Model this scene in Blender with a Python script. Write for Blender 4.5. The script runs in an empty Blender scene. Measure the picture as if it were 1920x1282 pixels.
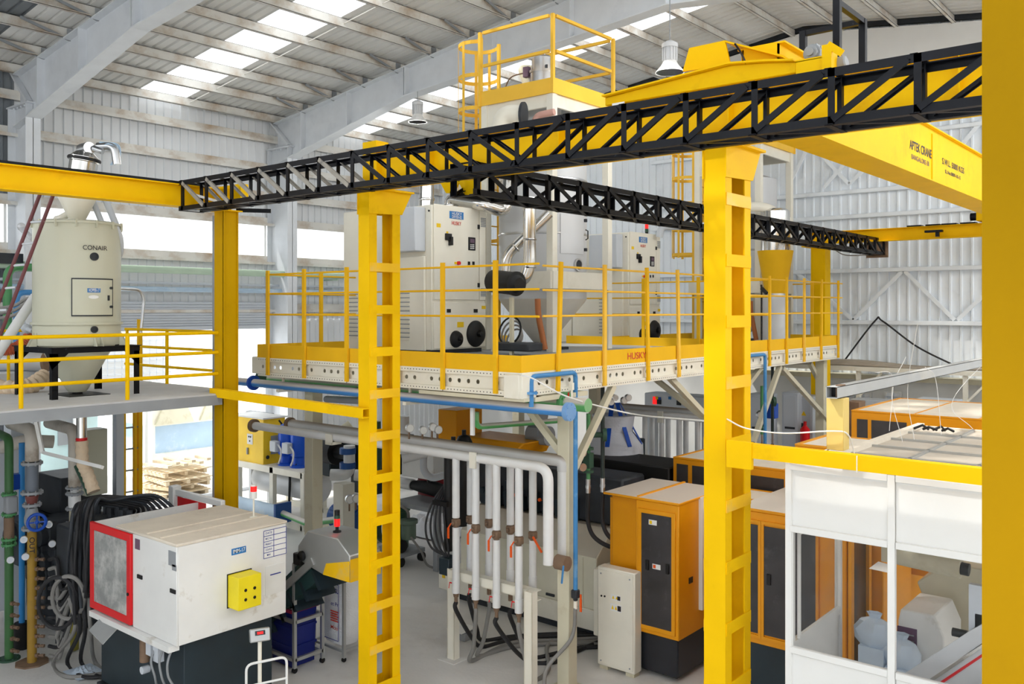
import bpy, math, random
from math import radians, sin, cos, pi
from mathutils import Vector as V
rnd = random.Random(7)
SC = bpy.context.scene
COL = SC.collection
# ---------------------------------------------------------------- camera, sky, sun, exposure
H = 4.45                                    # eye height above the hall floor
FPX, CX, HY, YAW = 1665.0, 960.0, 578.0, radians(39.7)
cam = bpy.data.objects.new('camera', bpy.data.cameras.new('camera'))
COL.objects.link(cam)
cam.location = (0, 0, H)
cam.rotation_euler = (pi / 2, 0, YAW)
cam.data.sensor_width = 36.0
cam.data.lens = FPX / 1920 * 36
cam.data.shift_y = -(641 - HY) / 1920
cam.data.clip_start = 0.05
cam.data.clip_end = 300
SC.camera = cam
SC.view_settings.view_transform = 'Standard'
SC.view_settings.look = 'None'
SC.view_settings.gamma = 1
SC.view_settings.use_curve_mapping = False
SC.view_settings.exposure = 0.72
world = bpy.data.worlds.new('world'); SC.world = world; world.use_nodes = True
wn = world.node_tree.nodes; wn.clear()
bg = wn.new('ShaderNodeBackground'); wo = wn.new('ShaderNodeOutputWorld')
bg.inputs[0].default_value = (0.93, 0.97, 1.0, 1); bg.inputs[1].default_value = 1.6
world.node_tree.links.new(bg.outputs[0], wo.inputs[0])
sun = bpy.data.objects.new('sun', bpy.data.lights.new('sun', 'SUN')); COL.objects.link(sun)
sun.data.energy = 3.0; sun.data.angle = radians(3); sun.data.color = (1, .96, .88)
sun.rotation_euler = V((0.45, 0.35, -0.8)).to_track_quat('-Z', 'Y').to_euler()

# ---------------------------------------------------------------- measuring helpers (sight lines cut with real planes)
RT = V((cos(YAW), sin(YAW), 0)); FW = V((-sin(YAW), cos(YAW), 0)); EYE = V((0, 0, H))
def ray(u, v): return FW + RT * ((u - CX) / FPX) + V((0, 0, (HY - v) / FPX))
def PX(u, v, x): r = ray(u, v); return EYE + r * (x / r.x)
def PY(u, v, y): r = ray(u, v); return EYE + r * (y / r.y)
def PZ(u, v, z): r = ray(u, v); return EYE + r * ((z - H) / r.z)
def PD(u, v, d): return EYE + ray(u, v) * d
def UX(u, y): return PY(u, HY, y).x
def UY(u, x): return PX(u, HY, x).y
# ---------------------------------------------------------------- materials
MATS = {}
def lin(c):
    return tuple((x / 255 / 12.92 if x / 255 <= .04045 else ((x / 255 + .055) / 1.055) ** 2.4) for x in c)
def mat(name, rgb, rough=.5, metal=0., var=.08, scale=3., dirt=None, dscale=1.2, dlo=.55, dhi=.75, bump=0., bscale=30, spec=.4, alpha=None):
    if name in MATS: return MATS[name]
    m = bpy.data.materials.new(name); m.use_nodes = True
    n, l = m.node_tree.nodes, m.node_tree.links
    b = n['Principled BSDF']
    c = lin(rgb)
    tc = n.new('ShaderNodeTexCoord')
    no = n.new('ShaderNodeTexNoise'); no.inputs['Scale'].default_value = scale; no.inputs['Detail'].default_value = 5
    l.new(tc.outputs['Object'], no.inputs['Vector'])
    r = n.new('ShaderNodeValToRGB')
    r.color_ramp.elements[0].position = .3; r.color_ramp.elements[1].position = .7
    r.color_ramp.elements[0].color = (*[x * (1 - var) for x in c], 1)
    r.color_ramp.elements[1].color = (*[min(1, x * (1 + var)) for x in c], 1)
    l.new(no.outputs['Fac'], r.inputs['Fac'])
    out = r.outputs['Color']
    if dirt:
        n2 = n.new('ShaderNodeTexNoise'); n2.inputs['Scale'].default_value = dscale; n2.inputs['Detail'].default_value = 8
        n2.inputs['Roughness'].default_value = .65
        l.new(tc.outputs['Object'], n2.inputs['Vector'])
        r2 = n.new('ShaderNodeValToRGB'); r2.color_ramp.elements[0].position = dlo; r2.color_ramp.elements[1].position = dhi
        l.new(n2.outputs['Fac'], r2.inputs['Fac'])
        mx = n.new('ShaderNodeMix'); mx.data_type = 'RGBA'
        l.new(r2.outputs['Color'], mx.inputs['Factor']); l.new(out, mx.inputs[6]); mx.inputs[7].default_value = (*lin(dirt), 1)
        out = mx.outputs[2]
    l.new(out, b.inputs['Base Color'])
    b.inputs['Roughness'].default_value = rough; b.inputs['Metallic'].default_value = metal
    b.inputs['Specular IOR Level'].default_value = spec
    if bump:
        n3 = n.new('ShaderNodeTexNoise'); n3.inputs['Scale'].default_value = bscale
        l.new(tc.outputs['Object'], n3.inputs['Vector'])
        bp = n.new('ShaderNodeBump'); bp.inputs['Strength'].default_value = bump; bp.inputs['Distance'].default_value = .02
        l.new(n3.outputs['Fac'], bp.inputs['Height']); l.new(bp.outputs[0], b.inputs['Normal'])
    MATS[name] = m
    return m
def glassy(name, rgb, fac, rough=.05, gloss=.08):
    """thin sheet: fac of the light goes straight through, the rest meets a dirty tinted face"""
    m = bpy.data.materials.new(name); m.use_nodes = True
    n, l = m.node_tree.nodes, m.node_tree.links; n.clear()
    o = n.new('ShaderNodeOutputMaterial'); t = n.new('ShaderNodeBsdfTransparent'); d = n.new('ShaderNodeBsdfPrincipled')
    d.inputs['Base Color'].default_value = (*lin(rgb), 1); d.inputs['Roughness'].default_value = rough
    tc = n.new('ShaderNodeTexCoord'); no = n.new('ShaderNodeTexNoise'); no.inputs['Scale'].default_value = 2.5; no.inputs['Detail'].default_value = 6
    l.new(tc.outputs['Object'], no.inputs['Vector'])
    mr = n.new('ShaderNodeMapRange'); mr.inputs[1].default_value = .3; mr.inputs[2].default_value = .7
    mr.inputs[3].default_value = 1 - fac - gloss; mr.inputs[4].default_value = min(1, 1 - fac + gloss)
    l.new(no.outputs['Fac'], mr.inputs[0])
    mx = n.new('ShaderNodeMixShader'); l.new(mr.outputs[0], mx.inputs[0]); l.new(t.outputs[0], mx.inputs[1]); l.new(d.outputs[0], mx.inputs[2])
    l.new(mx.outputs[0], o.inputs[0]); MATS[name] = m
    return m
def lamp_mat(name, rgb, strength):
    m = mat(name, rgb, var=0); b = m.node_tree.nodes['Principled BSDF']
    b.inputs['Emission Color'].default_value = (*lin(rgb), 1); b.inputs['Emission Strength'].default_value = strength
    return m
YEL = mat('yellow_paint', (246, 196, 0), .55, spec=.12, var=.05, scale=2, dirt=(220, 168, 4), dscale=1.6, dlo=.58, dhi=.8)
YELW = mat('worn_yellow_paint', (250, 196, 6), .45, var=.06, scale=2, dirt=(226, 196, 120), dscale=2.2, dlo=.56, dhi=.74)
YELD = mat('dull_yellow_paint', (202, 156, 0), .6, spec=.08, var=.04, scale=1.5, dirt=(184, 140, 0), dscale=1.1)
YELN = mat('shaded_post_yellow', (160, 122, 0), .6, spec=.08, var=.05, scale=1.5, dirt=(148, 110, 0), dscale=1.1)  # post yellow, darkened in the colour to stand in for shade
YELO = mat('orange_yellow_paint', (244, 190, 34), .55, spec=.12, var=.04, scale=2)
YELP = mat('pale_yellow_paint', (248, 198, 74), .55, spec=.12, var=.05, scale=2)
CAB = mat('amber_cabinet_paint', (236, 158, 6), .42, var=.04, scale=1.5)
BLK = mat('black_steel_paint', (9, 12, 20), .45, spec=.2, var=.3, scale=6, dirt=(60, 68, 84), dscale=9, dlo=.68, dhi=.72)
BLKP = mat('black_plastic', (20, 20, 22), .5, var=.2)
DARK = mat('dark_machine_metal', (48, 52, 58), .55, var=.3, scale=4)
NAVY = mat('dark_teal_machine_paint', (34, 48, 56), .5, var=.15)
RUB = mat('black_rubber', (42, 42, 45), .6, var=.2)
GREYH = mat('grey_hose', (138, 136, 133), .6, var=.15)
WHT = mat('white_paint', (236, 236, 234), .45, var=.03, dirt=(196, 188, 174), dscale=3.2, dlo=.6, dhi=.76)
WHTC = mat('clean_white_paint', (232, 232, 230), .5, var=.02)
DUST = mat('dusty_top', (226, 216, 200), .8, var=.06, scale=4, dirt=(196, 184, 168), dscale=2)
CRM = mat('cream_paint', (240, 236, 222), .45, var=.03, dirt=(226, 220, 202), dscale=1.4)
CRMD = mat('dusty_cream_paint', (214, 208, 184), .55, var=.05, dirt=(186, 172, 140), dscale=2.5)
STL = mat('painted_building_steel', (226, 230, 235), .5, var=.04, dirt=(208, 213, 220), dscale=.8)
PUR = mat('dusty_galvanised_steel', (228, 226, 220), .5, var=.07, scale=2, dirt=(184, 160, 132), dscale=1.1, dlo=.48, dhi=.7)
SHT = mat('wall_sheet', (232, 235, 238), .5, var=.03, scale=1.5)
SHTB = mat('pale_blue_wall_sheet', (240, 246, 252), .5, var=.03, scale=1.5, dirt=(226, 232, 238), dscale=2)
ROOF = mat('roof_sheet', (234, 234, 232), .5, var=.05, scale=1.2)
SILV = mat('brushed_metal', (205, 206, 208), .3, 1., var=.06, scale=5)
SILP = mat('silver_paint', (210, 212, 215), .4, .1, var=.03, scale=2)
SHINY = mat('polished_metal', (214, 212, 208), .16, 1., var=.05, scale=3)
ALU = mat('aluminium_profile', (190, 192, 192), .4, .7, var=.05)
CONC = mat('concrete', (222, 220, 217), .6, var=.05, scale=.9, dirt=(204, 200, 196), dscale=.7, bump=.15, bscale=18)
GRN = mat('green_pipe_paint', (84, 150, 96), .45, var=.1, dirt=(50, 110, 62), dscale=3)
GRND = mat('dark_green_paint', (52, 84, 66), .5, var=.15)
BLU = mat('blue_pipe_paint', (70, 140, 200), .42, var=.08, dirt=(150, 190, 220), dscale=3)
BLUW = mat('pale_blue_pipe_paint', (178, 202, 224), .45, var=.06, dirt=(216, 222, 226), dscale=3)
BLUT = mat('deep_blue_paint', (24, 78, 180), .35, var=.06)
BLUM = mat('motor_blue_paint', (40, 84, 150), .45, var=.1)
BIN = mat('blue_plastic', (22, 36, 120), .4, var=.08)
RED = mat('red_paint', (224, 22, 30), .4, var=.06)
REDL = lamp_mat('red_lamp', (240, 30, 30), .6)
ORG = mat('orange_lever', (238, 92, 24), .45, var=.05)
BRN = mat('rusty_brown', (128, 104, 84), .7, var=.2, scale=6)
MAROON = mat('maroon_tube', (110, 62, 66), .5, var=.1)
LAG = mat('white_pipe_lagging', (228, 229, 230), .45, var=.03, scale=5, bump=.2, bscale=12)
LAGD = mat('dusty_pipe_lagging', (204, 198, 188), .6, var=.08, scale=4, dirt=(150, 136, 120), dscale=3, bump=.2, bscale=12)
GRYP = mat('grey_paint', (150, 154, 158), .5, var=.06)
GRYL = mat('light_grey_cabinet_paint', (206, 212, 220), .5, var=.03)
OLIV = mat('olive_grey_paint', (206, 206, 186), .32, var=.02, scale=1)
WOOD = mat('pallet_wood', (226, 208, 178), .75, var=.12, scale=8)
BEIGE = mat('beige_fabric', (226, 204, 176), .85, var=.08, scale=6, bump=.5, bscale=25)
TEAL = mat('teal_paint', (196, 222, 224), .5, var=.06)
LBL = mat('blue_label', (40, 120, 190), .5, var=0)
LYEL = mat('yellow_sticker', (245, 205, 20), .5, var=0)
PAP = mat('paper_white', (240, 240, 238), .7, var=.02)
INK = mat('dark_ink', (40, 36, 46), .6, var=0)
INKB = mat('blue_ink', (50, 60, 150), .6, var=0)
INKR = mat('red_ink', (214, 62, 48), .6, var=0)
INKO = mat('orange_red_ink', (225, 90, 50), .6, var=0)
PURP = mat('purple_sticker', (112, 88, 108), .6, var=0)
TILE = mat('ceiling_tile', (192, 182, 168), .85, var=.06, scale=3, dirt=(170, 158, 142), dscale=1.6)
GLASS = glassy('clear_glass', (70, 74, 76), .9, .05, .04)
DGLASS = glassy('dusty_dark_plastic_sheet', (92, 92, 92), .38, .25, .1)
WGLASS = glassy('window_sheet', (240, 244, 248), .7, .3, .05)
SKYL = glassy('skylight_sheet', (244, 247, 248), .72, .5, .05)
PLASTIC = glassy('thin_plastic_film', (236, 238, 242), .35, .25, .15)
# ---------------------------------------------------------------- mesh building
class MB:
    def __init__(s): s.v = []; s.f = []
    def add(s, vs, fs):
        k = len(s.v); s.v += [tuple(x) for x in vs]; s.f += [tuple(i + k for i in f) for f in fs]; return s
    def box(s, a, b):
        x0, x1 = sorted((a[0], b[0])); y0, y1 = sorted((a[1], b[1])); z0, z1 = sorted((a[2], b[2]))
        return s.add([(x0, y0, z0), (x1, y0, z0), (x1, y1, z0), (x0, y1, z0), (x0, y0, z1), (x1, y0, z1), (x1, y1, z1), (x0, y1, z1)],
                     [(3, 2, 1, 0), (4, 5, 6, 7), (0, 1, 5, 4), (1, 2, 6, 5), (2, 3, 7, 6), (3, 0, 4, 7)])
    def bar(s, p, q, w, h, up=(0, 0, 1)):
        p, q = V(p), V(q); d = (q - p).normalized(); up = V(up)
        sd = d.cross(up)
        if sd.length < 1e-4: sd = d.cross(V((0, 1, 0)))
        sd.normalize(); u = sd.cross(d).normalized(); sd = sd * (w / 2); u = u * (h / 2)
        return s.add([p - sd - u, p + sd - u, p + sd + u, p - sd + u, q - sd - u, q + sd - u, q + sd + u, q - sd + u],
                     [(0, 1, 2, 3), (7, 6, 5, 4), (4, 5, 1, 0), (5, 6, 2, 1), (6, 7, 3, 2), (7, 4, 0, 3)])
    def ell(s, p, q, w, t, a, b):               # steel angle: one leg towards a, one towards b
        p, q, a, b = V(p), V(q), V(a).normalized(), V(b).normalized()
        prof = [V((0, 0, 0)), a * w, a * w + b * t, a * t + b * t, a * t + b * w, b * w]
        n = 6
        return s.add([p + x for x in prof] + [q + x for x in prof],
                     [tuple((i, (i + 1) % n, n + (i + 1) % n, n + i)) for i in range(n)] + [(0, 3, 2, 1), (0, 5, 4, 3), (6, 7, 8, 9), (6, 9, 10, 11)])
    def tube(s, pts, r, n=10, caps=True, closed=False):
        pts = [V(p) for p in pts]; m = len(pts); k = len(s.v); up = None
        for i, p in enumerate(pts):
            if closed: d = pts[(i + 1) % m] - pts[i - 1]
            else: d = pts[min(i + 1, m - 1)] - pts[max(i - 1, 0)]
            d.normalize()
            if up is None:
                up = V((0, 0, 1)) if abs(d.z) < .9 else V((1, 0, 0))
            sd = d.cross(up)
            if sd.length < 1e-5: sd = d.cross(V((.3, 1, .2)))
            sd.normalize(); up = sd.cross(d).normalized()
            rr = r[i] if isinstance(r, (list, tuple)) else r
            for j in range(n):
                a = 2 * pi * j / n; s.v.append(tuple(p + sd * (rr * cos(a)) + up * (rr * sin(a))))
        for i in range(m if closed else m - 1):
            for j in range(n):
                a = k + i * n; b = k + ((i + 1) % m) * n
                s.f.append((a + j, a + (j + 1) % n, b + (j + 1) % n, b + j))
        if caps and not closed:
            s.f.append(tuple(k + j for j in reversed(range(n)))); s.f.append(tuple(k + (m - 1) * n + j for j in range(n)))
        return s
    def cyl(s, p, q, r0, r1=None, n=16, caps=True):
        return s.tube([p, q], [r0, r0 if r1 is None else r1], n, caps)
    def lathe(s, c, prof, n=24, axis=(0, 0, 1)):
        c = V(c); ax = V(axis).normalized(); a = V((1, 0, 0)) if abs(ax.x) < .9 else V((0, 1, 0))
        a = (a - ax * a.dot(ax)).normalized(); b = ax.cross(a); k = len(s.v); m = len(prof)
        for r, z in prof:
            for j in range(n):
                t = 2 * pi * j / n; s.v.append(tuple(c + ax * z + (a * cos(t) + b * sin(t)) * max(r, 1e-4)))
        for i in range(m - 1):
            for j in range(n):
                s.f.append((k + i * n + j, k + i * n + (j + 1) % n, k + (i + 1) * n + (j + 1) % n, k + (i + 1) * n + j))
        s.f.append(tuple(k + j for j in reversed(range(n)))); s.f.append(tuple(k + (m - 1) * n + j for j in range(n)))
        return s
    def prism(s, poly, vec):
        poly = [V(p) for p in poly]; vec = V(vec); n = len(poly)
        return s.add(poly + [p + vec for p in poly], [tuple(reversed(range(n))), tuple(range(n, 2 * n))] + [(i, (i + 1) % n, n + (i + 1) % n, n + i) for i in range(n)])
    def quad(s, *p): return s.add(p, [tuple(range(len(p)))])
    def frame(s, o, a, b, w, t):                # rectangular ring in plane (a, b), bar width w, thickness t
        o, a, b = V(o), V(a), V(b); nrm = a.cross(b).normalized() * t; ua, ub = a.normalized(), b.normalized()
        O = [o, o + a, o + a + b, o + b]; I = [o + ua * w + ub * w, o + a - ua * w + ub * w, o + a - ua * w + b - ub * w, o + ua * w + b - ub * w]
        P = O + I + [x + nrm for x in O] + [x + nrm for x in I]; f = []
        for i in range(4):
            j = (i + 1) % 4
            f += [(i, 4 + i, 4 + j, j), (8 + i, 8 + j, 12 + j, 12 + i), (i, j, 8 + j, 8 + i), (4 + j, 4 + i, 12 + i, 12 + j)]
        return s.add(P, f)
    def holed(s, o, a, b, hr, n=12):            # rectangle a x b with a round hole of radius hr at its middle
        o, a, b = V(o), V(a), V(b); c = o + a / 2 + b / 2; la, lb = a.length / 2, b.length / 2; ua, ub = a.normalized(), b.normalized()
        outer = []; inner = []
        angs = sorted(set([2 * pi * (i + .5) / n for i in range(n)] + [math.atan2(y * lb, x * la) % (2 * pi) for x in (-1, 1) for y in (-1, 1)]))
        for t in angs:
            q = 1 / max(abs(cos(t)) / la, abs(sin(t)) / lb)
            outer.append(c + ua * cos(t) * q + ub * sin(t) * q); inner.append(c + ua * cos(t) * hr + ub * sin(t) * hr)
        m = len(angs)
        return s.add(outer + inner, [(i, (i + 1) % m, m + (i + 1) % m, m + i) for i in range(m)])
    def sphere(s, c, r, n=12, sz=1.):
        pr = [(r * sin(pi * i / 8), -r * sz * cos(pi * i / 8)) for i in range(9)]
        return s.lathe(c, pr, n)
WO = {}
def put(o, origin, parent):
    COL.objects.link(o); o.location = V(origin) - (WO[parent.name] if parent else V((0, 0, 0)))
    if parent: o.parent = parent
    WO[o.name] = V(origin); return o
def tagit(o, label=None, cat=None, group=None, kind=None):
    for k, x in (('label', label), ('category', cat), ('group', group), ('kind', kind)):
        if x: o[k] = x
    return o
def part(name, mb, m, parent=None, label=None, kind=None, bev=0, origin=None):
    xs = list(zip(*mb.v))
    og = V(((min(xs[0]) + max(xs[0])) / 2, (min(xs[1]) + max(xs[1])) / 2, min(xs[2]))) if origin is None else V(origin)
    me = bpy.data.meshes.new(name); me.from_pydata([tuple(V(p) - og) for p in mb.v], [], mb.f)
    me.polygons.foreach_set('use_smooth', [True] * len(me.polygons)); me.set_sharp_from_angle(angle=radians(38))
    me.materials.append(m); me.update()
    o = bpy.data.objects.new(name, me); put(o, og, parent)
    if bev:
        md = o.modifiers.new('bevel', 'BEVEL'); md.width = bev; md.segments = 1; md.limit_method = 'ANGLE'; md.angle_limit = radians(50)
    return tagit(o, label, kind=kind)
def thing(name, label, cat, loc, group=None):
    return tagit(put(bpy.data.objects.new(name, None), loc, None), label, cat, group)
def solo(name, mb, m, label, cat, group=None, bev=0, kind=None):
    return tagit(part(name, mb, m, None, None, None, bev), label, cat, group, kind)
def struct(name, mb, m, bev=0):
    return tagit(part(name, mb, m, None, None, 'structure', bev))
def copyof(o, loc, parent):                     # one more piece sharing its mesh
    c = o.copy(); return put(c, loc, parent)
def dup(root, off, label=None, parent=None):    # a thing with its parts and sub-parts, moved by off
    c = root.copy(); COL.objects.link(c); WO[c.name] = WO[root.name] + V(off)
    if parent is None: c.location = root.location + V(off)
    else: c.parent = parent
    if label: c['label'] = label
    for ch in list(root.children): dup(ch, off, None, c)
    return c
def text(s, o, xd, yd, h, m, parent, name='lettering', wmax=None, thick=.002, bold=.008):
    cu = bpy.data.curves.new('t', 'FONT'); cu.body = s; cu.size = 1; cu.offset = bold; cu.align_x = 'CENTER'; cu.align_y = 'CENTER'
    to = bpy.data.objects.new('t', cu); COL.objects.link(to)
    dg = bpy.context.evaluated_depsgraph_get(); me = bpy.data.meshes.new_from_object(to.evaluated_get(dg))
    bpy.data.objects.remove(to); bpy.data.curves.remove(cu)
    xd, yd = V(xd).normalized(), V(yd).normalized(); nz = xd.cross(yd)
    w = max(v.co.x for v in me.vertices) - min(v.co.x for v in me.vertices); hh = max(v.co.y for v in me.vertices) - min(v.co.y for v in me.vertices)
    sy = h / hh; sx = sy if not wmax else wmax / w
    mb = MB(); mb.v = [tuple(V(o) + xd * v.co.x * sx + yd * v.co.y * sy + nz * thick) for v in me.vertices]
    mb.f = [tuple(p.vertices) for p in me.polygons]; bpy.data.meshes.remove(me)
    return part(name, mb, m, parent)
def bend(pts, r=.1, n=5):                       # round the corners of a pipe run
    pts = [V(p) for p in pts]; out = [pts[0]]
    for i in range(1, len(pts) - 1):
        a, b, c = pts[i - 1], pts[i], pts[i + 1]
        d0 = (a - b); d1 = (c - b); q = min(r, d0.length * .49, d1.length * .49)
        p0 = b + d0.normalized() * q; p1 = b + d1.normalized() * q
        for k in range(n + 1):
            t = k / n; out.append(p0 * (1 - t) ** 2 + b * 2 * t * (1 - t) + p1 * t * t)
    return out + [pts[-1]]
def spline(pts, n=8):                           # smooth curve through points (hoses, cables)
    P = [V(p) for p in pts]; P = [P[0] * 2 - P[1]] + P + [P[-1] * 2 - P[-2]]; out = []
    for i in range(1, len(P) - 2):
        for k in range(n):
            t = k / n; a, b, c, d = P[i - 1], P[i], P[i + 1], P[i + 2]
            out.append(.5 * (2 * b + (c - a) * t + (2 * a - 5 * b + 4 * c - d) * t * t + (3 * b - a - 3 * c + d) * t ** 3))
    return out + [P[-2]]
X_, Y_, Z_ = V((1, 0, 0)), V((0, 1, 0)), V((0, 0, 1))
# ================================================================ THE HALL
XW, YE, XR, XE = -19.0, 19.4, -7.6, 3.8
ZE = H + 4.8; SL = .1275
def roofz(x): return ZE + SL * (x - XW) if x <= XR else ZE + SL * (XR - XW) - SL * (x - XR)
Y0 = -5.0
mb = MB(); mb.box((XW - 14, -14, -.2), (XE + 8, YE + .3, 0)); struct('floor', mb, CONC)
# ---- left wall: ribbed sheets, girts, frame columns, a band of windows, an open doorway
def rib_sheet(name, m, w, z0, z1, depth=.035, pitch=.2):   # sheet along +Y at X=0, ribs towards +X
    mb = MB(); prof = []; k = int(round(w / pitch))
    for i in range(k):
        y = i * pitch; prof += [(0, y), (0, y + pitch - .06), (depth, y + pitch - .045), (depth, y + pitch - .015)]
    prof.append((0, w)); n = len(prof)
    mb.add([(x, y, z0) for x, y in prof] + [(x, y, z1) for x, y in prof], [(i, i + 1, n + i + 1, n + i) for i in range(n - 1)])
    return mb
mb = MB(); mb.box((XW - .25, Y0, 0), (XW - .05, 7.2, .4)); mb.box((XW - .25, 13.4, 0), (XW - .05, YE, .4)); wl = struct('wall_left', mb, CONC)
ZS, ZT, ZD = H + 1.16, H + 2.12, H - .28
def band(parent, m, z0, z1, y0, y1, x):
    first = None; n = int(round(y1 - y0)); w = (y1 - y0) / n
    for i in range(n):
        if first is None:
            mb = rib_sheet('wall_sheet', m, 1.0, z0, z1); mb.v = [(a + x, y0 + b * w, c) for a, b, c in mb.v]
            first = part('wall_sheet', mb, m, parent)
        else: copyof(first, WO[first.name] + V((0, i * w, 0)), parent)
DSH = mat('shade_toned_sheet', (120, 126, 132), .6, var=.08)  # shade of the dim left bay put into the sheet colour
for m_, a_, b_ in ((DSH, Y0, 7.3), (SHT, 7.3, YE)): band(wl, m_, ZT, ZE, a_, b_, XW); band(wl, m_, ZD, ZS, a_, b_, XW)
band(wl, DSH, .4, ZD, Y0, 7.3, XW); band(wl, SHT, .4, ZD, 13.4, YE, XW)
for z, yy in ((ZE - .62, 0), (ZE - 1.35, 0), (ZE - 2.05, 0), (ZT - .02, 0), (ZS - .02, 0), (H - .05, 0)):
    mb = MB(); mb.box((XW + .04, Y0, z), (XW + .2, YE, z + .02)); mb.box((XW + .04, Y0, z), (XW + .06, YE, z + .17)); mb.box((XW + .18, Y0, z), (XW + .2, YE, z - .05))
    part('girt', mb, PUR, wl)
FR = [1.25, 7.3, 13.35]
for y in FR:
    mb = MB(); zc = roofz(XW + .9) - .95
    mb.box((XW + .05, y - .006, 0), (XW + .9, y + .006, zc)); mb.box((XW + .88, y - .14, 0), (XW + .9, y + .14, zc)); mb.box((XW + .05, y - .14, 0), (XW + .07, y + .14, zc))
    c = part('column', mb, STL, wl)
    mb = MB()
    mb.prism([(XW + .06, y - .13, roofz(XW) - .1), (XW + .12, y - .13, roofz(XW) - .1), (XW + .9, y - .13, zc + .05), (XW + .84, y - .13, zc + .02)], (0, .12, 0)); part('stiffener', mb, STL, c)
    mb = MB(); mb.box((XW, y - .15, zc - .015), (XW + 1.0, y + .15, zc + .015))
    for i in range(5): mb.cyl((XW + .2 + i * .17, y - .08, zc - .045), (XW + .2 + i * .17, y - .08, zc - .01), .018, n=6)
    part('splice_plate', mb, STL, c)
# strips of window between the frames
n = 0
for y0, y1 in ((Y0, 1.1), (1.4, 7.15), (7.45, 13.2), (13.5, YE)):
    n += 1; mb = MB(); mb.frame((XW - .03, y0, ZS), (0, y1 - y0, 0), (0, 0, ZT - ZS), .05, .06)
    w = struct('window_%d' % n, mb, WHTC); k = max(1, int((y1 - y0) / 1.9)); st = (y1 - y0 - .1) / k
    for i in range(k):
        mb = MB(); mb.box((XW - .005, y0 + .05 + i * st, ZS + .05), (XW + .003, y0 + .05 + (i + 1) * st - .012, ZT - .05)); part('pane', mb, WGLASS, w)
# roll-up shutter of the doorway, rolled up to its box
mb = MB(); mb.frame((XW + .02, 7.45, 0), (0, 5.75, 0), (0, 0, ZD), .08, .1); dr = struct('door_1', mb, GRYL)
for i in range(9):
    mb = MB(); z = ZD - .1 + i * .062; mb.tube([(XW + .16, 7.5, z), (XW + .16, 13.1, z)], .034, 8); part('slat', mb, GRYL, dr)
mb = MB(); mb.box((XW + .1, 7.5, ZD - .22), (XW + .22, 13.1, ZD - .13)); part('bottom_rail', mb, GRYL, dr)
# ---- far gable wall
mb = MB(); mb.box((XW, YE, 0), (XE + 4, YE + .2, 3.0)); wb = struct('wall_back', mb, WHTC)
nsh = int(XE + 4 - XW); first = {}
for i in range(nsh):
    x0, x1 = XW + i, XW + i + 1
    z0, z1 = 3.0, max(roofz(x0), roofz(x1)) if not (x0 < XR < x1) else roofz(XR)
    mb = MB(); prof = []
    for k in range(5):
        x = x0 + k * .2; prof += [(x, 0), (x + .14, 0), (x + .155, .035), (x + .185, .035)]
    prof.append((x1, 0)); m = len(prof)
    mb.add([(x, YE - d, z0) for x, d in prof] + [(x, YE - d, roofz(x) + .03) for x, d in prof], [(q, m + q, m + q + 1, q + 1) for q in range(m - 1)])
    part('wall_sheet', mb, SHTB, wb)
GZ = [PY(1700, v, YE).z for v in (690, 605, 505, 400, 352, 250)]
for z in GZ[1:]:
    mb = MB(); mb.box((-11.5, YE - .14, z - .045), (XE + 4, YE - .05, z + .045)); part('girt', mb, SHTB, wb, bev=.01)
for (u0, v0, u1, v1) in ((1490, 508, 1600, 600), (1600, 600, 1694, 506), (1694, 506, 1790, 600), (1795, 600, 1842, 556), (1545, 352, 1600, 288), (1525, 275, 1592, 345), (1480, 345, 1518, 270), (1592, 345, 1640, 300), (1805, 270, 1842, 225)):
    mb = MB(); mb.bar(PY(u0, v0, YE - .1), PY(u1, v1, YE - .1), .075, .03, (0, 1, 0)); part('brace', mb, SHTB, wb)
# flat white fascia band under the ridge
mb = MB(); xs = [-10.2, XR, XE + 4]
mb.prism([(-10.2, YE - .3, roofz(-10.2) - .2), (XR, YE - .3, roofz(XR) - .2), (-1.5, YE - .3, roofz(-1.5) - .2), (-1.5, YE - .3, roofz(XR) - 1.9), (XR, YE - .3, roofz(XR) - 1.9), (-10.2, YE - .3, roofz(-10.2) - 1.5)], (0, .1, 0))
part('fascia_panel', mb, WHTC, wb)
# white sill ledge above the masonry
mb = MB(); mb.box((-9, YE - .4, 2.96), (XE + 4, YE - .02, 3.06)); part('ledge', mb, CRMD, wb)
# ---- roof: ribbed sheets with translucent strips, purlins, tapered frames
mb = MB(); mb.prism([(XR - .3, Y0, roofz(XR) + .12), (XR, Y0, roofz(XR) + .16), (XR + .3, Y0, roofz(XR) + .12)], (0, YE - Y0 + .3, 0)); ce = struct('ceiling', mb, ROOF)
SKY = [(9.8, 10.9), (15.3, 16.4)]; SKR_ADDED = [-3.4, -1.2, 1.0, 3.2, 5.4, 7.6, 9.8, 12.0]  # right-slope strips are added, not seen, to let in more daylight
def roof_sheet(y0, m, name, x0, x1, w=1.1):
    mb = MB(); prof = []; k = 5; p = w / k
    for i in range(k):
        y = y0 + i * p; prof += [(y, 0), (y + p - .07, 0), (y + p - .05, .035), (y + p - .02, .035)]
    prof.append((y0 + w, 0)); n = len(prof)
    mb.add([(x0, y, roofz(x0) + d) for y, d in prof] + [(x1, y, roofz(x1) + d) for y, d in prof], [(i, i + 1, n + i + 1, n + i) for i in range(n - 1)])
    return part(name, mb, m, ce)
ref = {}
y = Y0
ys = [Y0 + i * 1.1 for i in range(23)]
off = (9.8 - Y0) % 1.1
ys = [Y0 - 1.1 + off + i * 1.1 for i in range(24)]
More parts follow.
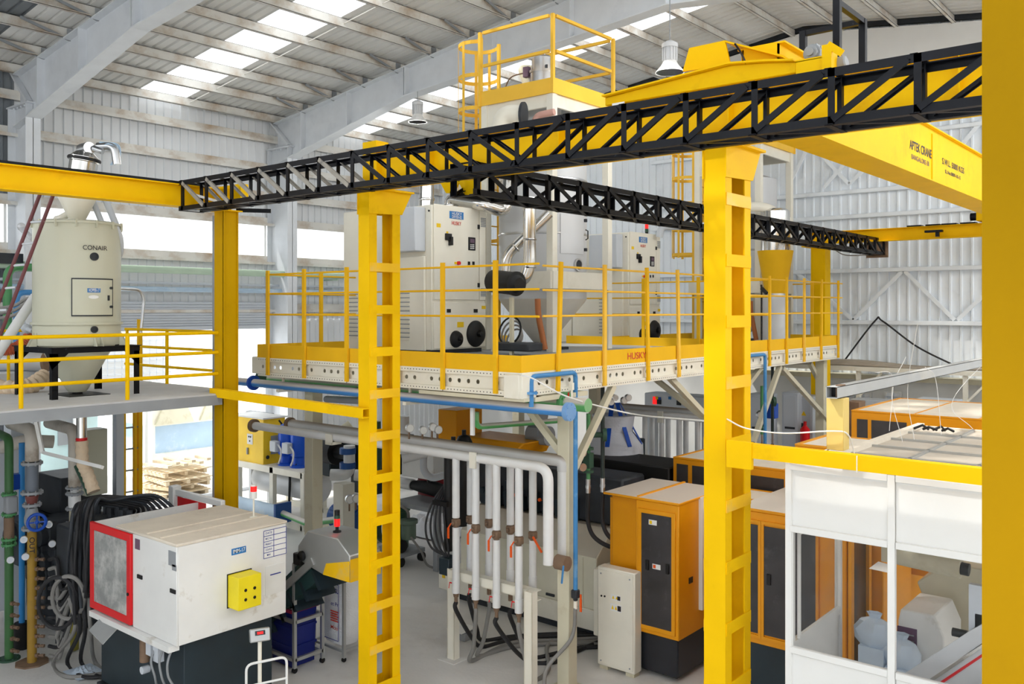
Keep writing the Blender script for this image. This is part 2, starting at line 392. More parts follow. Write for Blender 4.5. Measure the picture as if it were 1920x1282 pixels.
for y in ys:
    sk = any(abs(y - a) < .3 for a, b in SKY) 
    for side in (0, 1):
        if side: sk = any(abs(y - a) < .3 for a in SKR_ADDED)
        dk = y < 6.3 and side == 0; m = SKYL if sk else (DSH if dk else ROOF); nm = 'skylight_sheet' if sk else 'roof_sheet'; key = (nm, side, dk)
        if key not in ref:
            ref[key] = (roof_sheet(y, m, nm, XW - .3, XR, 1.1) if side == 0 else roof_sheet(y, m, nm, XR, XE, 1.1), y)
        else: copyof(ref[key][0], WO[ref[key][0].name] + V((0, y - ref[key][1], 0)), ce)
x = XW + .3; first = None
while x < XE:
    z = roofz(x) - .02; mb = MB()
    mb.box((x - .006, Y0, z - .2), (x + .006, YE, z)); mb.box((x - .07, Y0, z - .008), (x + .006, YE, z)); mb.box((x - .006, Y0, z - .2), (x + .07, YE, z - .192)); mb.box((x + .062, Y0, z - .2), (x + .07, YE, z - .175))
    part('purlin', mb, PUR, ce); x += 1.09
for yf in FR:
    mb = MB(); bot = []
    dep = lambda x: (.98 - (x - XW - .9) / 4 * .36) if x < -14 else (.62 + (x + 14) / 6.4 * .25 if x < XR else .87 - (x - XR) * .02)
    xs = [XW + .3, -14, XR, XE]; zo = .24
    top = [(x, yf, roofz(x) - zo) for x in xs]; low = [(x, yf, roofz(x) - zo - dep(x)) for x in xs]
    mb.prism(top + low[::-1], (0, .012, 0))
    for a, b in zip(low, low[1:]): mb.bar(V(a) + V((0, .006, 0)), V(b) + V((0, .006, 0)), .3, .022)
    for a, b in zip(top, top[1:]): mb.bar(V(a) + V((0, .006, 0)), V(b) + V((0, .006, 0)), .3, .022)
    rf = part('rafter', mb, STL, ce)
    for xx, ww in ((-17.6, .0), (-15.9, 0), (-14.03, 1), (-13.97, 1), (-11.5, 0), (-9.6, 0), (XR, 1)):
        mb = MB(); zt = roofz(xx) - zo; mb.box((xx - .012, yf - .14, zt - dep(xx)), (xx + .012, yf + .15, zt)); part('end_plate' if ww else 'stiffener', mb, STL, rf)
    for k in range(1, 10):
        xx = XW + .3 + 1.09 * k; mb = MB(); z = roofz(xx) - zo; mb.box((xx + .01, yf - .06, z - .02), (xx + .03, yf + .07, z + .2)); mb.bar((xx + .12, yf - .9, z + .18), (xx + .02, yf - .02, z - .0), .02, .05); part('purlin_cleat', mb, GRYP, rf)
# sag rods of the bay with the first skylight
for k in range(9):
    xx = XW + .3 + 1.09 * k; mb = MB(); mb.tube([(xx, 10.95, roofz(xx) - .12), (xx + 1.09, 10.95, roofz(xx + 1.09) - .12)], .009, 6); part('sag_rod', mb, PUR, ce)
# walls out of frame behind the viewer's left keep that corner dim, as in the photograph
mb = MB(); mb.box((XW, Y0 - .1, 0), (-7, Y0, 3.2)); mb.box((XW, Y0 - .1, 3.2), (XE, Y0, 7.4)); struct('wall_front_unseen', mb, SHT)
mb = MB(); mb.box((XE, Y0, 0), (XE + .1, YE, 6.0)); struct('wall_right', mb, SHT)
mb = MB(); xs = (XW, XR, XE)
for a, b in zip(xs, xs[1:]): mb.bar((a, YE - .1, roofz(a) - .06), (b, YE - .1, roofz(b) - .06), .08, .1)
struct('trim_1', mb, DARK)
# ---- service pipes along the left wall
for nm, m, z, r, x in (('green_water_pipe', mat('faded_green', (188, 210, 188), .5, var=.06), PX(700, 520, XW + .5).z, .08, XW + .55), ('white_air_pipe', BLUW, PX(700, 549, XW + .5).z, .055, XW + .45), ('white_conduit_pipe', GRYL, PX(640, 538, XW + .4).z, .03, XW + .35)):
    mb = MB(); mb.tube([(x, -2, z), (x, YE - .2, z)], r, 12)
    for yy in (3, 6, 9, 12, 15, 18): mb.bar((XW + .05, yy, z - r - .02), (x + .05, yy, z - r - .02), .04, .04)
    solo(nm, mb, m, {'green_water_pipe': 'long pale green pipe along the left wall under the strip windows', 'white_air_pipe': 'long pale blue white pipe along the left wall below the green pipe', 'white_conduit_pipe': 'thin grey conduit along the left wall just above the pale blue pipe'}[nm], 'pipe')
mb = MB(); mb.tube(bend([PX(222, 541, -12.6), PX(262, 543, -12.6), PX(270, 560, -12.6), PX(264, 625, -12.6)], .1), .022, 8); solo('bent_conduit', mb, SILV, 'thin bent metal conduit behind the big beige hopper tank', 'conduit')
# ================================================================ CRANE: columns, runway beams, black trusses, bridge
ZR = H + 1.29
def laced_column(x0, x1, y0, y1, ztop, label, flare=.16, pitch=.475, z1=.55):
    t = thing('crane_column', label, 'column', ((x0 + x1) / 2, (y0 + y1) / 2, 0))
    for a, s in ((y0, 1), (y1, -1)):
        mb = MB(); mb.box((x0, a, 0), (x1, a + s * .012, ztop)); mb.box((x0, a + s * .0125, 0), (x0 + .012, a + s * .11, ztop)); mb.box((x1 - .012, a + s * .0125, 0), (x1, a + s * .11, ztop))
        part('channel', mb, YEL, t)
    z = z1; first = None
    while z < ztop - .45:
        for x in (x0 - .008, x1):
            mb = MB(); mb.box((x, y0 + .01, z), (x + .008, y1 - .01, z + .095))
            if first is None: part('batten', mb, YELW if rnd.random() < .35 else YEL, t)
            else: part('batten', mb, YEL, t)
        z += pitch
    for x in (x0 - .012, x1):
        mb = MB(); zt = ztop - .02
        mb.prism([(x, y0 - .01, zt), (x, y1 + flare, zt), (x, y1 + .02, zt - .24), (x, y0 - .01, zt - .26)], (.012, 0, 0)); part('head_plate', mb, YEL, t)
        mb = MB(); mb.box((x, y0 + .005, .02), (x + .012, y1 - .005, .42)); part('base_panel', mb, YEL, t)
    mb = MB(); mb.box((x0 - .06, y0 - .05, ztop - .02), (x1 + .06, y1 + flare, ztop)); part('cap_plate', mb, YEL, t)
    mb = MB(); mb.box((x0 - .15, y0 - .12, 0), (x1 + .15, y1 + .12, .02)); part('base_plate', mb, YEL, t)
    return t
YC = 6.3
laced_column(UX(1320, YC), UX(1360, YC), YC, YC + .45, ZR, 'broad yellow battened crane column in front of the amber cabinets', z1=.5)
c2 = laced_column(UX(672, YC), UX(692, YC), YC, YC + .45, ZR, 'yellow ladder-like crane column in front of the cream dryer, in the middle of the hall', z1=.75, pitch=.455)
mb = MB(); mb.box((UX(690, 6.5), 6.42, ZR), (UX(716, 6.5), 6.6, ZR + .52)); mb.box((UX(690, 6.5), 6.6, ZR), (UX(693, 6.5), 6.68, ZR + .52)); part('stub_post', mb, YEL, c2, bev=.004)
# corner column on the left
x1 = UX(420, YC); x0 = UX(402, YC); y1 = UY(447, x1)
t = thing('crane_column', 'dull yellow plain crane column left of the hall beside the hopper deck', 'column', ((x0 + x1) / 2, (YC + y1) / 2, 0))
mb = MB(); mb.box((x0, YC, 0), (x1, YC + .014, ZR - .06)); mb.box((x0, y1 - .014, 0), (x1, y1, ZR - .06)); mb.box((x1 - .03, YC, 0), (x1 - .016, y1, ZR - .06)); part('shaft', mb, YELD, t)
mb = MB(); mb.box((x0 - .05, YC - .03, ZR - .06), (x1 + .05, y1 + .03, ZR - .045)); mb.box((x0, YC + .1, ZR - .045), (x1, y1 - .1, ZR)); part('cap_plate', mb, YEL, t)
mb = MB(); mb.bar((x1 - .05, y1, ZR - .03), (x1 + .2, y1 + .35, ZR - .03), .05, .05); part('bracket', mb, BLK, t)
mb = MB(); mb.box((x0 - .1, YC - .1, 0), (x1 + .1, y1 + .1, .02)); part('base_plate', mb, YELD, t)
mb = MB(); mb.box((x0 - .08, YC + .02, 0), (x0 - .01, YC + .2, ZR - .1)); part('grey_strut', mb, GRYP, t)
XC3 = (x0 + x1) / 2
# far column
Y4 = 17.58; x0, x1 = UX(1520, Y4), UX(1547, Y4)
t = thing('crane_column', 'far yellow crane column at the end of the yellow railed platform', 'column', ((x0 + x1) / 2, Y4, 0))
mb = MB(); mb.box((x0, Y4, 0), (x1, Y4 + .3, ZR - .03)); part('shaft', mb, YEL, t, bev=.01)
mb = MB(); mb.box((x0 - .15, Y4 - .1, ZR - .06), (x1 + .1, Y4 + .35, ZR)); part('cap_plate', mb, YEL, t)
mb = MB(); mb.box((x0 - .12, Y4 - .12, 0), (x1 + .12, Y4 + .42, .02)); part('base_plate', mb, YEL, t)
# near post at the very right
p = PD(1841, HY, 2.2)
t = thing('near_post', 'broad plain shade-darkened yellow steel post filling the right edge of the view', 'column', (p.x + .1, p.y, 0))
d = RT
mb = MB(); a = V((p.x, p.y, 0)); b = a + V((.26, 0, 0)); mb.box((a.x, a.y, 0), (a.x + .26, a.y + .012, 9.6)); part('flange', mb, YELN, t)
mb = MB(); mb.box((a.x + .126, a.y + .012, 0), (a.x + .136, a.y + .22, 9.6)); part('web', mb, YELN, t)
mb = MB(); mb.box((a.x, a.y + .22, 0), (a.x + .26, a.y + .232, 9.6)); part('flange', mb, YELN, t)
# ---- runway beams (I-sections): bottom flange, web, top flange, stiffeners
def ibeam(name, p, q, w, h, label, cat='beam', m=YEL, stiff=0):
    p, q = V(p), V(q); t = thing(name, label, cat, (p + q) / 2)
    mb = MB(); mb.bar(p + Z_ * .006, q + Z_ * .006, w, .012); part('flange', mb, m, t)
    mb = MB(); mb.bar(p + Z_ * (h - .006), q + Z_ * (h - .006), w, .012); part('flange', mb, m, t)
    mb = MB(); mb.bar(p + Z_ * h / 2, q + Z_ * h / 2, .01, h - .024); part('web', mb, m, t)
    d = (q - p).normalized(); s = d.cross(Z_)
    for i in range(stiff):
        c = p + (q - p) * ((i + .5) / stiff); mb = MB(); mb.bar(c - s * (w * .45) + Z_ * h / 2, c + s * (w * .45) + Z_ * h / 2, .01, h - .026); part('stiffener', mb, m, t)
    return t
nb = ibeam('runway_beam', (UX(712, 6.5), 6.5, ZR), (1.0, 6.5, ZR), .2, .4, 'yellow crane runway beam behind the near black lattice girder', m=YEL, stiff=5)
mb = MB(); mb.bar((UX(712, 6.5), 6.5, ZR + .425), (1, 6.5, ZR + .425), .05, .05); part('rail', mb, YEL, nb)
lb = ibeam('runway_beam', (XC3, 1.5, ZR - .05), (XC3, 6.25, ZR - .05), .2, .27, 'yellow overhead beam at upper left above the beige hopper', m=YEL)
mb = MB(); mb.bar((XC3, 1.5, ZR + .24), (XC3, 6.1, ZR + .24), .06, .04); part('rail', mb, BLK, lb)
mb = MB(); mb.box((XC3 - .12, 6.25, ZR), (XC3 + .55, 6.36, ZR + .24)); mb.box((XC3 + .15, 6.2, ZR + .02), (XC3 + .3, 6.5, ZR + .2)); part('corner_bracket', mb, YEL, lb)
for k in (0, 1):
    mb = MB(); mb.bar((XC3 + .11, 5.9 + k * .3, ZR + .1 - .1 * k), (XC3 + .25, 6.2 + .2 * k, ZR + .02), .03, .03); part('tie_strip', mb, PAP, lb)
fb = ibeam('runway_beam', (UX(1512, Y4 + .12), Y4 + .12, ZR), (1.0, Y4 + .12, ZR), .2, .24, 'far yellow runway beam before the ribbed gable wall')
mb = MB(); p = PY(1757, 434, Y4); mb.box((p.x - .18, p.y - .15, p.z - .02), (p.x + .12, p.y - .05, p.z + .02)); mb.box((p.x, p.y - .12, p.z - .1), (p.x + .06, p.y - .06, p.z)); part('cable_clip', mb, BLK, fb)
mb = MB(); 
for u in (1700, 1735, 1765, 1800): q = PY(u, 422, Y4); mb.box((q.x, Y4, ZR + .24), (q.x + .25, Y4 + .2, ZR + .265))
part('rail_clips', mb, BLK, fb, kind='stuff')
q = PY(1830, 407, Y4 - .1)
t = thing('end_carriage', 'small yellow crane carriage with black buffer on the far beam', 'crane', (q.x, Y4 - .1, ZR + .27))
mb = MB(); mb.box((q.x, Y4 - .1, ZR + .27), (q.x + 2, Y4 + .25, ZR + .5)); part('carriage_beam', mb, YEL, t, bev=.01)
mb = MB(); mb.cyl((q.x - .12, Y4 + .05, ZR + .36), (q.x, Y4 + .05, ZR + .36), .07); part('buffer', mb, BLK, t)
# ---- tie beams at deck height
def channel_beam(name, p, q, h, label):
    p, q = V(p), V(q); t = thing(name, label, 'beam', (p + q) / 2)
    mb = MB(); mb.bar(p, q, .012, h); part('web', mb, YELW if 0 else YEL, t); d = (q - p).normalized(); s = d.cross(Z_)
    for z in (-1, 1):
        mb = MB(); mb.bar(p + s * -.04 + Z_ * z * (h / 2 - .006), q + s * -.04 + Z_ * z * (h / 2 - .006), .09, .01); part('flange', mb, YEL, t)
    return t
channel_beam('tie_beam', (XC3 - .05, 6.2, H - 1.06), (UX(680, 6.2), 6.2, H - 1.11), .105, 'yellow tie beam from the plain left column to the ladder-like column')
t = channel_beam('tie_beam', (UX(1362, 6.24), 6.24, H - 1.065), (.6, 6.24, H - 1.075), .105, 'yellow tie beam along the top of the white glazed cabin')
mb = MB(); a = PY(1362, 875, 6.22); mb.box((a.x, 6.22, a.z), (a.x + .2, 6.26, H - 1.0)); part('gusset', mb, YEL, t)
mb = MB(); mb.box((UX(1609, 6.22) - .002, 6.19, H - 1.125), (UX(1609, 6.22) + .002, 6.2, H - 1.01)); part('weld_seam', mb, WHT, t)
# ---- lattice girders of black steel angle (the left-hand diagonals wear pale dust)
DUSTB = mat('dust_caked_steel', (158, 153, 144), .7, var=.12, scale=8, dirt=(60, 64, 74), dscale=5, dlo=.56, dhi=.66)
def lattice(name, o, d, n, zb, zt, back, turn, label):
    """o: foot of the first front vertical, d: panel step, back: offset of the rear face"""
    o, d, back = V(o), V(d), V(back); t = thing(name, label, 'lattice girder', o + d * (n / 2) + Z_ * (zb - o.z))
    u = d.normalized(); bn = back.normalized(); e = o + d * n
    for z, s in ((zb, 1), (zt, -1)):
        for q in (V((0, 0, 0)), back):
            k = bn if q.length < .01 else -bn
            mb = MB(); a = V((o.x, o.y, z)) + q - u * .05; b = V((e.x, e.y, z)) + q + u * .05
            mb.ell(a, b, .055, .007, k, Z_ * s); part('chord', mb, BLK, t)
    for i in range(n + 1):
        p = o + d * i
        for q, k in ((V((0, 0, 0)), bn), (back, -bn)):
            mb = MB(); a = V((p.x, p.y, zb)) + q; b = V((p.x, p.y, zt)) + q
            mb.ell(a, b, .045, .006, u * (1 if q.length < .01 else -1), k); part('vertical', mb, BLK, t)
        for z in (zb, zt):
            mb = MB(); a = V((p.x, p.y, z)); mb.bar(a, a + back, .045, .008); part('cross_tie', mb, BLK, t)
        if i < n:
            for q, k in ((V((0, 0, 0)), 1), (back, -1)):
                fall = i < turn
                if k < 0 and turn > 50: fall = not fall
                a = o + d * (i + .06); b = o + d * (i + .94)
                za, zc = (zt - .03, zb + .03) if fall else (zb + .03, zt - .03)
                off = bn * (-.004 if k > 0 else .004)
                mb = MB(); mb.bar(V((a.x, a.y, za)) + q + off, V((b.x, b.y, zc)) + q + off, .01, .042, Z_)
                mb.bar(V((a.x, a.y, za)) + q + bn * .018 * k + u * .012, V((b.x, b.y, zc)) + q + bn * .018 * k + u * .012, .036, .007, Z_)
                part('diagonal', mb, DUSTB if (turn < 50 and i < 6) else BLK, t)
            if i % 1 == 0:
                mb = MB(); a = V(((o + d * i).x, (o + d * i).y, zb + .004)); b = V(((o + d * (i + 1)).x, (o + d * (i + 1)).y, zb + .004)); mb.bar(a, b + back, .035, .006); part('lacing', mb, BLK, t)
    return t
lattice('lattice_girder', (UX(339, 5.7), 5.7, 0), (.523, 0, 0), 18, H + 1.18, H + 1.545, (0, .3, 0), 10, 'long near black lattice girder sloping across the whole view')
bt = lattice('lattice_girder', (-5.5, 6.12, 0), (0, .543, 0), 22, H + 1.05, H + 1.36, (-.3, 0, 0), 99, 'farther black lattice girder hung over the railed platform edge')
mb = MB(); mb.box((-5.86, 18.08, H + 1.0), (-5.44, 18.1, H + 1.4)); part('end_plate', mb, BRN, bt)
for u0, u1, v0, v1, u2, u3 in ((823, 862, 338, 362, 836, 850), (858, 892, 338, 365, 872, 892)):
    a = PY(u0, v0, 6.25); b = PY(u1, v0, 6.25); c = PY(u3, v1, 6.25); e = PY(u2, v1, 6.25)
    mb = MB(); mb.prism([a, b, c, e], (0, .02, 0)); part('hanger_plate', mb, YEL, nb)
# ---- crane bridge
t = thing('crane_bridge', 'yellow travelling crane bridge with lettered girder and end truck', 'crane', (-3.2, 9, ZR + .4))
XG = -2.8; zb, zt = H + 1.44, H + 2.05
mb = MB(); mb.box((XG - .3, 6.6, zb + .012), (XG - .288, 17.3, zt)); mb.box((XG - .012, 6.6, zb + .012), (XG, 17.3, zt)); mb.box((XG - .3, 6.6, zb), (XG, 6.62, zt)); mb.box((XG - .3, 17.28, zb), (XG, 17.3, zt)); g = part('girder', mb, YEL, t)
mb = MB(); mb.box((XG - .34, 6.6, zb), (XG + .05, 17.3, zb + .012)); part('flange', mb, YEL, g)
mb = MB(); mb.box((XG - .34, 6.6, zt), (XG + .05, 17.3, zt + .014)); part('flange', mb, YEL, g)
ys = UY(1747, XG); mb = MB(); mb.box((XG, ys - .012, zb + .012), (XG + .012, ys + .012, zt - .05)); part('seam_strip', mb, YEL, g)
def gtxt(s, u0, u1, v, m, h):
    a = PX((u0 + u1) / 2, v, XG); text(s, (XG, a.y, a.z), Y_, Z_, h, m, g, wmax=UY(u1, XG) - UY(u0, XG), thick=.003, bold=.02)
gtxt('APTEK CRANE', 1706, 1747, 281, INK, .1); gtxt('BANGALORE-58', 1709, 1742, 301, BRN, .055)
gtxt('S.W.L. 5000 KGS', 1767, 1808, 312, INK, .075); gtxt('SL.No.0809-10-15', 1772, 1801, 328, INK, .045)
y0 = 6.36
mb = MB(); P = lambda u, v: PY(u, v, y0)
a = [P(1134, 183), P(1369, 122), P(1440, 117), P(1492, 116)]; zl = ZR + .445
mb.prism([(a[0].x, y0, zl)] + [tuple(q) for q in a] + [(a[3].x, y0, zl)], (0, .28, 0)); part('end_truck', mb, YEL, t, bev=.006)
mb = MB(); mb.prism([tuple(q + Z_ * .0 - Y_ * .05) for q in a] + [tuple(q + Z_ * .014 - Y_ * .05) for q in a[::-1]], (0, .38, 0)); part('top_flange', mb, YEL, t)
mb = MB(); yh = 6.5
q = [PY(1280, 134, yh), PY(1292, 90, yh), PY(1359, 75.5, yh), PY(1369, 121, yh)]; mb.prism([tuple(x) for x in q], (0, .02, 0)); part('end_gusset', mb, YEL, t)
mb = MB(); r0, r1, r2 = q[2], PY(1468, 103, yh), PY(1484, 114, yh)
mb.prism([tuple(r0), tuple(r1), tuple(r2), tuple(r2 - Z_ * .012), tuple(r1 - Z_ * .014 - X_ * .005), tuple(r0 - Z_ * .014)], (0, .34, 0)); part('sloping_cover', mb, YEL, t)
mb = MB(); mb.prism([tuple(r0 - Z_ * .02 + Y_ * .3), tuple(r1 - Z_ * .02 + Y_ * .3), (r1.x, yh + .3, a[2].z), (r0.x, yh + .3, a[2].z)], (0, .02, 0)); part('back_plate', mb, YEL, t)
mb = MB(); mb.tube(spline([PY(1378, 82, 6.48), PY(1390, 100, 6.47), PY(1398, 118, 6.34)]), .008, 6); part('cable', mb, BLK, t)
mb = MB(); z0 = a[3].z; mb.box((a[3].x, y0, z0 - .13), (a[3].x + .26, y0 + .02, z0 - .0)); mb.box((a[3].x, y0 + .26, z0 - .13), (a[3].x + .26, y0 + .28, z0)); mb.box((a[3].x, y0, z0 - .005), (a[3].x + .26, y0 + .28, z0 + .01)); part('wheel_bracket', mb, YEL, t)
mb = MB(); mb.box((a[3].x + .2, y0 - .02, z0 - .2), (a[3].x + .27, y0 + .1, z0 + .08)); mb.bar((a[3].x + .24, y0 - .01, z0 + .08), (a[3].x + .34, y0, z0), .02, .05); part('bumper_plate', mb, YEL, t)
for x in (a[0].x + .15, a[3].x + .1): mb = MB(); mb.cyl((x, 6.47, zl + .03), (x, 6.53, zl + .03), .09, n=20); part('wheel', mb, DARK, t)
c = PY(1522, 99, 6.55); mb = MB(); mb.cyl(c, c + Y_ * .2, .066, n=20); mb.cyl(c - Y_ * .03, c, .05, n=16); mb.cyl(c - Y_ * .05, c - Y_ * .03, .03, n=12)
for i in range(10): an = i * pi / 5; mb.bar(c + V((cos(an), 0, sin(an))) * .07 + Y_ * .03, c + V((cos(an), 0, sin(an))) * .07 + Y_ * .18, .008, .015)
part('motor', mb, GRYP, t, label='grey ribbed drive motor')
mb = MB(); c = PY(1552, 128, 6.5); mb.box(c - V((.1, 0, .06)), c + V((.02, .16, .06))); mb.cyl(c + V((.0, .0, 0)), c + V((.14, 0, .02)), .055); part('gearbox', mb, GRYP, t, bev=.01)
c = PY(1600, 147, 6.5); mb = MB(); mb.box(c - V((.03, 0, .1)), c + V((.05, .1, .05))); mb.cyl(c + V((.09, .05, -.1)), c + V((.09, .05, .06)), .03); part('valve_block', mb, BLUM, t, label='blue block')
c = PY(1160, 197, 6.35); mb = MB(); mb.box(c - V((.06, .01, .03)), c + V((.06, .0, .02))); part('name_plate', mb, PAP, t)
# black pole frame over the drive
t = thing('pole_frame', 'black steel pole frame standing on the crane bridge', 'frame', (-2.6, 7.3, H + 1.9))
A, B, C = (-2.49, 7.0), (-2.49, 7.6), (-3.0, 7.6); zt2 = H + 2.42
for p in (A, B, C): mb = MB(); mb.box((p[0] - .027, p[1] - .027, H + 1.85), (p[0] + .027, p[1] + .027, zt2 + (.12 if p is A else 0))); part('post', mb, BLK, t)
for p, q in ((A, B), (B, C)): mb = MB(); mb.bar((*p, zt2 - .02), (*q, zt2 - .02), .045, .045); part('cross_bar', mb, BLK, t)
# ---- pendant lamps
def pendant(top, c, label, r=.21, watt=520):
    t = thing('high_bay_lamp', label, 'lamp', c); top, c = V(top), V(c)
    mb = MB(); mb.tube([top, c + Z_ * .42], .008, 6); part('hanging_rod', mb, GRYP, t)
    mb = MB(); mb.lathe(c + Z_ * .16, [(.09, 0), (.1, .02), (.1, .2), (.12, .2), (.12, .26), (.05, .3)], 20)
    for i in range(14): an = i * pi / 7; mb.bar(c + V((cos(an) * .105, sin(an) * .105, .17)), c + V((cos(an) * .105, sin(an) * .105, .36)), .006, .02)
    part('heat_sink', mb, SILP, t)
    mb = MB(); mb.lathe(c, [(r, 0), (r * .93, .025), (r * .62, .1), (r * .4, .18), (r * .38, .18), (r * .6, .09), (r * .9, .015), (r * .97, 0)], 28); part('reflector', mb, PAP, t)
    mb = MB(); mb.lathe(c + Z_ * .1, [(.09, 0), (.1, .03), (.08, .06)], 16); part('led_module', mb, lamp_mat('led', (255, 250, 235), 2.0), t)
    lo = bpy.data.objects.new('lamp_light', bpy.data.lights.new('lamp_light', 'POINT')); lo.data.energy = watt; lo.data.shadow_soft_size = .12; lo.data.color = (1, .985, .95); put(lo, c + Z_ * .02, t)
c = PY(783, 229, 13.2); pendant((c.x, c.y, roofz(c.x) - .9), c, 'white pendant lamp under the middle roof frame', .2, 200)
c = PY(1256, 136, 11.5); pendant((c.x, c.y, roofz(c.x) - .2), c, 'white pendant lamp above the yellow crane end truck', .21, 60)
# added lamps out of the frame, copying the pendants, to brighten the hall
for k, (x, y) in enumerate(((2.6, 16.5), (-13.5, -1.5), (2.0, 11.5))): pendant((x, y, roofz(x) - .2), (x, y, H + 3.4), 'added pendant lamp out of view, ' + ('near the gable wall', 'over the far left bay', 'over the far right bay')[k])
# ================================================================ RAILED EQUIPMENT PLATFORM
PXR, PYF = -6.06, 7.45; PXL = UX(483, PYF); PYE = 17.07; TB, TT, BB, DK = H - .698, H - .513, H - .96, H - .66
t = plat = thing('equipment_platform', 'large yellow and white steel platform carrying the cream dryers', 'platform', (-8.5, 12, 0))
mb = MB(); mb.box((PXL + .05, PYF + .05, DK - .05), (PXR - .05, PYE - .03, DK)); mb.box((PXL + .05, PYE - .03, DK - .05), (-6.95, 18.5, DK)); part('deck', mb, GRYP, t)
for i in range(8):
    y = PYF + .6 + i * 1.25; mb = MB(); mb.box((PXL + .1, y - .05, BB + .02), (PXR - .1, y + .05, DK - .05)); part('joist', mb, CRMD, t)
def toe(p, q, n=None):
    mb = MB(); mb.bar(V(p) + Z_ * (TB + TT) / 2, V(q) + Z_ * (TB + TT) / 2, .012, TT - TB); part('toe_board', mb, YELO, t)
xs = [PXL] + [UX(u, PYF) for u in (650, 830)] + [PXR]
for a, b in zip(xs, xs[1:]): toe((a, PYF, 0), (b - .004, PYF, 0))
ysr = [PYF] + [UY(u, PXR) for u in (1130, 1210, 1266, 1350, 1440, 1505)] + [PYE]
for a, b in zip(ysr, ysr[1:]): toe((PXR, a, 0), (PXR, b - .004, 0))
toe((PXL, PYF, 0), (PXL, 13, 0)); toe((PXR, PYE, 0), (-7, PYE, 0))
toe((UX(1062, 13.6), 13.6, 0), (PXR - .3, 13.6, 0)); toe((-9.0, 13.6, 0), (-9.0, 17, 0))
# perforated edge beams: real round holes in the web, lips top and bottom, rows of small punch holes
def edge_beam(p, q, out):
    p, q, out = V(p), V(q), V(out); d = q - p; L = d.length; u = d / L; n = max(2, int(L / .135)); w = L / n; h = TB - BB
    mb = MB()
    for i in range(n):
        a = p + u * (i * w) + Z_ * (BB + .05)
        if i % 5 == 4: mb.quad(a, a + u * w, a + u * w + Z_ * (h - .1), a + Z_ * (h - .1))
        else: mb.holed(a, u * w, Z_ * (h - .1), .026, 12)
    b = part('edge_beam', mb, CRM, t)
    for z0, z1 in ((BB, BB + .055), (TB - .055, TB)):
        mb = MB(); mb.bar(p + out * .02 + Z_ * (z0 + z1) / 2, q + out * .02 + Z_ * (z0 + z1) / 2, .04, z1 - z0); part('lip', mb, CRM, b)
    mb = MB(); k = int(L / .05)
    s = out * .0412
    for i in range(k):
        for z in (BB + .027, TB - .027):
            c = p + u * ((i + .5) * L / k) + s + Z_ * z; r = .0075
            mb.add([c + (u * cos(j * pi / 3) + Z_ * sin(j * pi / 3)) * r for j in range(6)], [tuple(range(6))])
    part('punch_holes', mb, BLKP, b, kind='stuff')
for a, b in zip(xs, xs[1:]): edge_beam((a + .02, PYF + .03, 0), (b, PYF + .03, 0), (0, -1, 0))
for a, b in zip(ysr, ysr[1:]): edge_beam((PXR - .03, a, 0), (PXR - .03, b, 0), (1, 0, 0))
mb = MB(); mb.box((PXL - .22, PYF + .05, BB + .02), (PXL, PYF + .2, TB - .0)); part('end_bracket', mb, CRM, t, bev=.01)
mb = MB(); mb.box((PXR - .2, PYF - .06, BB - .02), (PXR + .02, PYF + .02, TB - .02)); mb.box((PXR - .02, PYF - .05, BB - .02), (PXR + .06, PYF + .2, TB - .02)); part('corner_bracket', mb, CRM, t, bev=.01)
mb = MB(); mb.box((-7.6, PYF - .03, BB - .05), (-6.0, PYF + .3, BB - .01)); mb.box((PXR - .1, 7.6, BB - .06), (PXR + .08, 8.6, BB - .01)); part('ledger', mb, CRMD, t)
c = PX(1193, 667, PXR); text('HUSKY', (PXR + .008, c.y, c.z), Y_, Z_, .085, INKR, t, wmax=UY(1211, PXR) - UY(1176, PXR))
# columns and knee braces under it
cols = [(-6.15, 8.42, .17), (UX(588, 8.6), 8.6, .2), (-6.3, 16.85, .17), (-6.2, 12.3, .17), (-8.4, 12.3, .17), (-10.8, 13.2, .17), (-8.6, 16.9, .17)]
for x, y, w in cols:
    mb = MB(); mb.box((x - w / 2, y - w / 2, 0), (x + w / 2, y + w / 2, BB)); c = part('column', mb, CRMD, t, bev=.008)
    mb = MB(); mb.box((x - w, y - w, 0), (x + w, y + w, .02)); part('base_plate', mb, CRMD, c)
def brace(p, q, w=.075): mb = MB(); mb.bar(p, q, w, w); part('knee_brace', mb, CRMD, t)
x, y, _ = cols[0]
brace((x, y + .08, H - 1.95), (x + .05, UY(1143, x), BB)); brace((x - .08, y, H - 1.7), (x - .85, y, BB))
x, y, _ = cols[3]
brace((x, y + .08, H - 1.75), (x, y + 1.6, BB)); brace((x, y - .08, H - 1.75), (x, y - 1.4, BB)); brace((x - .08, y, H - 1.75), (x - 1.3, y, BB))
brace(PX(1412, 830, -6.15), PX(1462, 686, -6.15)); brace(PX(1560, 795, -6.2), PX(1466, 690, -6.2)); brace(PX(1565, 770, -6.4), PX(1518, 680, -6.4))
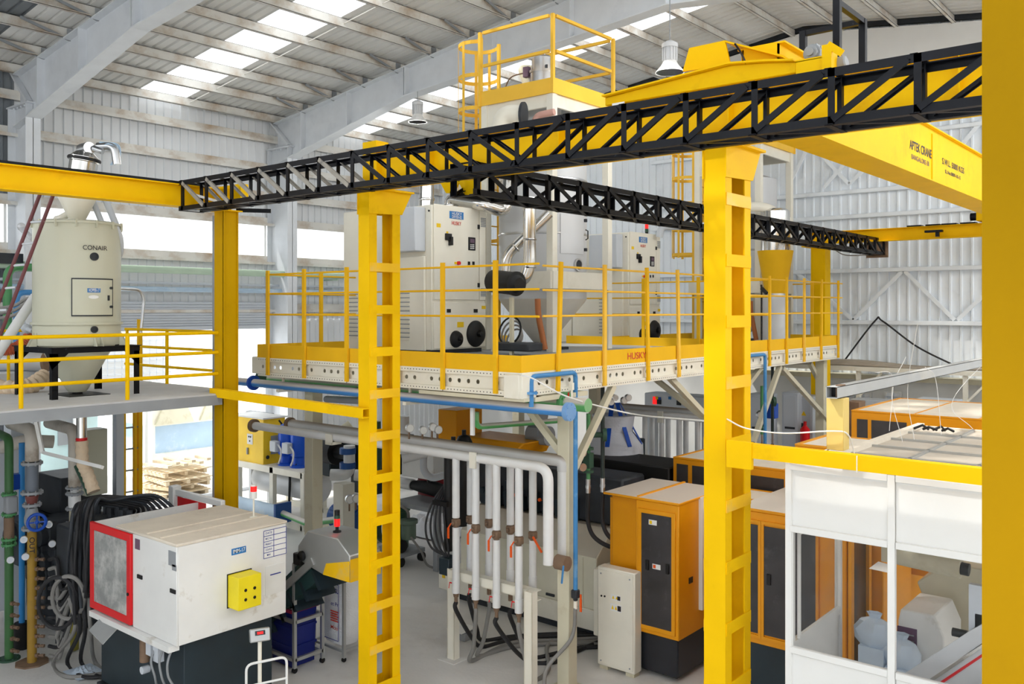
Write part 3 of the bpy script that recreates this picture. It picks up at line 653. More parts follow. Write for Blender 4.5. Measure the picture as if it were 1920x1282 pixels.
# ---- guard rails: flat posts, three round rails
RZ = (H + .476, H + .205, H - .087)
t = thing('guard_rail', 'yellow guard rail along the left edge of the dryer platform', 'railing', ((PXL + PXR) / 2, PYF, BB))
def post(x, y, ax, lean=0, m=YELO, zb=BB + .02, zt=H + .53):
    a = V((x, y, zb)); b = V((x, y, zt)) + (X_ if ax == 'x' else Y_) * lean
    mb = MB(); 
    if ax == 'x': mb.bar(a, b, .055, .03, (0, 1, 0))
    else: mb.bar(a, b, .055, .03, (1, 0, 0))
    part('post', mb, m, t)
for u in (502, 570, 650, 745, 830, 929): post(UX(u, PYF - .03), PYF - .03, 'x')
for z in RZ: mb = MB(); mb.tube([(UX(500, PYF), PYF - .01, z), (UX(1012, PYF), PYF - .01, z)], .0125, 8); part('rail', mb, YELO, t)
t = thing('guard_rail', 'yellow guard rail along the right edge of the dryer platform', 'railing', (PXR, 12, BB))
for i, u in enumerate((1042, 1130, 1212, 1270, 1325, 1385, 1440, 1472, 1505, 1537, 1569)): post(PXR + .03, UY(u, PXR), 'y', (.06, 0, -.04, -.05, 0, 0, 0, 0, 0, .02, 0)[i], YELP if i in (1, 3, 8) else YELO)
for z in RZ: mb = MB(); mb.tube([(PXR + .01, UY(1017, PXR), z), (PXR + .01, UY(1578, PXR), z)], .0125, 8); part('rail', mb, YELP, t)
t = thing('guard_rail', 'yellow guard rail across the platform before the second dryer', 'railing', (-7.5, 13.6, DK))
for u in (1141, 1208, 1311): post(UX(u, 13.6), 13.57, 'x', zb=DK)
for z in RZ: mb = MB(); mb.tube([(UX(1062, 13.6), 13.6, z - .02), (UX(1440, 13.6), 13.6, z - .02)], .0125, 8); part('rail', mb, YELO, t)
t = thing('guard_rail', 'yellow guard rail at the back left corner of the dryer platform', 'railing', (PXL, 9, DK))
post(UX(503, PYF), UY(602, UX(503, PYF)), 'y', zb=DK)
for z in RZ: mb = MB(); mb.tube([(UX(503, PYF), PYF, z), (UX(503, PYF), 9.6, z)], .0125, 8); part('rail', mb, YELO, t)
t = thing('guard_rail', 'short yellow guard rail at the far end of the platform', 'railing', (-6.5, PYE, DK))
post(-6.55, PYE - .03, 'x', zb=DK)
for z in RZ: mb = MB(); mb.tube([(PXR, PYE, z), (-6.95, PYE, z)], .0125, 8); part('rail', mb, YELO, t)
# ---- dryer cabinets
def dryer():
    XF, YF, YB, ZB, ZT_ = -9.0, 9.04, 10.2, DK, H + 1.487
    q = lambda x, y: PX(480 + x / 2.981, 340 + y / 2.981, XF)
    t = thing('dryer_cabinet', 'big cream dryer cabinet with two black dials, nearer of the pair', 'cabinet', (-10, 9.6, DK))
    mb = MB(); mb.box((-10.3, YF, ZB + .06), (XF, YB, ZT_)); part('body', mb, CRM, t, bev=.012)
    mb = MB(); mb.box((-10.95, YF - .0, ZB), (-10.31, YB, ZT_ + .02)); part('side_cabinet', mb, CRM, t, bev=.012)
    mb = MB(); mb.box((-10.3, YF + .03, ZB), (XF - .05, YB - .03, ZB + .06)); part('plinth', mb, DARK, t)
    mb = MB(); mb.box((-9.75, YF - .22, H + .82), (-9.12, YF, H + 1.45)); part('control_box', mb, GRYL, t, bev=.01)
    mb = MB(); mb.box((-9.62, YF - .05, ZB + .05), (-9.1, YF, H + .75)); part('side_panel', mb, CRM, t, bev=.008)
    def plate(name, x0, y0, x1, y1, d, m, par=t, bev=0):
        a, b = q(x0, y0), q(x1, y1); y = (q(x0, (y0 + y1) / 2).y, q(x1, (y0 + y1) / 2).y); zc0 = (q((x0 + x1) / 2, y0)).z; zc1 = q((x0 + x1) / 2, y1).z
        mb = MB(); mb.box((XF, y[0], zc0), (XF + d, y[1], zc1)); return part(name, mb, m, par, bev=bev)
    dz = q(1115, 140).z, q(1115, 662).z
    mb = MB(); mb.box((XF, q(990, 400).y, dz[1]), (XF + .022, q(1240, 400).y, dz[0])); door = part('door', mb, CRM, t, bev=.006)
    mb = MB(); mb.box((XF, q(1246, 400).y, dz[1]), (XF + .015, YB - .01, dz[0])); part('strip_panel', mb, CRM, t, bev=.004)
    mb = MB(); mb.box((XF, q(990, 400).y, ZB + .08), (XF + .015, YB - .01, dz[1] - .04)); lowp = part('lower_panel', mb, CRM, t, bev=.006)
    for y0, y1 in ((205, 258), (597, 645)):
        for i in range(6):
            yy = y0 + (y1 - y0) * i / 6; plate('louvre', 1252, yy, 1280, yy + (y1 - y0) / 9, .02, GRYP)
    lb = plate('label_plate', 1075, 170, 1153, 211, .026, LBL, door)
    for k, s in enumerate(('HUSKY', 'DRYER-02')):
        a = q(1114, 183 + k * 18); text(s, (XF + .03, a.y, a.z), Y_, Z_, .042, PAP, door, wmax=.21)
    a = q(1113, 236); text('HUSKY', (XF + .026, a.y, a.z), Y_, Z_, .055, INKR, door, wmax=.2)
    plate('sticker', 1003, 235, 1026, 257, .024, LYEL, door); plate('sticker', 1257, 695, 1279, 713, .02, LYEL, lowp); plate('sticker', 1120, 785, 1156, 815, .02, LYEL, lowp)
    plate('switch_base', 1050, 292, 1083, 330, .05, BLKP, door, .005); plate('switch_handle', 1069, 310, 1082, 358, .08, BLKP, door, .005); plate('sticker', 1057, 280, 1068, 290, .025, LYEL, door)
    plate('keypad', 1180, 313, 1218, 386, .035, BLKP, door, .004); plate('screen', 1188, 322, 1211, 344, .037, PURP, door)
    for r in range(3):
        for c in range(3): plate('key', 1188 + c * 8, 352 + r * 10, 1193 + c * 8, 358 + r * 10, .039, PAP, door)
    plate('knob_plate', 1103, 450, 1117, 463, .03, LYEL, door); a = q(1122, 457); mb = MB(); mb.cyl((XF + .02, a.y, a.z), (XF + .06, a.y, a.z), .028); part('stop_button', mb, RED, door)
    for x in (1178, 1203): plate('socket', x, 448, x + 11, 467, .03, BLKP, door)
    for x in (1236, 1236): pass
    for y in (255, 580): plate('hinge', 1232, y - 12, 1242, y + 12, .035, BLKP, door)
    for x in (1062, 1212): plate('recess_handle', x, 713, x + 22, 733, .02, BLKP, lowp)
    for (x, y, r) in ((1112, 881, .125), (1222, 851, .2)):
        a = q(x, y); mb = MB(); mb.lathe((XF + .01, a.y, a.z), [(r, 0), (r, .02), (r * .85, .06), (r * .45, .085), (r * .3, .085), (r * .3, .07), (r * .2, .07), (r * .18, .13), (r * .08, .14)], 32, (1, 0, 0)); part('dial', mb, BLKP, lowp)
    for x0, x1 in ((-10.85, -10.6), (-9.62, -9.4)):
        for i in range(22): mb = MB(); z = ZB + .2 + i * .032; mb.box((x0, YF - .012 - (.05 if x0 > -10 else 0), z), (x1, YF, z + .014)); part('louvre', mb, GRYP if i % 2 else CRM, t)
    for x in (-10.2, -9.05): 
        mb = MB(); mb.cyl((x, YF - .008, H + 1.4), (x, YF, H + 1.4), .015, n=8); part('bolt', mb, BLKP, t)
    return t
d1 = dryer()
d2 = dup(d1, (0, 5.23, -.05), 'cream dryer cabinet with two black dials, farther of the pair')
mb = MB(); b = PX(1229, 440, -9); b = V((-9.2, b.y, H + 1.44))
t = thing('beacon_light', 'red and green signal light on top of the farther dryer', 'light', b)
mb = MB(); mb.cyl(b, b + Z_ * .05, .03); mb.cyl(b + Z_ * .05, b + Z_ * .07, .032); part('base', mb, BLKP, t)
mb = MB(); mb.cyl(b + Z_ * .07, b + Z_ * .14, .034); part('lens', mb, GRND, t, label='green lens'); mb = MB(); mb.cyl(b + Z_ * .14, b + Z_ * .22, .034); mb.sphere(b + Z_ * .22, .03); part('lens', mb, REDL, t, label='red lens')
# silver ducts on top of the dryer, off to the hopper
t = thing('dryer_duct', 'shiny round duct rising from the left of the nearer dryer top', 'duct', PX(800, 382, -9.6))
mb = MB(); p = PX(800, 383, -9.9); p.z = H + 1.48; mb.tube(bend([p, p + Z_ * 1.0, p + V((.6, 1.2, 1.0))], .3), .115, 18); part('pipe', mb, SHINY, t); mb = MB(); mb.lathe(p + Z_ * .2, [(.125, 0), (.13, .02), (.125, .04)], 18); part('clamp_band', mb, SHINY, t)
t = thing('dryer_duct', 'shiny elbow duct at the right of the nearer dryer top', 'duct', PX(845, 382, -9.6))
p = PX(845, 383, -9.5); p.z = H + 1.48; e = PX(905, 382, -8.8); f_ = PX(948, 398, -8.6)
mb = MB(); mb.tube(bend([p, p + Z_ * .22, e, f_, f_ + V((-.05, .15, .7))], .15), .1, 18); part('pipe', mb, SHINY, t); mb = MB(); mb.lathe(p + Z_ * .08, [(.115, 0), (.12, .02), (.115, .04)], 18); part('clamp_band', mb, SHINY, t)
mb = MB(); p = PX(880, 372, -9.8); mb.tube(bend([p + V((-.8, .4, .3)), p + V((0, .6, .3)), p + V((.4, .9, .1)), p + V((.5, 1.0, -.6))], .3), .14, 16); solo('beige_duct', mb, CRM, 'cream curved duct behind the shiny pipes above the nearer dryer', 'duct')
mb = MB(); p = PX(648, 380, -10.8); mb.tube([(p.x, 9.6, H + 1.48), (p.x, 9.6, H + 2.1)], .05, 12); solo('vent_pipe', mb, SILV, 'thin metal vent pipe on the left end of the nearer dryer', 'pipe')
# ---- silver hopper with its square frame
def hopper():
    c = V((-8.78, 11.35, 0)); r = .71
    t = thing('silver_hopper', 'tall silver drying hopper with tapered bottom behind the platform corner', 'hopper', (c.x, c.y, DK))
    mb = MB(); mb.lathe((c.x, c.y, H), [(r, .15), (r, .3), (r + .015, .3), (r + .015, .34), (r, .34), (r, 2.62), (r - .25, 2.72), (.3, 2.74), (.3, 3.2)], 40); part('shell', mb, SILP, t)
    mb = MB(); mb.lathe((c.x, c.y, H), [(.07, -.62), (.12, -.58), (r - .03, .1), (r, .16)], 40); part('cone', mb, mat('warm_silver', (226, 221, 210), .4, .05, .04), t)
    for k, z in enumerate((H + 1.15, H + 2.0)):
        mb = MB(); mb.lathe((c.x, c.y, z), [(r, 0), (r + .012, .01), (r + .012, .03), (r, .04)], 40); part('band', mb, SILV, t)
    an = radians(-9); nrm = V((cos(an), sin(an), 0)); tn = V((-sin(an), cos(an), 0)); o = c + nrm * (r + .004)
    mb = MB(); m = 7
    v = []
    for z in (H + .85, H + 1.46):
        for i in range(m): a = an + (i / (m - 1) - .5) * .72; v.append((c.x + cos(a) * (r + .014), c.y + sin(a) * (r + .014), z))
    for z in (H + .85, H + 1.46):
        for i in range(m): a = an + (i / (m - 1) - .5) * .72; v.append((c.x + cos(a) * (r - .01), c.y + sin(a) * (r - .01), z))
    f = [(i, i + 1, m + i + 1, m + i) for i in range(m - 1)] + [(i, 2 * m + i, 2 * m + i + 1, i + 1) for i in range(m - 1)] + [(m + i, m + i + 1, 3 * m + i + 1, 3 * m + i) for i in range(m - 1)] + [(0, m, 3 * m, 2 * m), (m - 1, 3 * m - 1, 4 * m - 1, 2 * m - 1)]
    mb.add(v, f); dr = part('door', mb, SILP, t)
    a = an + .4; mb = MB(); e = c + V((cos(a), sin(a), 0)) * (r + .03); mb.tube([e + Z_ * (H + 1.08), e + V((cos(a), sin(a), 0)) * .04 + Z_ * (H + 1.1), e + V((cos(a), sin(a), 0)) * .04 + Z_ * (H + 1.22), e + Z_ * (H + 1.24)], .01, 6); part('handle', mb, BLKP, dr)
    for z in (.9, 1.36): mb = MB(); mb.box(e + V((-.02, -.02, H + z)), e + V((.02, .02, H + z + .05))); part('hinge', mb, DARK, dr)
    a = radians(-2); nd = V((cos(a), sin(a), 0)); q = c + nd * r + Z_ * (H + .68); mb = MB(); mb.lathe(q - nd * .02, [(.1, 0), (.1, .05), (.075, .05), (.07, .02)], 20, nd); pt = part('porthole', mb, SILV, t)
    mb = MB(); mb.lathe(q - nd * .02, [(.072, 0), (.072, .03), (.01, .03)], 16, nd); part('sight_glass', mb, DARK, pt)
    for ax in range(4):
        R_ = r + .06; s = .0
        p = [V((-R_, -R_, 0)), V((R_, -R_, 0)), V((R_, R_, 0)), V((-R_, R_, 0))]; a_, b_ = p[ax] + c, p[(ax + 1) % 4] + c
        mb = MB(); mb.bar(a_ + Z_ * (H + .43), b_ + Z_ * (H + .43), .06, .26); part('support_frame', mb, CRM, t)
    mb = MB(); mb.tube(bend([PD(1008, 560, 13.2), PD(1009, 590, 13.2), PD(1022, 655, 13.2)], .1), .045, 12); part('drain_hose', mb, mat('brown_hose', (178, 108, 62), .5), t, label='brown hose down the cone')
    mb = MB(); mb.box((c.x - .3, c.y - .3, DK), (c.x + .3, c.y + .3, DK + .04)); mb.cyl((c.x, c.y, DK + .03), (c.x, c.y, H - .6), .075); part('outlet', mb, DARK, t)
    return t
h1 = hopper()
h2 = dup(h1, (.7, 5.8, 0), 'silver drying hopper in the far tower, mostly hidden by the broad yellow column')
# pipes around the hopper
mb = MB(); P = lambda u, v: PD(u, v, 12.9)
mb.tube(bend([P(993, 370), P(993, 498), P(982, 525), P(960, 528)], .22), .095, 18); t = solo('return_air_pipe', mb, SHINY, 'shiny vertical return pipe running down to the black filter drum', 'pipe')
for v in (392, 451, 503): q = P(993, v); mb = MB(); mb.lathe(q, [(.1, 0), (.108, .015), (.1, .03)], 18); part('clamp_band', mb, SHINY, t)
mb = MB(); P = lambda u, v: PD(u, v, 13.2); mb.tube(bend([P(1030, 400), P(950, 478), P(948, 515)], .12), .075, 16); t = solo('slanting_air_pipe', mb, SHINY, 'shiny pipe slanting across the silver hopper', 'pipe')
q = P(965, 465); mb = MB(); mb.lathe(q, [(.08, 0), (.09, .015), (.08, .03)], 16, P(1030, 400) - P(950, 478)); part('clamp_band', mb, SHINY, t)
a = PD(925, 527, 12.9); b = a + X_ * .0 + (PD(968, 532, 12.5) - a)
t = thing('filter_drum', 'black filter drum beside the silver hopper', 'filter', (a + b) / 2)
mb = MB(); mb.cyl(a, b, .165, n=28); part('drum', mb, BLKP, t); d_ = (b - a).normalized()
mb = MB(); mb.lathe(b - d_ * .03, [(.175, 0), (.175, .04), (.13, .05), (.09, .1)], 28, d_); part('end_cap', mb, BLKP, t); mb = MB(); mb.bar(a - Z_ * .2, a - Z_ * 1.02, .05, .05); mb.bar(b - Z_ * .2 - d_ * .1, b - Z_ * 1.05 - d_ * .1, .05, .05); part('stand', mb, CRMD, t)
for k in range(4):
    c = PD(956 + k * 3, 620 + 5 * k, 13.0); pts = [c + V((cos(a_) * (.2 - .02 * k), sin(a_) * .06, sin(a_) * (.2 - .02 * k))) for a_ in [i * 2 * pi / 20 for i in range(20)]]
    mb = MB(); mb.tube(pts, .014, 8, closed=True); solo('coiled_hose', mb, BLKP if k == 0 else GREYH, ('large black cable loop hanging beside the silver hopper', 'outer grey hose coil beside the silver hopper', 'middle grey hose coil beside the silver hopper', 'smallest grey hose coil beside the silver hopper')[k], 'hose')
c = PD(962, 655, 12.6); mb = MB(); mb.box(c + V((-.3, -.1, -.02)), c + V((.35, .25, .1))); solo('blower_box', mb, DARK, 'low dark blower box on the platform under the hose coils', 'box', bev=.02)
# ---- access tower over the hopper
def tower():
    x0, x1, y0, y1, zd = -9.42, -8.1, 10.7, 12.2, H + 3.25
    t = thing('access_tower', 'cream tower with yellow top railing and ladder cage, nearer of the two', 'tower', ((x0 + x1) / 2, (y0 + y1) / 2, DK))
    for x in (x0, x1):
        for y in (y0, y1):
            mb = MB(); mb.box((x - .06, y - .06, DK), (x + .06, y + .06, zd)); part('leg', mb, CRM, t, bev=.005)
    for a, b in (((x0, y0), (x1, y0)), ((x1, y0), (x1, y1)), ((x0, y1), (x1, y1)), ((x0, y0), (x0, y1))):
        mb = MB(); mb.bar((*a, zd - .1), (*b, zd - .1), .05, .2); part('head_beam', mb, CRM, t)
        mb = MB(); d = (V((*b, 0)) - V((*a, 0))).normalized(); out = V((d.y, -d.x, 0)); mid = V(((x0 + x1) / 2, (y0 + y1) / 2, 0)); 
        pa, pb = V((*a, 0)), V((*b, 0)); s = ((pa + pb) / 2 - mid).normalized() * .07
        mb.bar(pa + s - d * .07 + Z_ * (zd + .1), pb + s + d * .07 + Z_ * (zd + .1), .015, .23); part('toe_board', mb, YELP, t)
        if a != (x0, y0) or b != (x0, y1):
            for z in (zd + .62, zd + 1.15): mb = MB(); mb.bar(pa + s + Z_ * z, pb + s + Z_ * z, .045, .045); part('rail', mb, YELP, t)
    mb = MB(); mb.box((x0, y0, zd), (x1, y1, zd + .02)); part('deck', mb, GRYP, t)
    for x, y in ((x0, y0), (x1, y0), (x1, y1), (x0, y1)):
        sx, sy = (-.07 if x == x0 else .07), (-.07 if y == y0 else .07)
        mb = MB(); mb.box((x + sx - .025, y + sy - .025, zd - .02), (x + sx + .025, y + sy + .025, zd + 1.17)); part('rail_post', mb, YELP, t)
    # ladder and cage on the left side
    cx_, cy, r = x0 - .36, y0 + .2, .32
    lad = []
    for dy in (-.22, .22):
        mb = MB(); mb.box((x0 - .12, cy + dy - .02, DK), (x0 - .07, cy + dy + .02, zd + 1.1)); lad.append(part('ladder_rail', mb, YELP, t))
    z = DK + .2
    while z < zd + .1: mb = MB(); mb.tube([(x0 - .095, cy - .2, z), (x0 - .095, cy + .2, z)], .012, 6); part('rung', mb, YELP, t); z += .3
    for z in [zd + 1.02 - .53 * k for k in range(7)]:
        mb = MB(); A = [radians(70 + 220 * i / 14) for i in range(15)]
        ou = [(cx_ + cos(a) * r, cy + sin(a) * r) for a in A]
        v = [(x, y, z) for x, y in ou] + [(x, y, z + .06) for x, y in ou]; v += [(cx_ + (x - cx_) * .975, cy + (y - cy) * .975, c) for x, y, c in v]
        n = 15; f = []
        for i in range(n - 1): f += [(i, i + 1, n + i + 1, n + i), (2 * n + i, 3 * n + i, 3 * n + i + 1, 2 * n + i + 1), (n + i, n + i + 1, 3 * n + i + 1, 3 * n + i), (i, 2 * n + i, 2 * n + i + 1, i + 1)]
        mb.add(v, f); mb.bar((ou[0][0], ou[0][1], z + .03), (x0 - .1, cy + .22, z + .03), .008, .06); mb.bar((ou[-1][0], ou[-1][1], z + .03), (x0 - .1, cy - .22, z + .03), .008, .06); part('cage_hoop', mb, YELP, t)
    for a in (95, 137, 180, 223, 265):
        a = radians(a); mb = MB(); mb.bar((cx_ + cos(a) * r, cy + sin(a) * r, zd - 2.2), (cx_ + cos(a) * r, cy + sin(a) * r, zd + 1.08), .05, .008, (cos(a), sin(a), 0)); part('cage_strip', mb, YELP, t)
    for y in (y0 + .0,): 
        mb = MB(); mb.box((x0 + .05, y - .03, zd - .55), (x0 + .45, y + .03, zd - .2)); part('wall_plate', mb, CRM, t)
    return t
tw1 = tower()
tw2 = dup(tw1, (.7, 5.8, 0), 'cream tower with ladder cage, farther one seen beside the broad yellow column')
c = PD(1017, 150, 14.1); c.z = H + 3.34
t = thing('suction_receiver', 'silver vacuum receiver pot on the nearer tower deck', 'vessel', c)
mb = MB(); mb.lathe(c, [(.17, 0), (.2, .02), (.2, .38), (.215, .38), (.215, .42), (.17, .42), (.17, .62), (.12, .66)], 26); part('pot', mb, SILV, t)
mb = MB(); mb.tube([c + V((.16, -.1, .4)), c + V((.16, -.1, .48))], .02); mb.tube(spline([c + V((.0, 0, .66)), c + V((.02, 0, .74)), c + V((.1, 0, .72))]), .01, 6); part('latch', mb, DARK, t)
mb = MB(); mb.box((c.x - .22, c.y - .22, H + 3.27), (c.x + .22, c.y + .22, H + 3.34)); part('base_plate', mb, GRYP, t); mb = MB(); q = c + V((-.22, -.12, .42)); mb.box(q - V((.05, .04, .08)), q + V((.05, .04, .08))); part('air_valve', mb, PURP, t)
mb = MB(); mb.tube(spline([q, q + V((-.3, -.05, -.05)), q + V((-.45, -.05, -.3)), q + V((-.5, -.05, -.5))]), .012, 6); part('air_hose', mb, BRN, t)
mb = MB(); a = PD(976, 128, 14.9); mb.tube(bend([a + V((.0, .3, .05)), a, a + V((.2, 0, -.45))], .1), .06, 14); solo('beige_elbow', mb, CRMD, 'dusty cream elbow pipe behind the vacuum receiver pot', 'pipe')
a = PD(955, 215, 13.1); t = thing('white_blower_elbow', 'fat white elbow duct under the nearer tower deck', 'duct', a)
mb = MB(); mb.tube(bend([a + V((-.2, -.02, -.3)), a + V((-.1, 0, .02)), a + V((.16, .1, .0))], .25, 8), .14, 22); part('elbow', mb, CRM, t)
mb = MB(); mb.lathe(a + V((.16, .1, .0)), [(.1, 0), (.18, .0), (.18, .04), (.1, .04)], 22, V((.26, .1, -.02))); part('flange', mb, DARK, t)
mb = MB(); mb.box(a + V((-.65, -.08, -.75)), a + V((.2, .3, -.35))); part('housing', mb, WHT, t, bev=.02)
a = PD(1015, 215, 13.0); mb = MB(); mb.tube(bend([a + V((-.15, 0, -.2)), a + V((-.1, 0, .0)), a + V((.2, .05, .02))], .12, 6), .05, 12); solo('pink_hose', mb, mat('pinkish_hose', (206, 160, 148), .5), 'short pinkish bent hose under the nearer tower deck', 'hose')
# yellow cone feed hopper at the far tower
c = V((-6.98, 16.3, 0)); t = thing('cone_hopper', 'bright yellow cone hopper on a silver vessel at the far tower', 'hopper', (c.x, c.y, DK))
r0 = .335; zt = PD(1460, 470, 16.95).z; zb = PD(1460, 550, 16.95).z
mb = MB(); mb.lathe((c.x, c.y, 0), [(.17, zb), (.19, zb), (r0, zt), (r0 - .03, zt), (.17, zb + .05)], 32); part('cone', mb, YELO, t)
mb = MB(); mb.lathe((c.x, c.y, 0), [(.24, DK + .02), (.24, zb - .12), (.18, zb - .02)], 28); part('vessel', mb, SILP, t)
mb = MB(); mb.lathe((c.x, c.y, 0), [(.17, zb - .05), (.2, zb - .05), (.2, zb), (.17, zb)], 24); mb.box((c.x - .2, c.y - .05, zb - .09), (c.x - .12, c.y + .05, zb)); part('collar', mb, SILV, t)
mb = MB(); mb.lathe((c.x, c.y, 0), [(.27, zt - .05), (.27, zt + .75), (.2, zt + .8)], 24); part('feed_pipe', mb, SHINY, t)
t = thing('feed_duct', 'white bent duct above the yellow cone hopper', 'duct', (c.x, c.y, zt + 1))
mb = MB(); q = PD(1410, 390, 17); mb.tube(bend([q + V((-.6, -.3, .02)), q + V((.25, .1, .02)), q + V((.5, .5, -.25))], .2), .09, 14); part('duct', mb, CRM, t)
mb = MB(); q = PD(1418, 412, 17); mb.tube(bend([q + V((-.6, -.3, .02)), q + V((.35, .1, .0))], .2), .07, 14); part('duct', mb, CRM, t)
mb = MB(); q = PD(1428, 540, 16.2); mb.bar(q, q + V((.12, -.05, -.1)), .05, .05); mb.tube([q, q + V((-.05, .1, .05))], .02); mb.tube([q, (q.x, q.y, DK)], .015, 6); solo('spot_camera', mb, BLKP, 'small black device on the far platform railing', 'device')
mb = MB(); q = PD(1240, 425, 17.3); mb.tube(bend([q + V((-.05, .0, -.2)), q, q + V((1.0, .5, -.0)), q + V((1.3, .9, -.25))], .1), .07, 10); solo('white_bus_duct', mb, GRYL, 'white bent duct beside the red signal light of the far dryer', 'duct')
# ================================================================ LEFT: hopper deck, beige hopper, pipes, moulding machine
ZM = H - 1.07; XM = -9.97
t = thing('hopper_deck', 'grey steel deck carrying the big beige hopper at left', 'platform', (-11.5, 4, 0))
mb = MB(); mb.box((-13.25, .6, ZM - .02), (XM, 6.27, ZM)); mb.box((-13.25, 6.27, ZM - .02), (-10.45, 6.62, ZM)); part('deck_plate', mb, mat('deck_plate', (206, 206, 206), .7, var=.05, dirt=(188, 188, 188)), t)
for p, q in (((XM, .6), (XM, 6.27)), ((-13.25, .6), (-13.25, 6.62)), ((-13.25, 6.6), (-10.47, 6.6)), ((-13.25, 3.2), (XM, 3.2)), ((-11.6, .6), (-11.6, 6.6))):
    mb = MB(); mb.bar((*p, ZM - .08), (*q, ZM - .08), .05, .12); part('edge_channel', mb, GRYP, t)
for x, y in ((-13.2, 6.55), (-13.2, 1.0), (-10.1, 1.0)): mb = MB(); mb.box((x - .06, y - .06, 0), (x + .06, y + .06, ZM - .1)); part('post', mb, GRYL, t)
t = thing('guard_rail', 'yellow tube guard rail along the front of the beige hopper deck', 'railing', (-10.1, 3.5, ZM))
RM = (H - .31, H - .56, H - .83)
for y in (1.7, 2.85, 3.95, 5.12): mb = MB(); mb.tube([(-10.1, y, ZM), (-10.1, y, RM[0])], .024, 10); part('post', mb, YEL, t)
for z in RM: mb = MB(); mb.tube([(-10.1, .7, z), (-10.1, 6.3, z)], .022, 10); part('rail', mb, YEL, t)
t = thing('guard_rail', 'yellow tube guard rail at the far end of the beige hopper deck', 'railing', (-11.8, 6.55, ZM))
for x in (-10.35, -11.8, -12.95): mb = MB(); mb.tube([(x, 6.56, ZM), (x, 6.56, RM[0])], .024, 10); part('post', mb, YEL, t)
for z in RM: mb = MB(); mb.tube([(-13.0, 6.56, z), (-10.3, 6.56, z)], .02, 10); part('rail', mb, YEL, t)
mb = MB(); mb.tube([(-13.2, 6.56, RM[0]), (-13.2, 4.5, RM[0])], .02, 8); mb.tube([(-13.2, 6.2, RM[0] ), (-13.2, 6.2, ZM)], .022, 8); mb.tube([(-13.2, 5.0, RM[0]), (-13.2, 5.0, ZM)], .022, 8); mb.tube([(-13.2, 6.56, RM[1]), (-13.2, 4.5, RM[1])], .02, 8); part('return_rail', mb, YEL, t)
# ---- hopper stand and hopper
TC = V((-11.27, 5.07, 0)); az0 = math.atan2(-TC.y, -TC.x)
t = thing('hopper_stand', 'black angle-iron stand under the beige hopper', 'stand', (TC.x, TC.y, ZM))
zf = H - .46; r = .53
for sx in (-1, 1):
    for sy in (-1, 1):
        mb = MB(); p = TC + V((sx * r, sy * r, 0)); mb.ell(p + Z_ * ZM, p + Z_ * zf, .07, .008, (-sx, 0, 0), (0, -sy, 0)); part('leg', mb, BLK, t)
        mb = MB()
        a = p + Z_ * (zf - .06); mb.prism([a, a - Y_ * sy * .2, a - Z_ * .2], (-sx * .008, 0, 0)); mb.prism([a, a - X_ * sx * .2, a - Z_ * .2], (0, -sy * .008, 0)); part('gusset', mb, BLK, t)
for k in range(4):
    p = [V((-r, -r, 0)), V((r, -r, 0)), V((r, r, 0)), V((-r, r, 0))]; a, b = TC + p[k], TC + p[(k + 1) % 4]
    mb = MB(); mb.bar(a + Z_ * (zf - .035), b + Z_ * (zf - .035), .012, .07); mb.bar(a + Z_ * (zf - .004), b + Z_ * (zf - .004), .07, .008); part('top_angle', mb, BLK, t)
t = thing('material_hopper', 'big beige cylindrical material hopper with square hatch', 'hopper', (TC.x, TC.y, zf))
R_ = .5
mb = MB(); mb.lathe((TC.x, TC.y, H), [(R_ - .02, -.45), (R_, -.45), (R_, -.2), (R_ + .025, -.2), (R_ + .025, -.185), (R_ + .025, -.17), (R_, -.17), (R_, 1.03), (R_ + .02, 1.03), (R_ + .02, 1.055), (R_ - .04, 1.075)], 56); part('shell', mb, OLIV, t)
mb = MB(); mb.lathe((TC.x, TC.y, H), [(.1, -1.04), (.13, -1.0), (.37, -.56), (.44, -.45)], 48); part('cone', mb, OLIV, t)
mb = MB(); mb.box((TC.x - .25, TC.y - .25, ZM), (TC.x + .35, TC.y + .25, ZM + .008)); mb.cyl((TC.x, TC.y, ZM), (TC.x, TC.y, H - 1.02), .06); part('outlet', mb, BLKP, t)
def curved(name, th0, th1, z0, z1, dr, m, par, n=8):
    mb = MB(); v = []
    for rr in (R_ + dr, R_ + .0005):
        for z in (z0, z1):
            for i in range(n + 1):
                a = az0 + th0 + (th1 - th0) * i / n; v.append((TC.x + cos(a) * rr, TC.y + sin(a) * rr, z))
    k = n + 1; f = []
    for i in range(n): f += [(i, i + 1, k + i + 1, k + i), (k + i, k + i + 1, 3 * k + i + 1, 3 * k + i), (i + 1, i, 2 * k + i, 2 * k + i + 1)]
    f += [(0, k, 3 * k, 2 * k), (n, 2 * k + n, 3 * k + n, k + n)]
    mb.add(v, f); return part(name, mb, m, par)
def th(u): return math.asin(max(-1, min(1, (u - 146) / 77)))
def zv(v): return H - (v - 578) / 1665 * 10.65
mb = None
hr = curved('hatch_frame', th(136), th(205.5), zv(593), zv(521), .012, DARK, t)
ht = curved('hatch', th(138), th(203), zv(590.5), zv(523.5), .022, OLIV, hr)
def on(u, v, s, h, m, par, w=None):
    a = az0 + th(u); nrm = V((cos(a), sin(a), 0)); text(s, V((TC.x, TC.y, zv(v))) + nrm * (R_ + .026), (-nrm.y, nrm.x, 0), Z_, h, m, par, wmax=w)
curved('label_plate', th(162), th(183), zv(548), zv(540), .025, LBL, ht); on(172.5, 544, 'HOPPER-17', .04, PAP, ht, .125)
a = az0 + th(172); nrm = V((cos(a), sin(a), 0)); o = V((TC.x, TC.y, zv(556.5))) + nrm * (R_ + .023); tn = V((-nrm.y, nrm.x, 0))
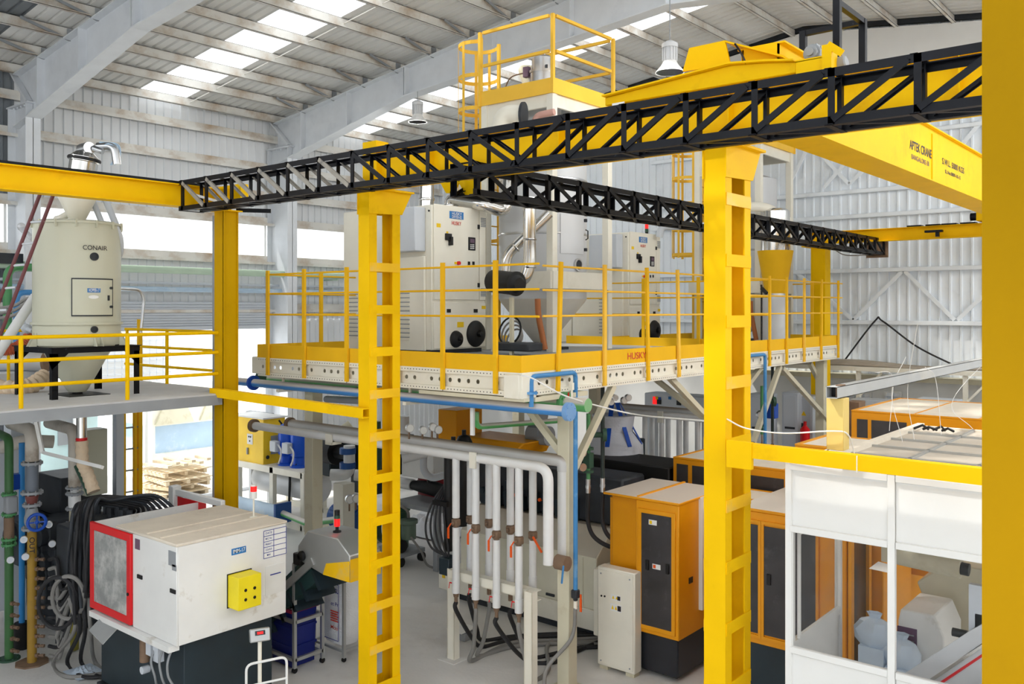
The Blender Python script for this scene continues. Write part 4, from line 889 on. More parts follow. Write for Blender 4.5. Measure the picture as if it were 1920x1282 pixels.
mb = MB(); mb.add([o + tn * cos(i * pi / 10) * .06 + Z_ * sin(i * pi / 10) * .022 for i in range(20)], [tuple(range(20))]); part('oval_plate', mb, PAP, ht)
for u, v in ((200, 539), (200, 575)): 
    a = az0 + th(u); nrm = V((cos(a), sin(a), 0)); p = V((TC.x, TC.y, zv(v))) + nrm * (R_ + .02); mb = MB(); mb.cyl(p, p + nrm * .03, .016, n=8); part('latch', mb, DARK, ht)
curved('handle', th(195), th(197.5), zv(563), zv(553), .035, DARK, ht)
on(174, 464, 'CONAIR', .055, INK, t, .29)
for v, rr in ((480, .038), (618, .03)):
    a = az0 + th(174); nrm = V((cos(a), sin(a), 0)); p = V((TC.x, TC.y, zv(v))) + nrm * (R_ - .01); mb = MB(); mb.lathe(p, [(rr + .012, 0), (rr + .012, .03), (rr, .03), (rr, .018), (.004, .018)], 18, nrm); part('sight_port', mb, DARK, t)
for dth in (-1.15, -.02 + th(180), 1.3):
    a = az0 + dth; nrm = V((cos(a), sin(a), 0)); tn = V((-nrm.y, nrm.x, 0)); mb = MB()
    for s in (-.04, .04): b = V((TC.x, TC.y, 0)) + tn * s; mb.prism([b + nrm * R_ + Z_ * zf, b + nrm * (R_ + .09) + Z_ * zf, b + nrm * R_ + Z_ * (zf + .17)], tn * .006)
    part('foot_gusset', mb, OLIV, t)
for i in range(14):
    a = i * 2 * pi / 14; mb = MB(); p = V((TC.x + cos(a) * (R_ + .015), TC.y + sin(a) * (R_ + .015), H + 1.01)); mb.box(p - V((.012, .012, .03)), p + V((.012, .012, .06))); part('rim_clip', mb, OLIV, t)
# feeder cone and receiver on top
t = thing('feeder_hopper', 'small cone feeder with tilted metal receiver on top of the beige hopper', 'hopper', (TC.x, TC.y, H + 1.07))
mb = MB(); mb.lathe((TC.x, TC.y, H), [(.07, 1.08), (.09, 1.1), (.28, 1.5), (.28, 1.62)], 4 if 0 else 28); part('cone', mb, CRM, t)
ax = V((.1, .1, 1)).normalized(); c = V((TC.x + .03, TC.y + .03, H + 1.58))
mb = MB(); mb.lathe(c, [(.16, 0), (.165, .25), (.185, .26), (.185, .31), (.165, .32), (.1, .38)], 26, ax); part('receiver', mb, SHINY, t)
mb = MB(); mb.lathe(c, [(.187, .265), (.195, .275), (.195, .295), (.187, .305)], 26, ax); part('clamp_ring', mb, BLKP, t)
e = c + ax * .42; mb = MB(); mb.cyl(e - X_ * .1, e + X_ * .1, .075, n=18); mb.tube([e + V((.1, .05, 0)), e + V((.2, .12, -.04))], .04); mb.tube(bend([e + V((.1, .1, .03)), e + V((.3, .22, .03)), e + V((.32, .24, -.2))], .1), .05); part('lid_motor', mb, SILV, t)
mb = MB()
for k in range(5): mb.tube(spline([e + V((.15, .1, .02 * k)), e + V((.28, .16 + .03 * k, .05)), e + V((.33, .25, -.05 - .03 * k)), e + V((.24, .2, -.2))]), .01, 6)
part('cable_bunch', mb, BLUW, t)
for u0, v0, u1, v1, r in ((172, 372, 192, 420, .035), (197, 372, 219, 425, .04)):
    mb = MB(); mb.tube([PD(u0, v0, 11.35), PD(u1, v1, 11.2)], r, 12); solo('suction_tube', mb, GRYL, 'pale suction tube at the hopper top, ' + ('left one' if u0 < 180 else 'right one'), 'tube')
mb = MB(); mb.tube(spline([PD(216, 420, 11.1), PD(226, 445, 11.2), PD(227, 470, 11.3), PD(222, 488, 11.4)]), .03, 10); solo('suction_hose', mb, GRYL, 'pale hose curving down the right side of the beige hopper', 'hose')
mb = MB(); c = PD(113, 410, 11.3); mb.tube(bend([c - X_ * .1, c, c + V((.06, .1, .08))], .05), .045, 12); mb.cyl(c - Z_ * .04, c, .05); solo('vent_elbow', mb, CRM, 'small cream vent elbow on top of the beige hopper', 'pipe')
# maroon ladder leaning on the deck
t = thing('leaning_ladder', 'maroon tube ladder leaning at the left of the beige hopper', 'ladder', PD(0, 640, 9.9))
A = lambda x, y: PD(x / 2.981, 340 + y / 2.981, 10.2)
for a, b in ((A(228, 60), A(-40, 760)), (A(303, 60), A(-25, 930))): mb = MB(); mb.tube([a, b], .021, 10); part('side_tube', mb, MAROON, t)
for x0, y0, x1, y1 in ((172, 228, 250, 222), (125, 350, 188, 344), (75, 470, 140, 465), (25, 597, 88, 592), (-20, 722, 38, 718)): mb = MB(); mb.tube([A(x0, y0), A(x1, y1)], .014, 8); part('rung', mb, GRYL, t)
# hoses, ducts beside the hopper
mb = MB(); mb.tube([PD(-10, 672, 10.6), PD(30, 610, 10.9), PD(66, 556, 11.3)], .06, 12); solo('white_hose', mb, LAG, 'thick white hose slanting up to the left side of the beige hopper', 'hose')
mb = MB(); 
for k in range(3): mb.tube(spline([PD(-10, 598 - 9 * k, 11.6), PD(28, 590 - 9 * k, 11.5), PD(50, 572 - 6 * k, 11.5), PD(72, 545 + 6 * k, 11.5)]), .022, 8)
solo('grey_hoses', mb, GREYH, 'loose bunch of grey hoses behind the thick white hose', 'hose')
c0, c1 = PD(4, 655, 11.4), PD(66, 618, 11.6); mb = MB(); pts = []; rr = []
n = 44
for i in range(n + 1): t_ = i / n; pts.append(c0.lerp(c1, t_) - Z_ * .09 * sin(pi * t_)); rr.append(.085 if i % 2 else .068)
mb.tube(pts, rr, 14); solo('corrugated_hose', mb, mat('orange_hose', (214, 120, 84), .6), 'orange brown corrugated hose at the foot of the beige hopper', 'hose')
mb = MB(); c = PD(48, 615, 11.5); mb.lathe(c, [(.02, 0), (.06, .02), (.06, .1), (.03, .12), (.03, .35)], 14, (PD(70, 625, 11.1) - c)); solo('valve_actuator', mb, GRYL, 'grey round valve actuator beside the hopper foot', 'valve')
mb = MB(); 
pts = spline([PD(-20, 727, 11.2), PD(30, 728, 11.2), PD(60, 722, 11.3), PD(85, 705, 11.5)], 10); mb.tube(pts, [.1 + .014 * sin(i * 1.9) for i in range(len(pts))], 16); solo('fabric_duct', mb, BEIGE, 'wrinkled beige fabric duct lying on the hopper deck', 'duct')
t = thing('side_blower', 'grey machine body with pipe end behind the guard rail at far left', 'machine', PD(20, 745, 12.6))
a, b = PD(-30, 678, 12.6), PD(85, 678, 12.6); mb = MB(); mb.cyl(a, b, .13, n=20); part('cylinder', mb, SILP, t); mb = MB(); c = PD(82, 678, 12.6); mb.lathe(c, [(.1, 0), (.14, .02), (.14, .06), (.05, .06)], 20, (b - a)); part('end_ring', mb, BRN, t)
c = PD(20, 715, 12.6); mb = MB(); mb.box((c.x - .25, c.y - .4, ZM), (c.x + .25, c.y + .5, c.z + .15)); part('base', mb, GRYL, t, bev=.02)
mb = MB(); c = PD(18, 655, 13); mb.box((c.x - .1, c.y - 1, ZM), (c.x, c.y + .9, c.z + .03)); solo('grey_case', mb, GRYL, 'grey case behind the corrugated hose at far left', 'box', bev=.01)
mb = MB(); q = PD(14, 500, 15); mb.tube(bend([(q.x, q.y + 1.6, q.z), q, (q.x, q.y, H - 1.6)], .2, 8), .07, 16); solo('green_bent_pipe', mb, GRN, 'green pipe bending down at far left behind the ladder', 'pipe')
mb = MB(); q = PD(31, 548, 15); mb.tube(bend([(q.x, q.y + 1.3, q.z), q, (q.x, q.y, H - 1.6)], .15, 8), .05, 14); solo('blue_bent_pipe', mb, BLU, 'blue pipe bending down beside the green bent pipe at far left', 'pipe')
mb = MB(); q = PD(40, 425, 13); mb.tube(bend([q, q + X_ * .05 - Z_ * .05, PD(62, 448, 12.6)], .05), .04, 10); mb.sphere(q, .06); solo('wall_nozzle', mb, SILP, 'small grey nozzle arm left of the hopper top', 'nozzle')
# dark horizontal pipe rack left wall
mb = MB(); 
for v in (478, 488): q = PX(-30, v, -18.4); mb.box((-18.5, 2, q.z - .05), (-18.3, 7.2, q.z + .05))
solo('dark_pipe_rack', mb, DARK, 'dark rail pair on the left wall at the picture edge', 'rail')
# ---- under the deck: chilled-water pipes with valves
zd = ZM - .15
def flange(c, r, h=.03, m=GRYP, name='flange', par=None):
    mb = MB(); mb.lathe(c, [(r * .6, 0), (r, 0), (r, h), (r * .6, h)], 20)
    for i in range(8): a = i * pi / 4; mb.cyl(V(c) + V((cos(a) * r * .82, sin(a) * r * .82, -.015)), V(c) + V((cos(a) * r * .82, sin(a) * r * .82, h + .015)), r * .09, n=6)
    return part(name, mb, m, par)
def stub(c, d, par):
    mb = MB(); d = V(d).normalized(); c = V(c); mb.tube([c, c + d * .12], .016, 8); mb.cyl(c + d * .045, c + d * .085, .028, n=8); mb.bar(c + d * .065 + Z_ * .02, c + d * .065 + Z_ * .02 + V((.03, -.04, .015)), .012, .006); mb.tube([c + d * .12, c + d * .16], .022, 8); return part('stub_valve', mb, BRN, par)
po = PZ(60, 1243, 0); pi_ = PZ(111, 1150, 0); pi_ = V((-11.75, 5.25, 0))
dpo = po.dot(FW)
zz = lambda v, d: H - (v - 578) / 1665 * d
xo, yo = po.x, po.y; D = dpo
t = thing('return_pipe', 'yellow and lagged water pipe lettered OUT with blue handwheel valve', 'pipe', (xo, yo, 0))
mb = MB(); mb.tube(bend([(xo - .9, yo + .1, zz(806, D)), (xo, yo, zz(806, D)), (xo, yo, zz(864, D))], .17, 8), .078, 18); part('lagged_elbow', mb, LAGD, t)
mb = MB(); mb.cyl((xo, yo, zz(925, D)), (xo, yo, zz(868, D)), .075, n=18); part('grey_pipe', mb, mat('blue_grey_pipe', (110, 118, 130), .5), t)
mb = MB(); mb.cyl((xo, yo, zz(948, D)), (xo, yo, zz(928, D)), .05, .08, n=18); part('reducer', mb, mat('oxide_red', (122, 70, 66), .6), t)
for v, r in ((870, .125), (925, .13), (948, .11), (992, .12)): flange((xo, yo, zz(v, D)), r, par=t)
c = V((xo, yo, zz(974, D))); mb = MB(); mb.lathe((xo, yo, 0), [(.06, zz(990, D)), (.09, c.z - .03), (.09, c.z + .03), (.06, zz(952, D))], 18); mb.cyl(c, c + V((.2, -.02, .0)), .03); part('gate_valve', mb, GRYP, t)
w = c + V((.19, -.02, 0)); ax = V((1, -.35, -.0)).normalized(); s1 = V((ax.y, -ax.x, 0)); mb = MB(); mb.tube([w + (s1 * cos(i * pi / 10) + Z_ * sin(i * pi / 10)) * .1 for i in range(20)], .02, 8, closed=True)
for i in range(4): mb.bar(w, w + (s1 * cos(i * pi / 2) + Z_ * sin(i * pi / 2)) * .1, .02, .015)
mb.sphere(w, .03); part('handwheel', mb, BLUT, t)
mb = MB(); mb.cyl((xo, yo, 0.02), (xo, yo, zz(994, D)), .055, n=16); yp = part('yellow_pipe', mb, mat('dirty_yellow_pipe', (168, 132, 50), .55, var=.15, dirt=(112, 86, 48), dscale=3), t)
nv = V((cos(az0), sin(az0), 0)); text('OUT', V((xo, yo, zz(1020, D))) + nv * .058, Z_ * -1, (-nv.y, nv.x, 0), .06, INK, t, wmax=.2)
mb = MB(); mb.lathe((xo, yo, 0), [(.06, 0), (.2, 0), (.2, .02), (.06, .02)], 8); part('foot', mb, BRN, t)
stubs = []
for i in range(11):
    z = zz(1048 + i * 18, D); stub((xo, yo, z), (.55, .4, .0), t); stubs.append(V((xo, yo, z)) + V((.55, .4, 0)).normalized() * .22)
xi, yi = pi_.x, pi_.y; Di = pi_.dot(FW)
t = thing('supply_pipe', 'yellow green and lagged water pipe lettered IN', 'pipe', (xi, yi, 0))
mb = MB(); mb.tube(bend([(xi - 1.0, yi + .1, zz(806, Di)), (xi, yi, zz(806, Di)), (xi, yi, zz(915, Di))], .18, 8), .075, 18); part('lagged_elbow', mb, LAGD, t)
mb = MB(); mb.cyl((xi, yi, zz(950, Di)), (xi, yi, zz(928, Di)), .075, n=18); mb.cyl((xi, yi, zz(930, Di)), (xi, yi, zz(912, Di)), .05, n=14); part('lagged_piece', mb, LAG, t)
for v, r in ((915, .11), (926, .11), (954, .11), (982, .12)): flange((xi, yi, zz(v, Di)), r, .02, par=t)
c = V((xi, yi, zz(968, Di))); mb = MB(); mb.tube([c - Z_ * .08, c + Z_ * .08], .065, 14); mb.tube([c, c + V((.12, -.06, -.04))], .05, 14); part('ball_valve', mb, CRMD, t); mb = MB(); q = c + V((.12, -.06, -.04)); mb.lathe(q, [(.055, 0), (.055, .02), (.035, .02), (.035, 0)], 14, (.12, -.06, -.04)); part('port', mb, BLKP, t)
mb = MB(); mb.cyl((xi, yi, .02), (xi, yi, zz(984, Di)), .052, n=16); part('yellow_pipe', mb, mat('lime_yellow_pipe', (166, 156, 70), .55, var=.12, dirt=(120, 96, 56), dscale=3), t)
text('IN', V((xi, yi, zz(1005, Di))) + nv * .055, Z_ * -1, (-nv.y, nv.x, 0), .06, INK, t, wmax=.1)
stubs2 = []
for i in range(9):
    z = zz(1045 + i * 15, Di); stub((xi, yi, z), (.6, -.1, .02), t); stubs2.append(V((xi, yi, z)) + V((.6, -.1, 0)).normalized() * .22)
def pipe(name, pts, r, m, label, cat='pipe', n=14, br=.12): mb = MB(); mb.tube(bend(pts, br), r, n); return solo(name, mb, m, label, cat)
p = PZ(17, 1236, 0); t = thing('green_riser', 'green vertical riser pipe with valves at the left picture edge', 'pipe', p)
mb = MB(); mb.tube(bend([p + V((-.6, .1, zz(822, p.dot(FW)))), p + Z_ * zz(822, p.dot(FW)), p + Z_ * .02], .12), .052, 14); part('pipe', mb, mat('grass_green_pipe', (62, 108, 62), .5, var=.1), t)
for v in (928, 965, 1012, 1022): flange(p + Z_ * zz(v, p.dot(FW)), .09, .025, GRN, par=t)
mb = MB(); c = p + Z_ * zz(990, p.dot(FW)); mb.cyl(c - Z_ * .14, c + Z_ * .14, .06); part('rusty_joint', mb, BRN, t)
mb = MB(); c = p + Z_ * zz(945, p.dot(FW)); mb.box(c + V((.02, -.08, -.1)), c + V((.14, .06, .12))); part('grey_valve', mb, GRYP, t, bev=.02)
for i in range(5): stub(p + Z_ * zz(1130 + i * 22, p.dot(FW)), (.6, .2, 0), t)
flange(p, .13, .02, GRND, par=t)
p = PZ(41, 1215, 0); dp = p.dot(FW); t = thing('blue_riser', 'thin light blue vertical pipe left of the OUT pipe', 'pipe', p)
mb = MB(); mb.cyl(p + Z_ * .08, p + Z_ * zz(830, dp), .036); part('pipe', mb, mat('bright_blue_pipe', (56, 150, 226), .45), t)
mb = MB(); c = p + Z_ * zz(902, dp); mb.box(c + V((-.12, -.12, -.1)), c + V((.02, .02, .1))); part('flow_meter', mb, BLUT, t, bev=.01); mb = MB(); mb.box(c + V((.0, -.125, -.03)), c + V((.012, -.05, .03))); part('display', mb, PAP, t)
mb = MB(); mb.cyl(p, p + Z_ * .34, .1, n=14); solo('black_bucket', mb, BLKP, 'black canister at the foot of the thin blue pipe', 'canister', bev=.01)
p = PD(150, 800, 11.6); t = thing('feed_drop_pipe', 'metal drop pipe with beige wrapped hose under the hopper outlet', 'pipe', p)
mb = MB(); mb.tube([PD(153, 772, 11.2), PD(153, 828, 11.2)], .062, 16); part('pipe', mb, SHINY, t); mb = MB(); q = PD(153, 826, 11.2); mb.lathe(q, [(.064, 0), (.07, .02), (.064, .04)], 16); part('red_band', mb, RED, t)
pts = spline([PD(153, 826, 11.2), PD(155, 865, 11.2), PD(165, 890, 11.2), PD(176, 922, 11.15)], 8); mb = MB(); mb.tube(pts, [.075 + .006 * sin(i * 2.2) for i in range(len(pts))], 14); part('wrapped_hose', mb, BEIGE, t)
pipe('white_cable_tube', [PD(66, 782, 10.9), PD(80, 848, 10.9), PD(192, 876, 10.4)], .028, WHT, 'white square cable tube hung under the hopper deck', n=4, br=.03)
pipe('lagged_header', [PD(-30, 848, 12.2), PD(48, 826, 12.2), PD(100, 828, 12.4)], .09, LAGD, 'grey lagged header pipe behind the two lagged elbows')
pipe('thin_green_hose_pipe', [PD(146, 872, 11.4), PD(170, 925, 11.3)], .05, GRND, 'dark green hose beside the beige wrapped hose', n=10)
mb = MB(); c = PD(178, 862, 12.2); mb.box((c.x - .12, c.y - .18, zz(925, 12.2)), (c.x + .12, c.y + .12, zz(803, 12.2))); solo('grey_panel_box', mb, OLIV, 'grey green flat box behind the wrapped hose', 'box', bev=.01)
mb = MB(); c = PD(-6, 960, 12.4); mb.box((c.x - .3, c.y - .2, .3), (c.x + .3, c.y + .28, zz(838, 12.4))); solo('pale_blue_cabinet', mb, GRYL, 'pale blue cabinet at the left picture edge behind the green riser', 'cabinet', bev=.01)
mb = MB(); c = PD(30, 880, 12.6); mb.box((c.x - .12, c.y - .12, 0), (c.x + .12, c.y + .12, ZM - .2)); solo('deck_stanchion', mb, GRYL, 'pale steel stanchion under the hopper deck', 'post', bev=.01)
for k, (u, v) in enumerate(((90, 1045), (110, 1055), (105, 1010), (132, 1045), (50, 1010), (98, 1080))):
    c = PD(u, v, 12.2); mb = MB(); mb.box(c - V((.25, .2, .3)), c + V((.25, .25, .3))); mb.cyl(c + V((.1, -.3, .1)), c + V((.1, .2, .1)), .14); mb.cyl(c + V((.25, 0, -.1)), c + V((.45, -.1, -.1)), .09)
    solo('hydraulic_block', mb, DARK, 'dark hydraulic block in the shade behind the pipes, ' + ('upper left', 'upper middle', 'topmost', 'right hand', 'leftmost', 'lowest')[k] + ' one', 'machine', bev=.02)
for k, (u, v, d) in enumerate(((45, 1010, 11.0), (48, 1042, 11.0), (98, 1018, 11.3), (92, 982, 11.4), (20, 1048, 11.0))):
    c = PD(u, v, d); mb = MB(); mb.cyl(c, c + nv * .05, .042, n=18); g = thing('pressure_gauge', 'round pressure gauge among the water pipes, ' + ('beside the OUT lettering', 'below the OUT lettering', 'beside the IN pipe top', 'above the IN pipe flange', 'low on the green riser')[k], 'gauge', c)
    part('case', mb, SILV, g); mb = MB(); mb.cyl(c + nv * .05, c + nv * .053, .034, n=18); part('dial', mb, GRYL, g)
NTH = ('first', 'second', 'third', 'fourth', 'fifth', 'sixth', 'seventh', 'eighth', 'ninth', 'tenth', 'eleventh')
q = PD(95, 1070, 12.7); mb = MB(); mb.box((q.x - .8, q.y - .1, .1), (q.x + .7, q.y + .8, 1.5)); mb.box((q.x - .5, q.y, 1.5), (q.x + .3, q.y + .6, 2.05)); mb.box((q.x - .85, q.y - .12, 0), (q.x + .75, q.y + .82, .12)); solo('power_pack', mb, DARK, 'dark hydraulic power pack in the shade behind the OUT and IN pipes', 'machine', bev=.02)
# grey hoses from the stub valves into the black bundle
t = None
for i, p in enumerate(stubs):
    e = PD(140 + rnd.uniform(-8, 14), 1075 + 4 * i + rnd.uniform(-10, 10), 11.0)
    m = (p + e) / 2 + V((.05, -.05, -.25 - .05 * (i % 3)))
    mb = MB(); mb.tube(spline([p, p + V((.12, .05, .0)), m, e], 7), .024, 8); solo('water_hose', mb, GREYH if i % 3 else RUB, NTH[i] + ' water hose from the top on the OUT pipe stubs', 'hose', 'water hoses on the OUT pipe')
for i, p in enumerate(stubs2):
    e = PD(150 + rnd.uniform(-6, 8), 1060 + 5 * i, 11.2); m = (p + e) / 2 + V((.05, -.05, -.3))
    mb = MB(); mb.tube(spline([p, p + V((.1, 0, .02)), m, e], 7), .022, 8); solo('water_hose', mb, GREYH, NTH[i] + ' water hose from the top on the IN pipe stubs', 'hose', 'water hoses on the IN pipe')
# black hose bundle over the machine
for i in range(9):
    o = (i - 4) * 5.2; end = PD(235 + i * 12, 968 - 1.5 * i, 11.2 - .03 * i); j = lambda s: rnd.uniform(-s, s)
    mb = MB(); mb.tube(spline([PD(156 + o * .6 + j(8), 1180 - i * 10, 10.6 + j(.15)), PD(150 + o + j(5), 1080, 10.55 + j(.15)), PD(152 + o + j(4), 1000, 10.5 + j(.1)), PD(160 + o + j(2), 955 - 2 * i, 10.5 + j(.1)), PD(180 + o + i, 930 + 2.5 * abs(i - 5), 10.7), PD(240 + i * 6, 928 + 3.5 * (8 - i), 11.0), end], 8), .02, 9)
    solo('black_hose', mb, RUB if i % 4 else DARK, NTH[i] + ' black hose from the left arching over the white moulding machine', 'hose', 'hydraulic hoses arching over the machine')
for k, (u, v, ru, rv) in enumerate(((108, 1130, 36, 48), (128, 1120, 30, 40))):
    mb = MB(); mb.tube([PD(u + ru * cos(a), v + rv * sin(a), 10.5 + .1 * sin(a)) for a in [i * 2 * pi / 28 for i in range(28)]], .024, 8, closed=True); solo('hose_loop', mb, GREYH if k else RUB, ('wide dark hose loop hanging below the pipes', 'smaller grey hose loop hanging below the pipes')[k], 'hose')
for k in range(4):
    mb = MB(); mb.tube(spline([PD(130 + 12 * k, 1120, 10.6), PD(140 + 10 * k, 1180, 10.6), PZ(100 + 26 * k, 1240, .03), PZ(125 + 30 * k, 1268, .03), PZ(200 + 12 * k, 1262 + 4 * k, .03)], 8), .024, 8); solo('floor_hose', mb, (GREYH, RUB, RUB, GREYH)[k], 'hose trailing from the pipes onto the floor, ' + ('leftmost', 'second from left', 'third from left', 'rightmost')[k] + ' of four', 'hose')
for k in range(2):
    u = 105 + 26 * k; mb = MB(); mb.tube([PD(u, 1030 - 5 * k, 11.8), PD(u + 3, 1205 - 20 * k, 11.8)], .03, 8); solo('dark_standpipe', mb, DARK, 'dark standpipe in the shade behind the IN pipe, ' + ('left' if not k else 'right') + ' of two', 'pipe')
# plastic bag on the floor
c = PZ(158, 1262, .0); mb = MB(); n = 12
vs = [(c.x + (i / n - .5) * .42, c.y + (j / n - .5) * .34, .02 + .07 * abs(sin(i * 1.7 + j) * cos(j * 1.3 - i * .6)) * max(0, 1 - ((i / n - .5) ** 2 + (j / n - .5) ** 2) * 4)) for j in range(n + 1) for i in range(n + 1)]
mb.add(vs, [(j * (n + 1) + i, j * (n + 1) + i + 1, (j + 1) * (n + 1) + i + 1, (j + 1) * (n + 1) + i) for j in range(n) for i in range(n)]); solo('plastic_bag', mb, mat('pale_plastic', (206, 220, 236), .3), 'crumpled pale plastic bag on the floor at lower left', 'bag')
# ---- injection moulding machine
XA, YA, YB = -8.36, 4.75, 6.08; ZA, ZB = H - 3.43, H - 2.42
t = thing('moulding_machine', 'white injection moulding machine with red framed door', 'machine', (-9.3, 5.4, 0))
x248 = UX(249, YA); x173 = UX(173, YA)
mb = MB(); mb.box((x248, YA, ZA), (XA, YA + .02, ZB)); fp = part('front_panel', mb, WHT, t, bev=.006)
mb = MB(); mb.box((XA - .02, YA + .02, ZA), (XA, YB, ZB)); sp = part('end_panel', mb, WHT, t, bev=.006)
mb = MB(); mb.box((x248 - .02, YB - .02, ZA), (XA - .02, YB, ZB)); part('back_panel', mb, WHT, t)
mb = MB(); mb.box((-9.62, YA - .01, ZB), (XA + .012, YB + .01, ZB + .03)); rf = part('roof', mb, DUST, t, bev=.008)
for x in (-9.0, -8.72): mb = MB(); mb.box((x, YA + .02, ZB + .03), (x + .02, YB, ZB + .042)); part('roof_seam', mb, DUST, rf)
mb = MB(); mb.frame((x173, YA - .03, ZA + .02), (x248 - x173, 0, 0), (0, 0, ZB - ZA - .03), .085, -.035); dr = part('red_door_frame', mb, RED, t, bev=.006)
mb = MB(); mb.box((x173 + .08, YA - .02, ZA + .1), (x248 - .08, YA - .012, ZB - .1)); part('door_window', mb, mat('scratched_window', (150, 152, 150), .35, var=.25, scale=5, dirt=(206, 206, 202), dscale=4, dlo=.45, dhi=.65), dr, label='dusty scratched window')
mb = MB(); mb.cyl((x248 - .045, YA - .04, ZA + .35), (x248 - .045, YA - .02, ZA + .35), .018); part('latch', mb, BLKP, dr)
mb = MB(); mb.box((x173, YA, ZA + .05), (x173 + .02, YB, ZB - .02)); mb.box((x173, YB - .02, ZA), (x248, YB, ZA + .25)); part('clamp_guard', mb, WHT, t)
mb = MB(); mb.box((x173 + .05, YA - .06, ZA - .06), (XA - .05, YA + .06, ZA)); part('bottom_track', mb, WHT, t)
mb = MB(); mb.box((x173 - .1, YA + .15, .12), (XA - .12, YB - .1, ZA)); part('machine_bed', mb, NAVY, t, bev=.01)
mb = MB(); mb.box((x173 - .1, YA + .1, 0), (XA - .05, YB - .05, .12)); part('bed_foot', mb, DARK, t)
for u, v, w in ((263, 1081, .05), (325, 1108, .05)): q = PY(u, v, YA); mb = MB(); mb.box((q.x - w, YA - .012, q.z - .02), (q.x + w, YA, q.z + .02)); part('recess_handle', mb, BLKP, fp)
for u, v, w, h, m in ((258, 1020, .05, .055, PURP), (323, 1047, .07, .075, GRYP), (327, 1064, .04, .03, GRYP)): q = PY(u, v, YA); mb = MB(); mb.box((q.x - w, YA - .004, q.z - h), (q.x + w, YA, q.z + h)); part('sticker', mb, m, fp)
q0, q1 = PX(427, 1078, XA), PX(470, 1126, XA)
mb = MB(); mb.frame((XA, q0.y - .01, q1.z - .01), (0, q1.y - q0.y + .02, 0), (0, 0, q0.z - q1.z + .02), .02, .006); part('cutout_trim', mb, BLKP, sp)
zc = (q0.z + q1.z) / 2; mb = MB(); mb.box((XA + .0, q0.y, q1.z), (XA + .2, q1.y, q0.z)); nz = part('nozzle_guard', mb, mat('lemon_yellow', (244, 222, 30), .5), t, bev=.005, label='lemon yellow box guard with four holes')
for dy in (-.055, .055):
    for dz in (-.05, .05): yc = (q0.y + q1.y) / 2; mb = MB(); mb.cyl((XA + .2, yc + dy, zc + dz - .02), (XA + .204, yc + dy, zc + dz - .02), .017, n=12); part('hole', mb, BLKP, nz)
def tag_plate(u0, v0, u1, v1, m, par, d=.004, name='label_plate'):
    a, b = PX(u0, v0, XA), PX(u1, v1, XA); vm = PX((u0 + u1) / 2, v0, XA).z, PX((u0 + u1) / 2, v1, XA).z
    mb = MB(); mb.box((XA, a.y, vm[1]), (XA + d, b.y, vm[0])); return part(name, mb, m, par), V((XA + d, (a.y + b.y) / 2, (vm[0] + vm[1]) / 2)), b.y - a.y, vm[0] - vm[1]
o_, c, w, h = tag_plate(434, 1026, 461, 1038, LBL, sp); text('IMM-17', c, Y_, Z_, h * .62, PAP, sp, wmax=w * .84)
o_, c, w, h = tag_plate(494, 991, 536, 1042, PAP, sp, name='data_chart')
for i in range(6): mb = MB(); z = c.z - h / 2 + h * i / 5; mb.box((XA + .004, c.y - w / 2, z - .003), (XA + .006, c.y + w / 2, z + .003)); part('chart_line', mb, INKB, sp)
for f_ in (-.5, -.06, .5): mb = MB(); y = c.y + w * f_; mb.box((XA + .004, y - .003, c.z - h / 2), (XA + .006, y + .003, c.z + h / 2)); part('chart_line', mb, INKB, sp)
for i, s in enumerate(('DATE', 'M/C No', 'PRODUCT', 'COLOUR', 'MW')): text(s, (XA + .004, c.y - w * .28, c.z + h * (.4 - .2 * i)), Y_, Z_, h * .07, INKB, sp, wmax=w * (.28 if len(s) > 3 else .16))
o_, c, w, h = tag_plate(497, 1058, 532, 1112, WHTC, sp, .006, 'blank_plate')
q = PX(516, 1075, XA); mb = MB(); mb.box((XA + .006, q.y - .07, q.z - .006), (XA + .008, q.y + .07, q.z + .006)); part('small_print', mb, INKB, sp)
q = PX(505, 985, -8.75); b = V((-8.75, 5.92, ZB + .03)); bt_ = thing('beacon_light', 'red and white signal light on a stick on the white machine roof', 'light', b)
mb = MB(); mb.lathe(b, [(.045, 0), (.045, .01), (.01, .015), (.01, .22)], 12); part('stick', mb, CRM, bt_); mb = MB(); mb.cyl(b + Z_ * .22, b + Z_ * .3, .036, n=14); mb.cyl(b + Z_ * .36, b + Z_ * .38, .034, n=14); part('cap', mb, WHT, bt_); mb = MB(); mb.cyl(b + Z_ * .3, b + Z_ * .36, .036, n=14); part('lens', mb, REDL, bt_)
# rear guard with red plates, pneumatic unit below
mb = MB(); mb.box((-10.75, YB - .03, ZB + .0), (-9.62, YB + .03, ZB + .08)); mb.box((-10.8, YB - .06, ZB - .5), (-10.68, YB + .06, ZB + .12)); rg = part('rear_guard', mb, WHT, t, bev=.008)
mb = MB(); mb.box((-10.66, YB - .01, ZB - .3), (-10.0, YB + .0, ZB - .01)); part('red_plate', mb, RED, rg)
mb = MB(); mb.box((-11.6, YA + .2, ZA), (-10.25, YB - .1, ZB - .3)); mb.box((-11.2, YA + .3, ZB - .3), (-10.4, YB - .2, ZB - .15)); part('clamp_unit', mb, DARK, t, bev=.02)
mb = MB()
for k in range(8): mb.cyl((-11.1 + k * .1, YA + .5 + .05 * (k % 3), ZB - .18), (-11.1 + k * .1, YA + .5 + .05 * (k % 3), ZB - .02), .035, n=8)
part('hose_fittings', mb, DARK, t)
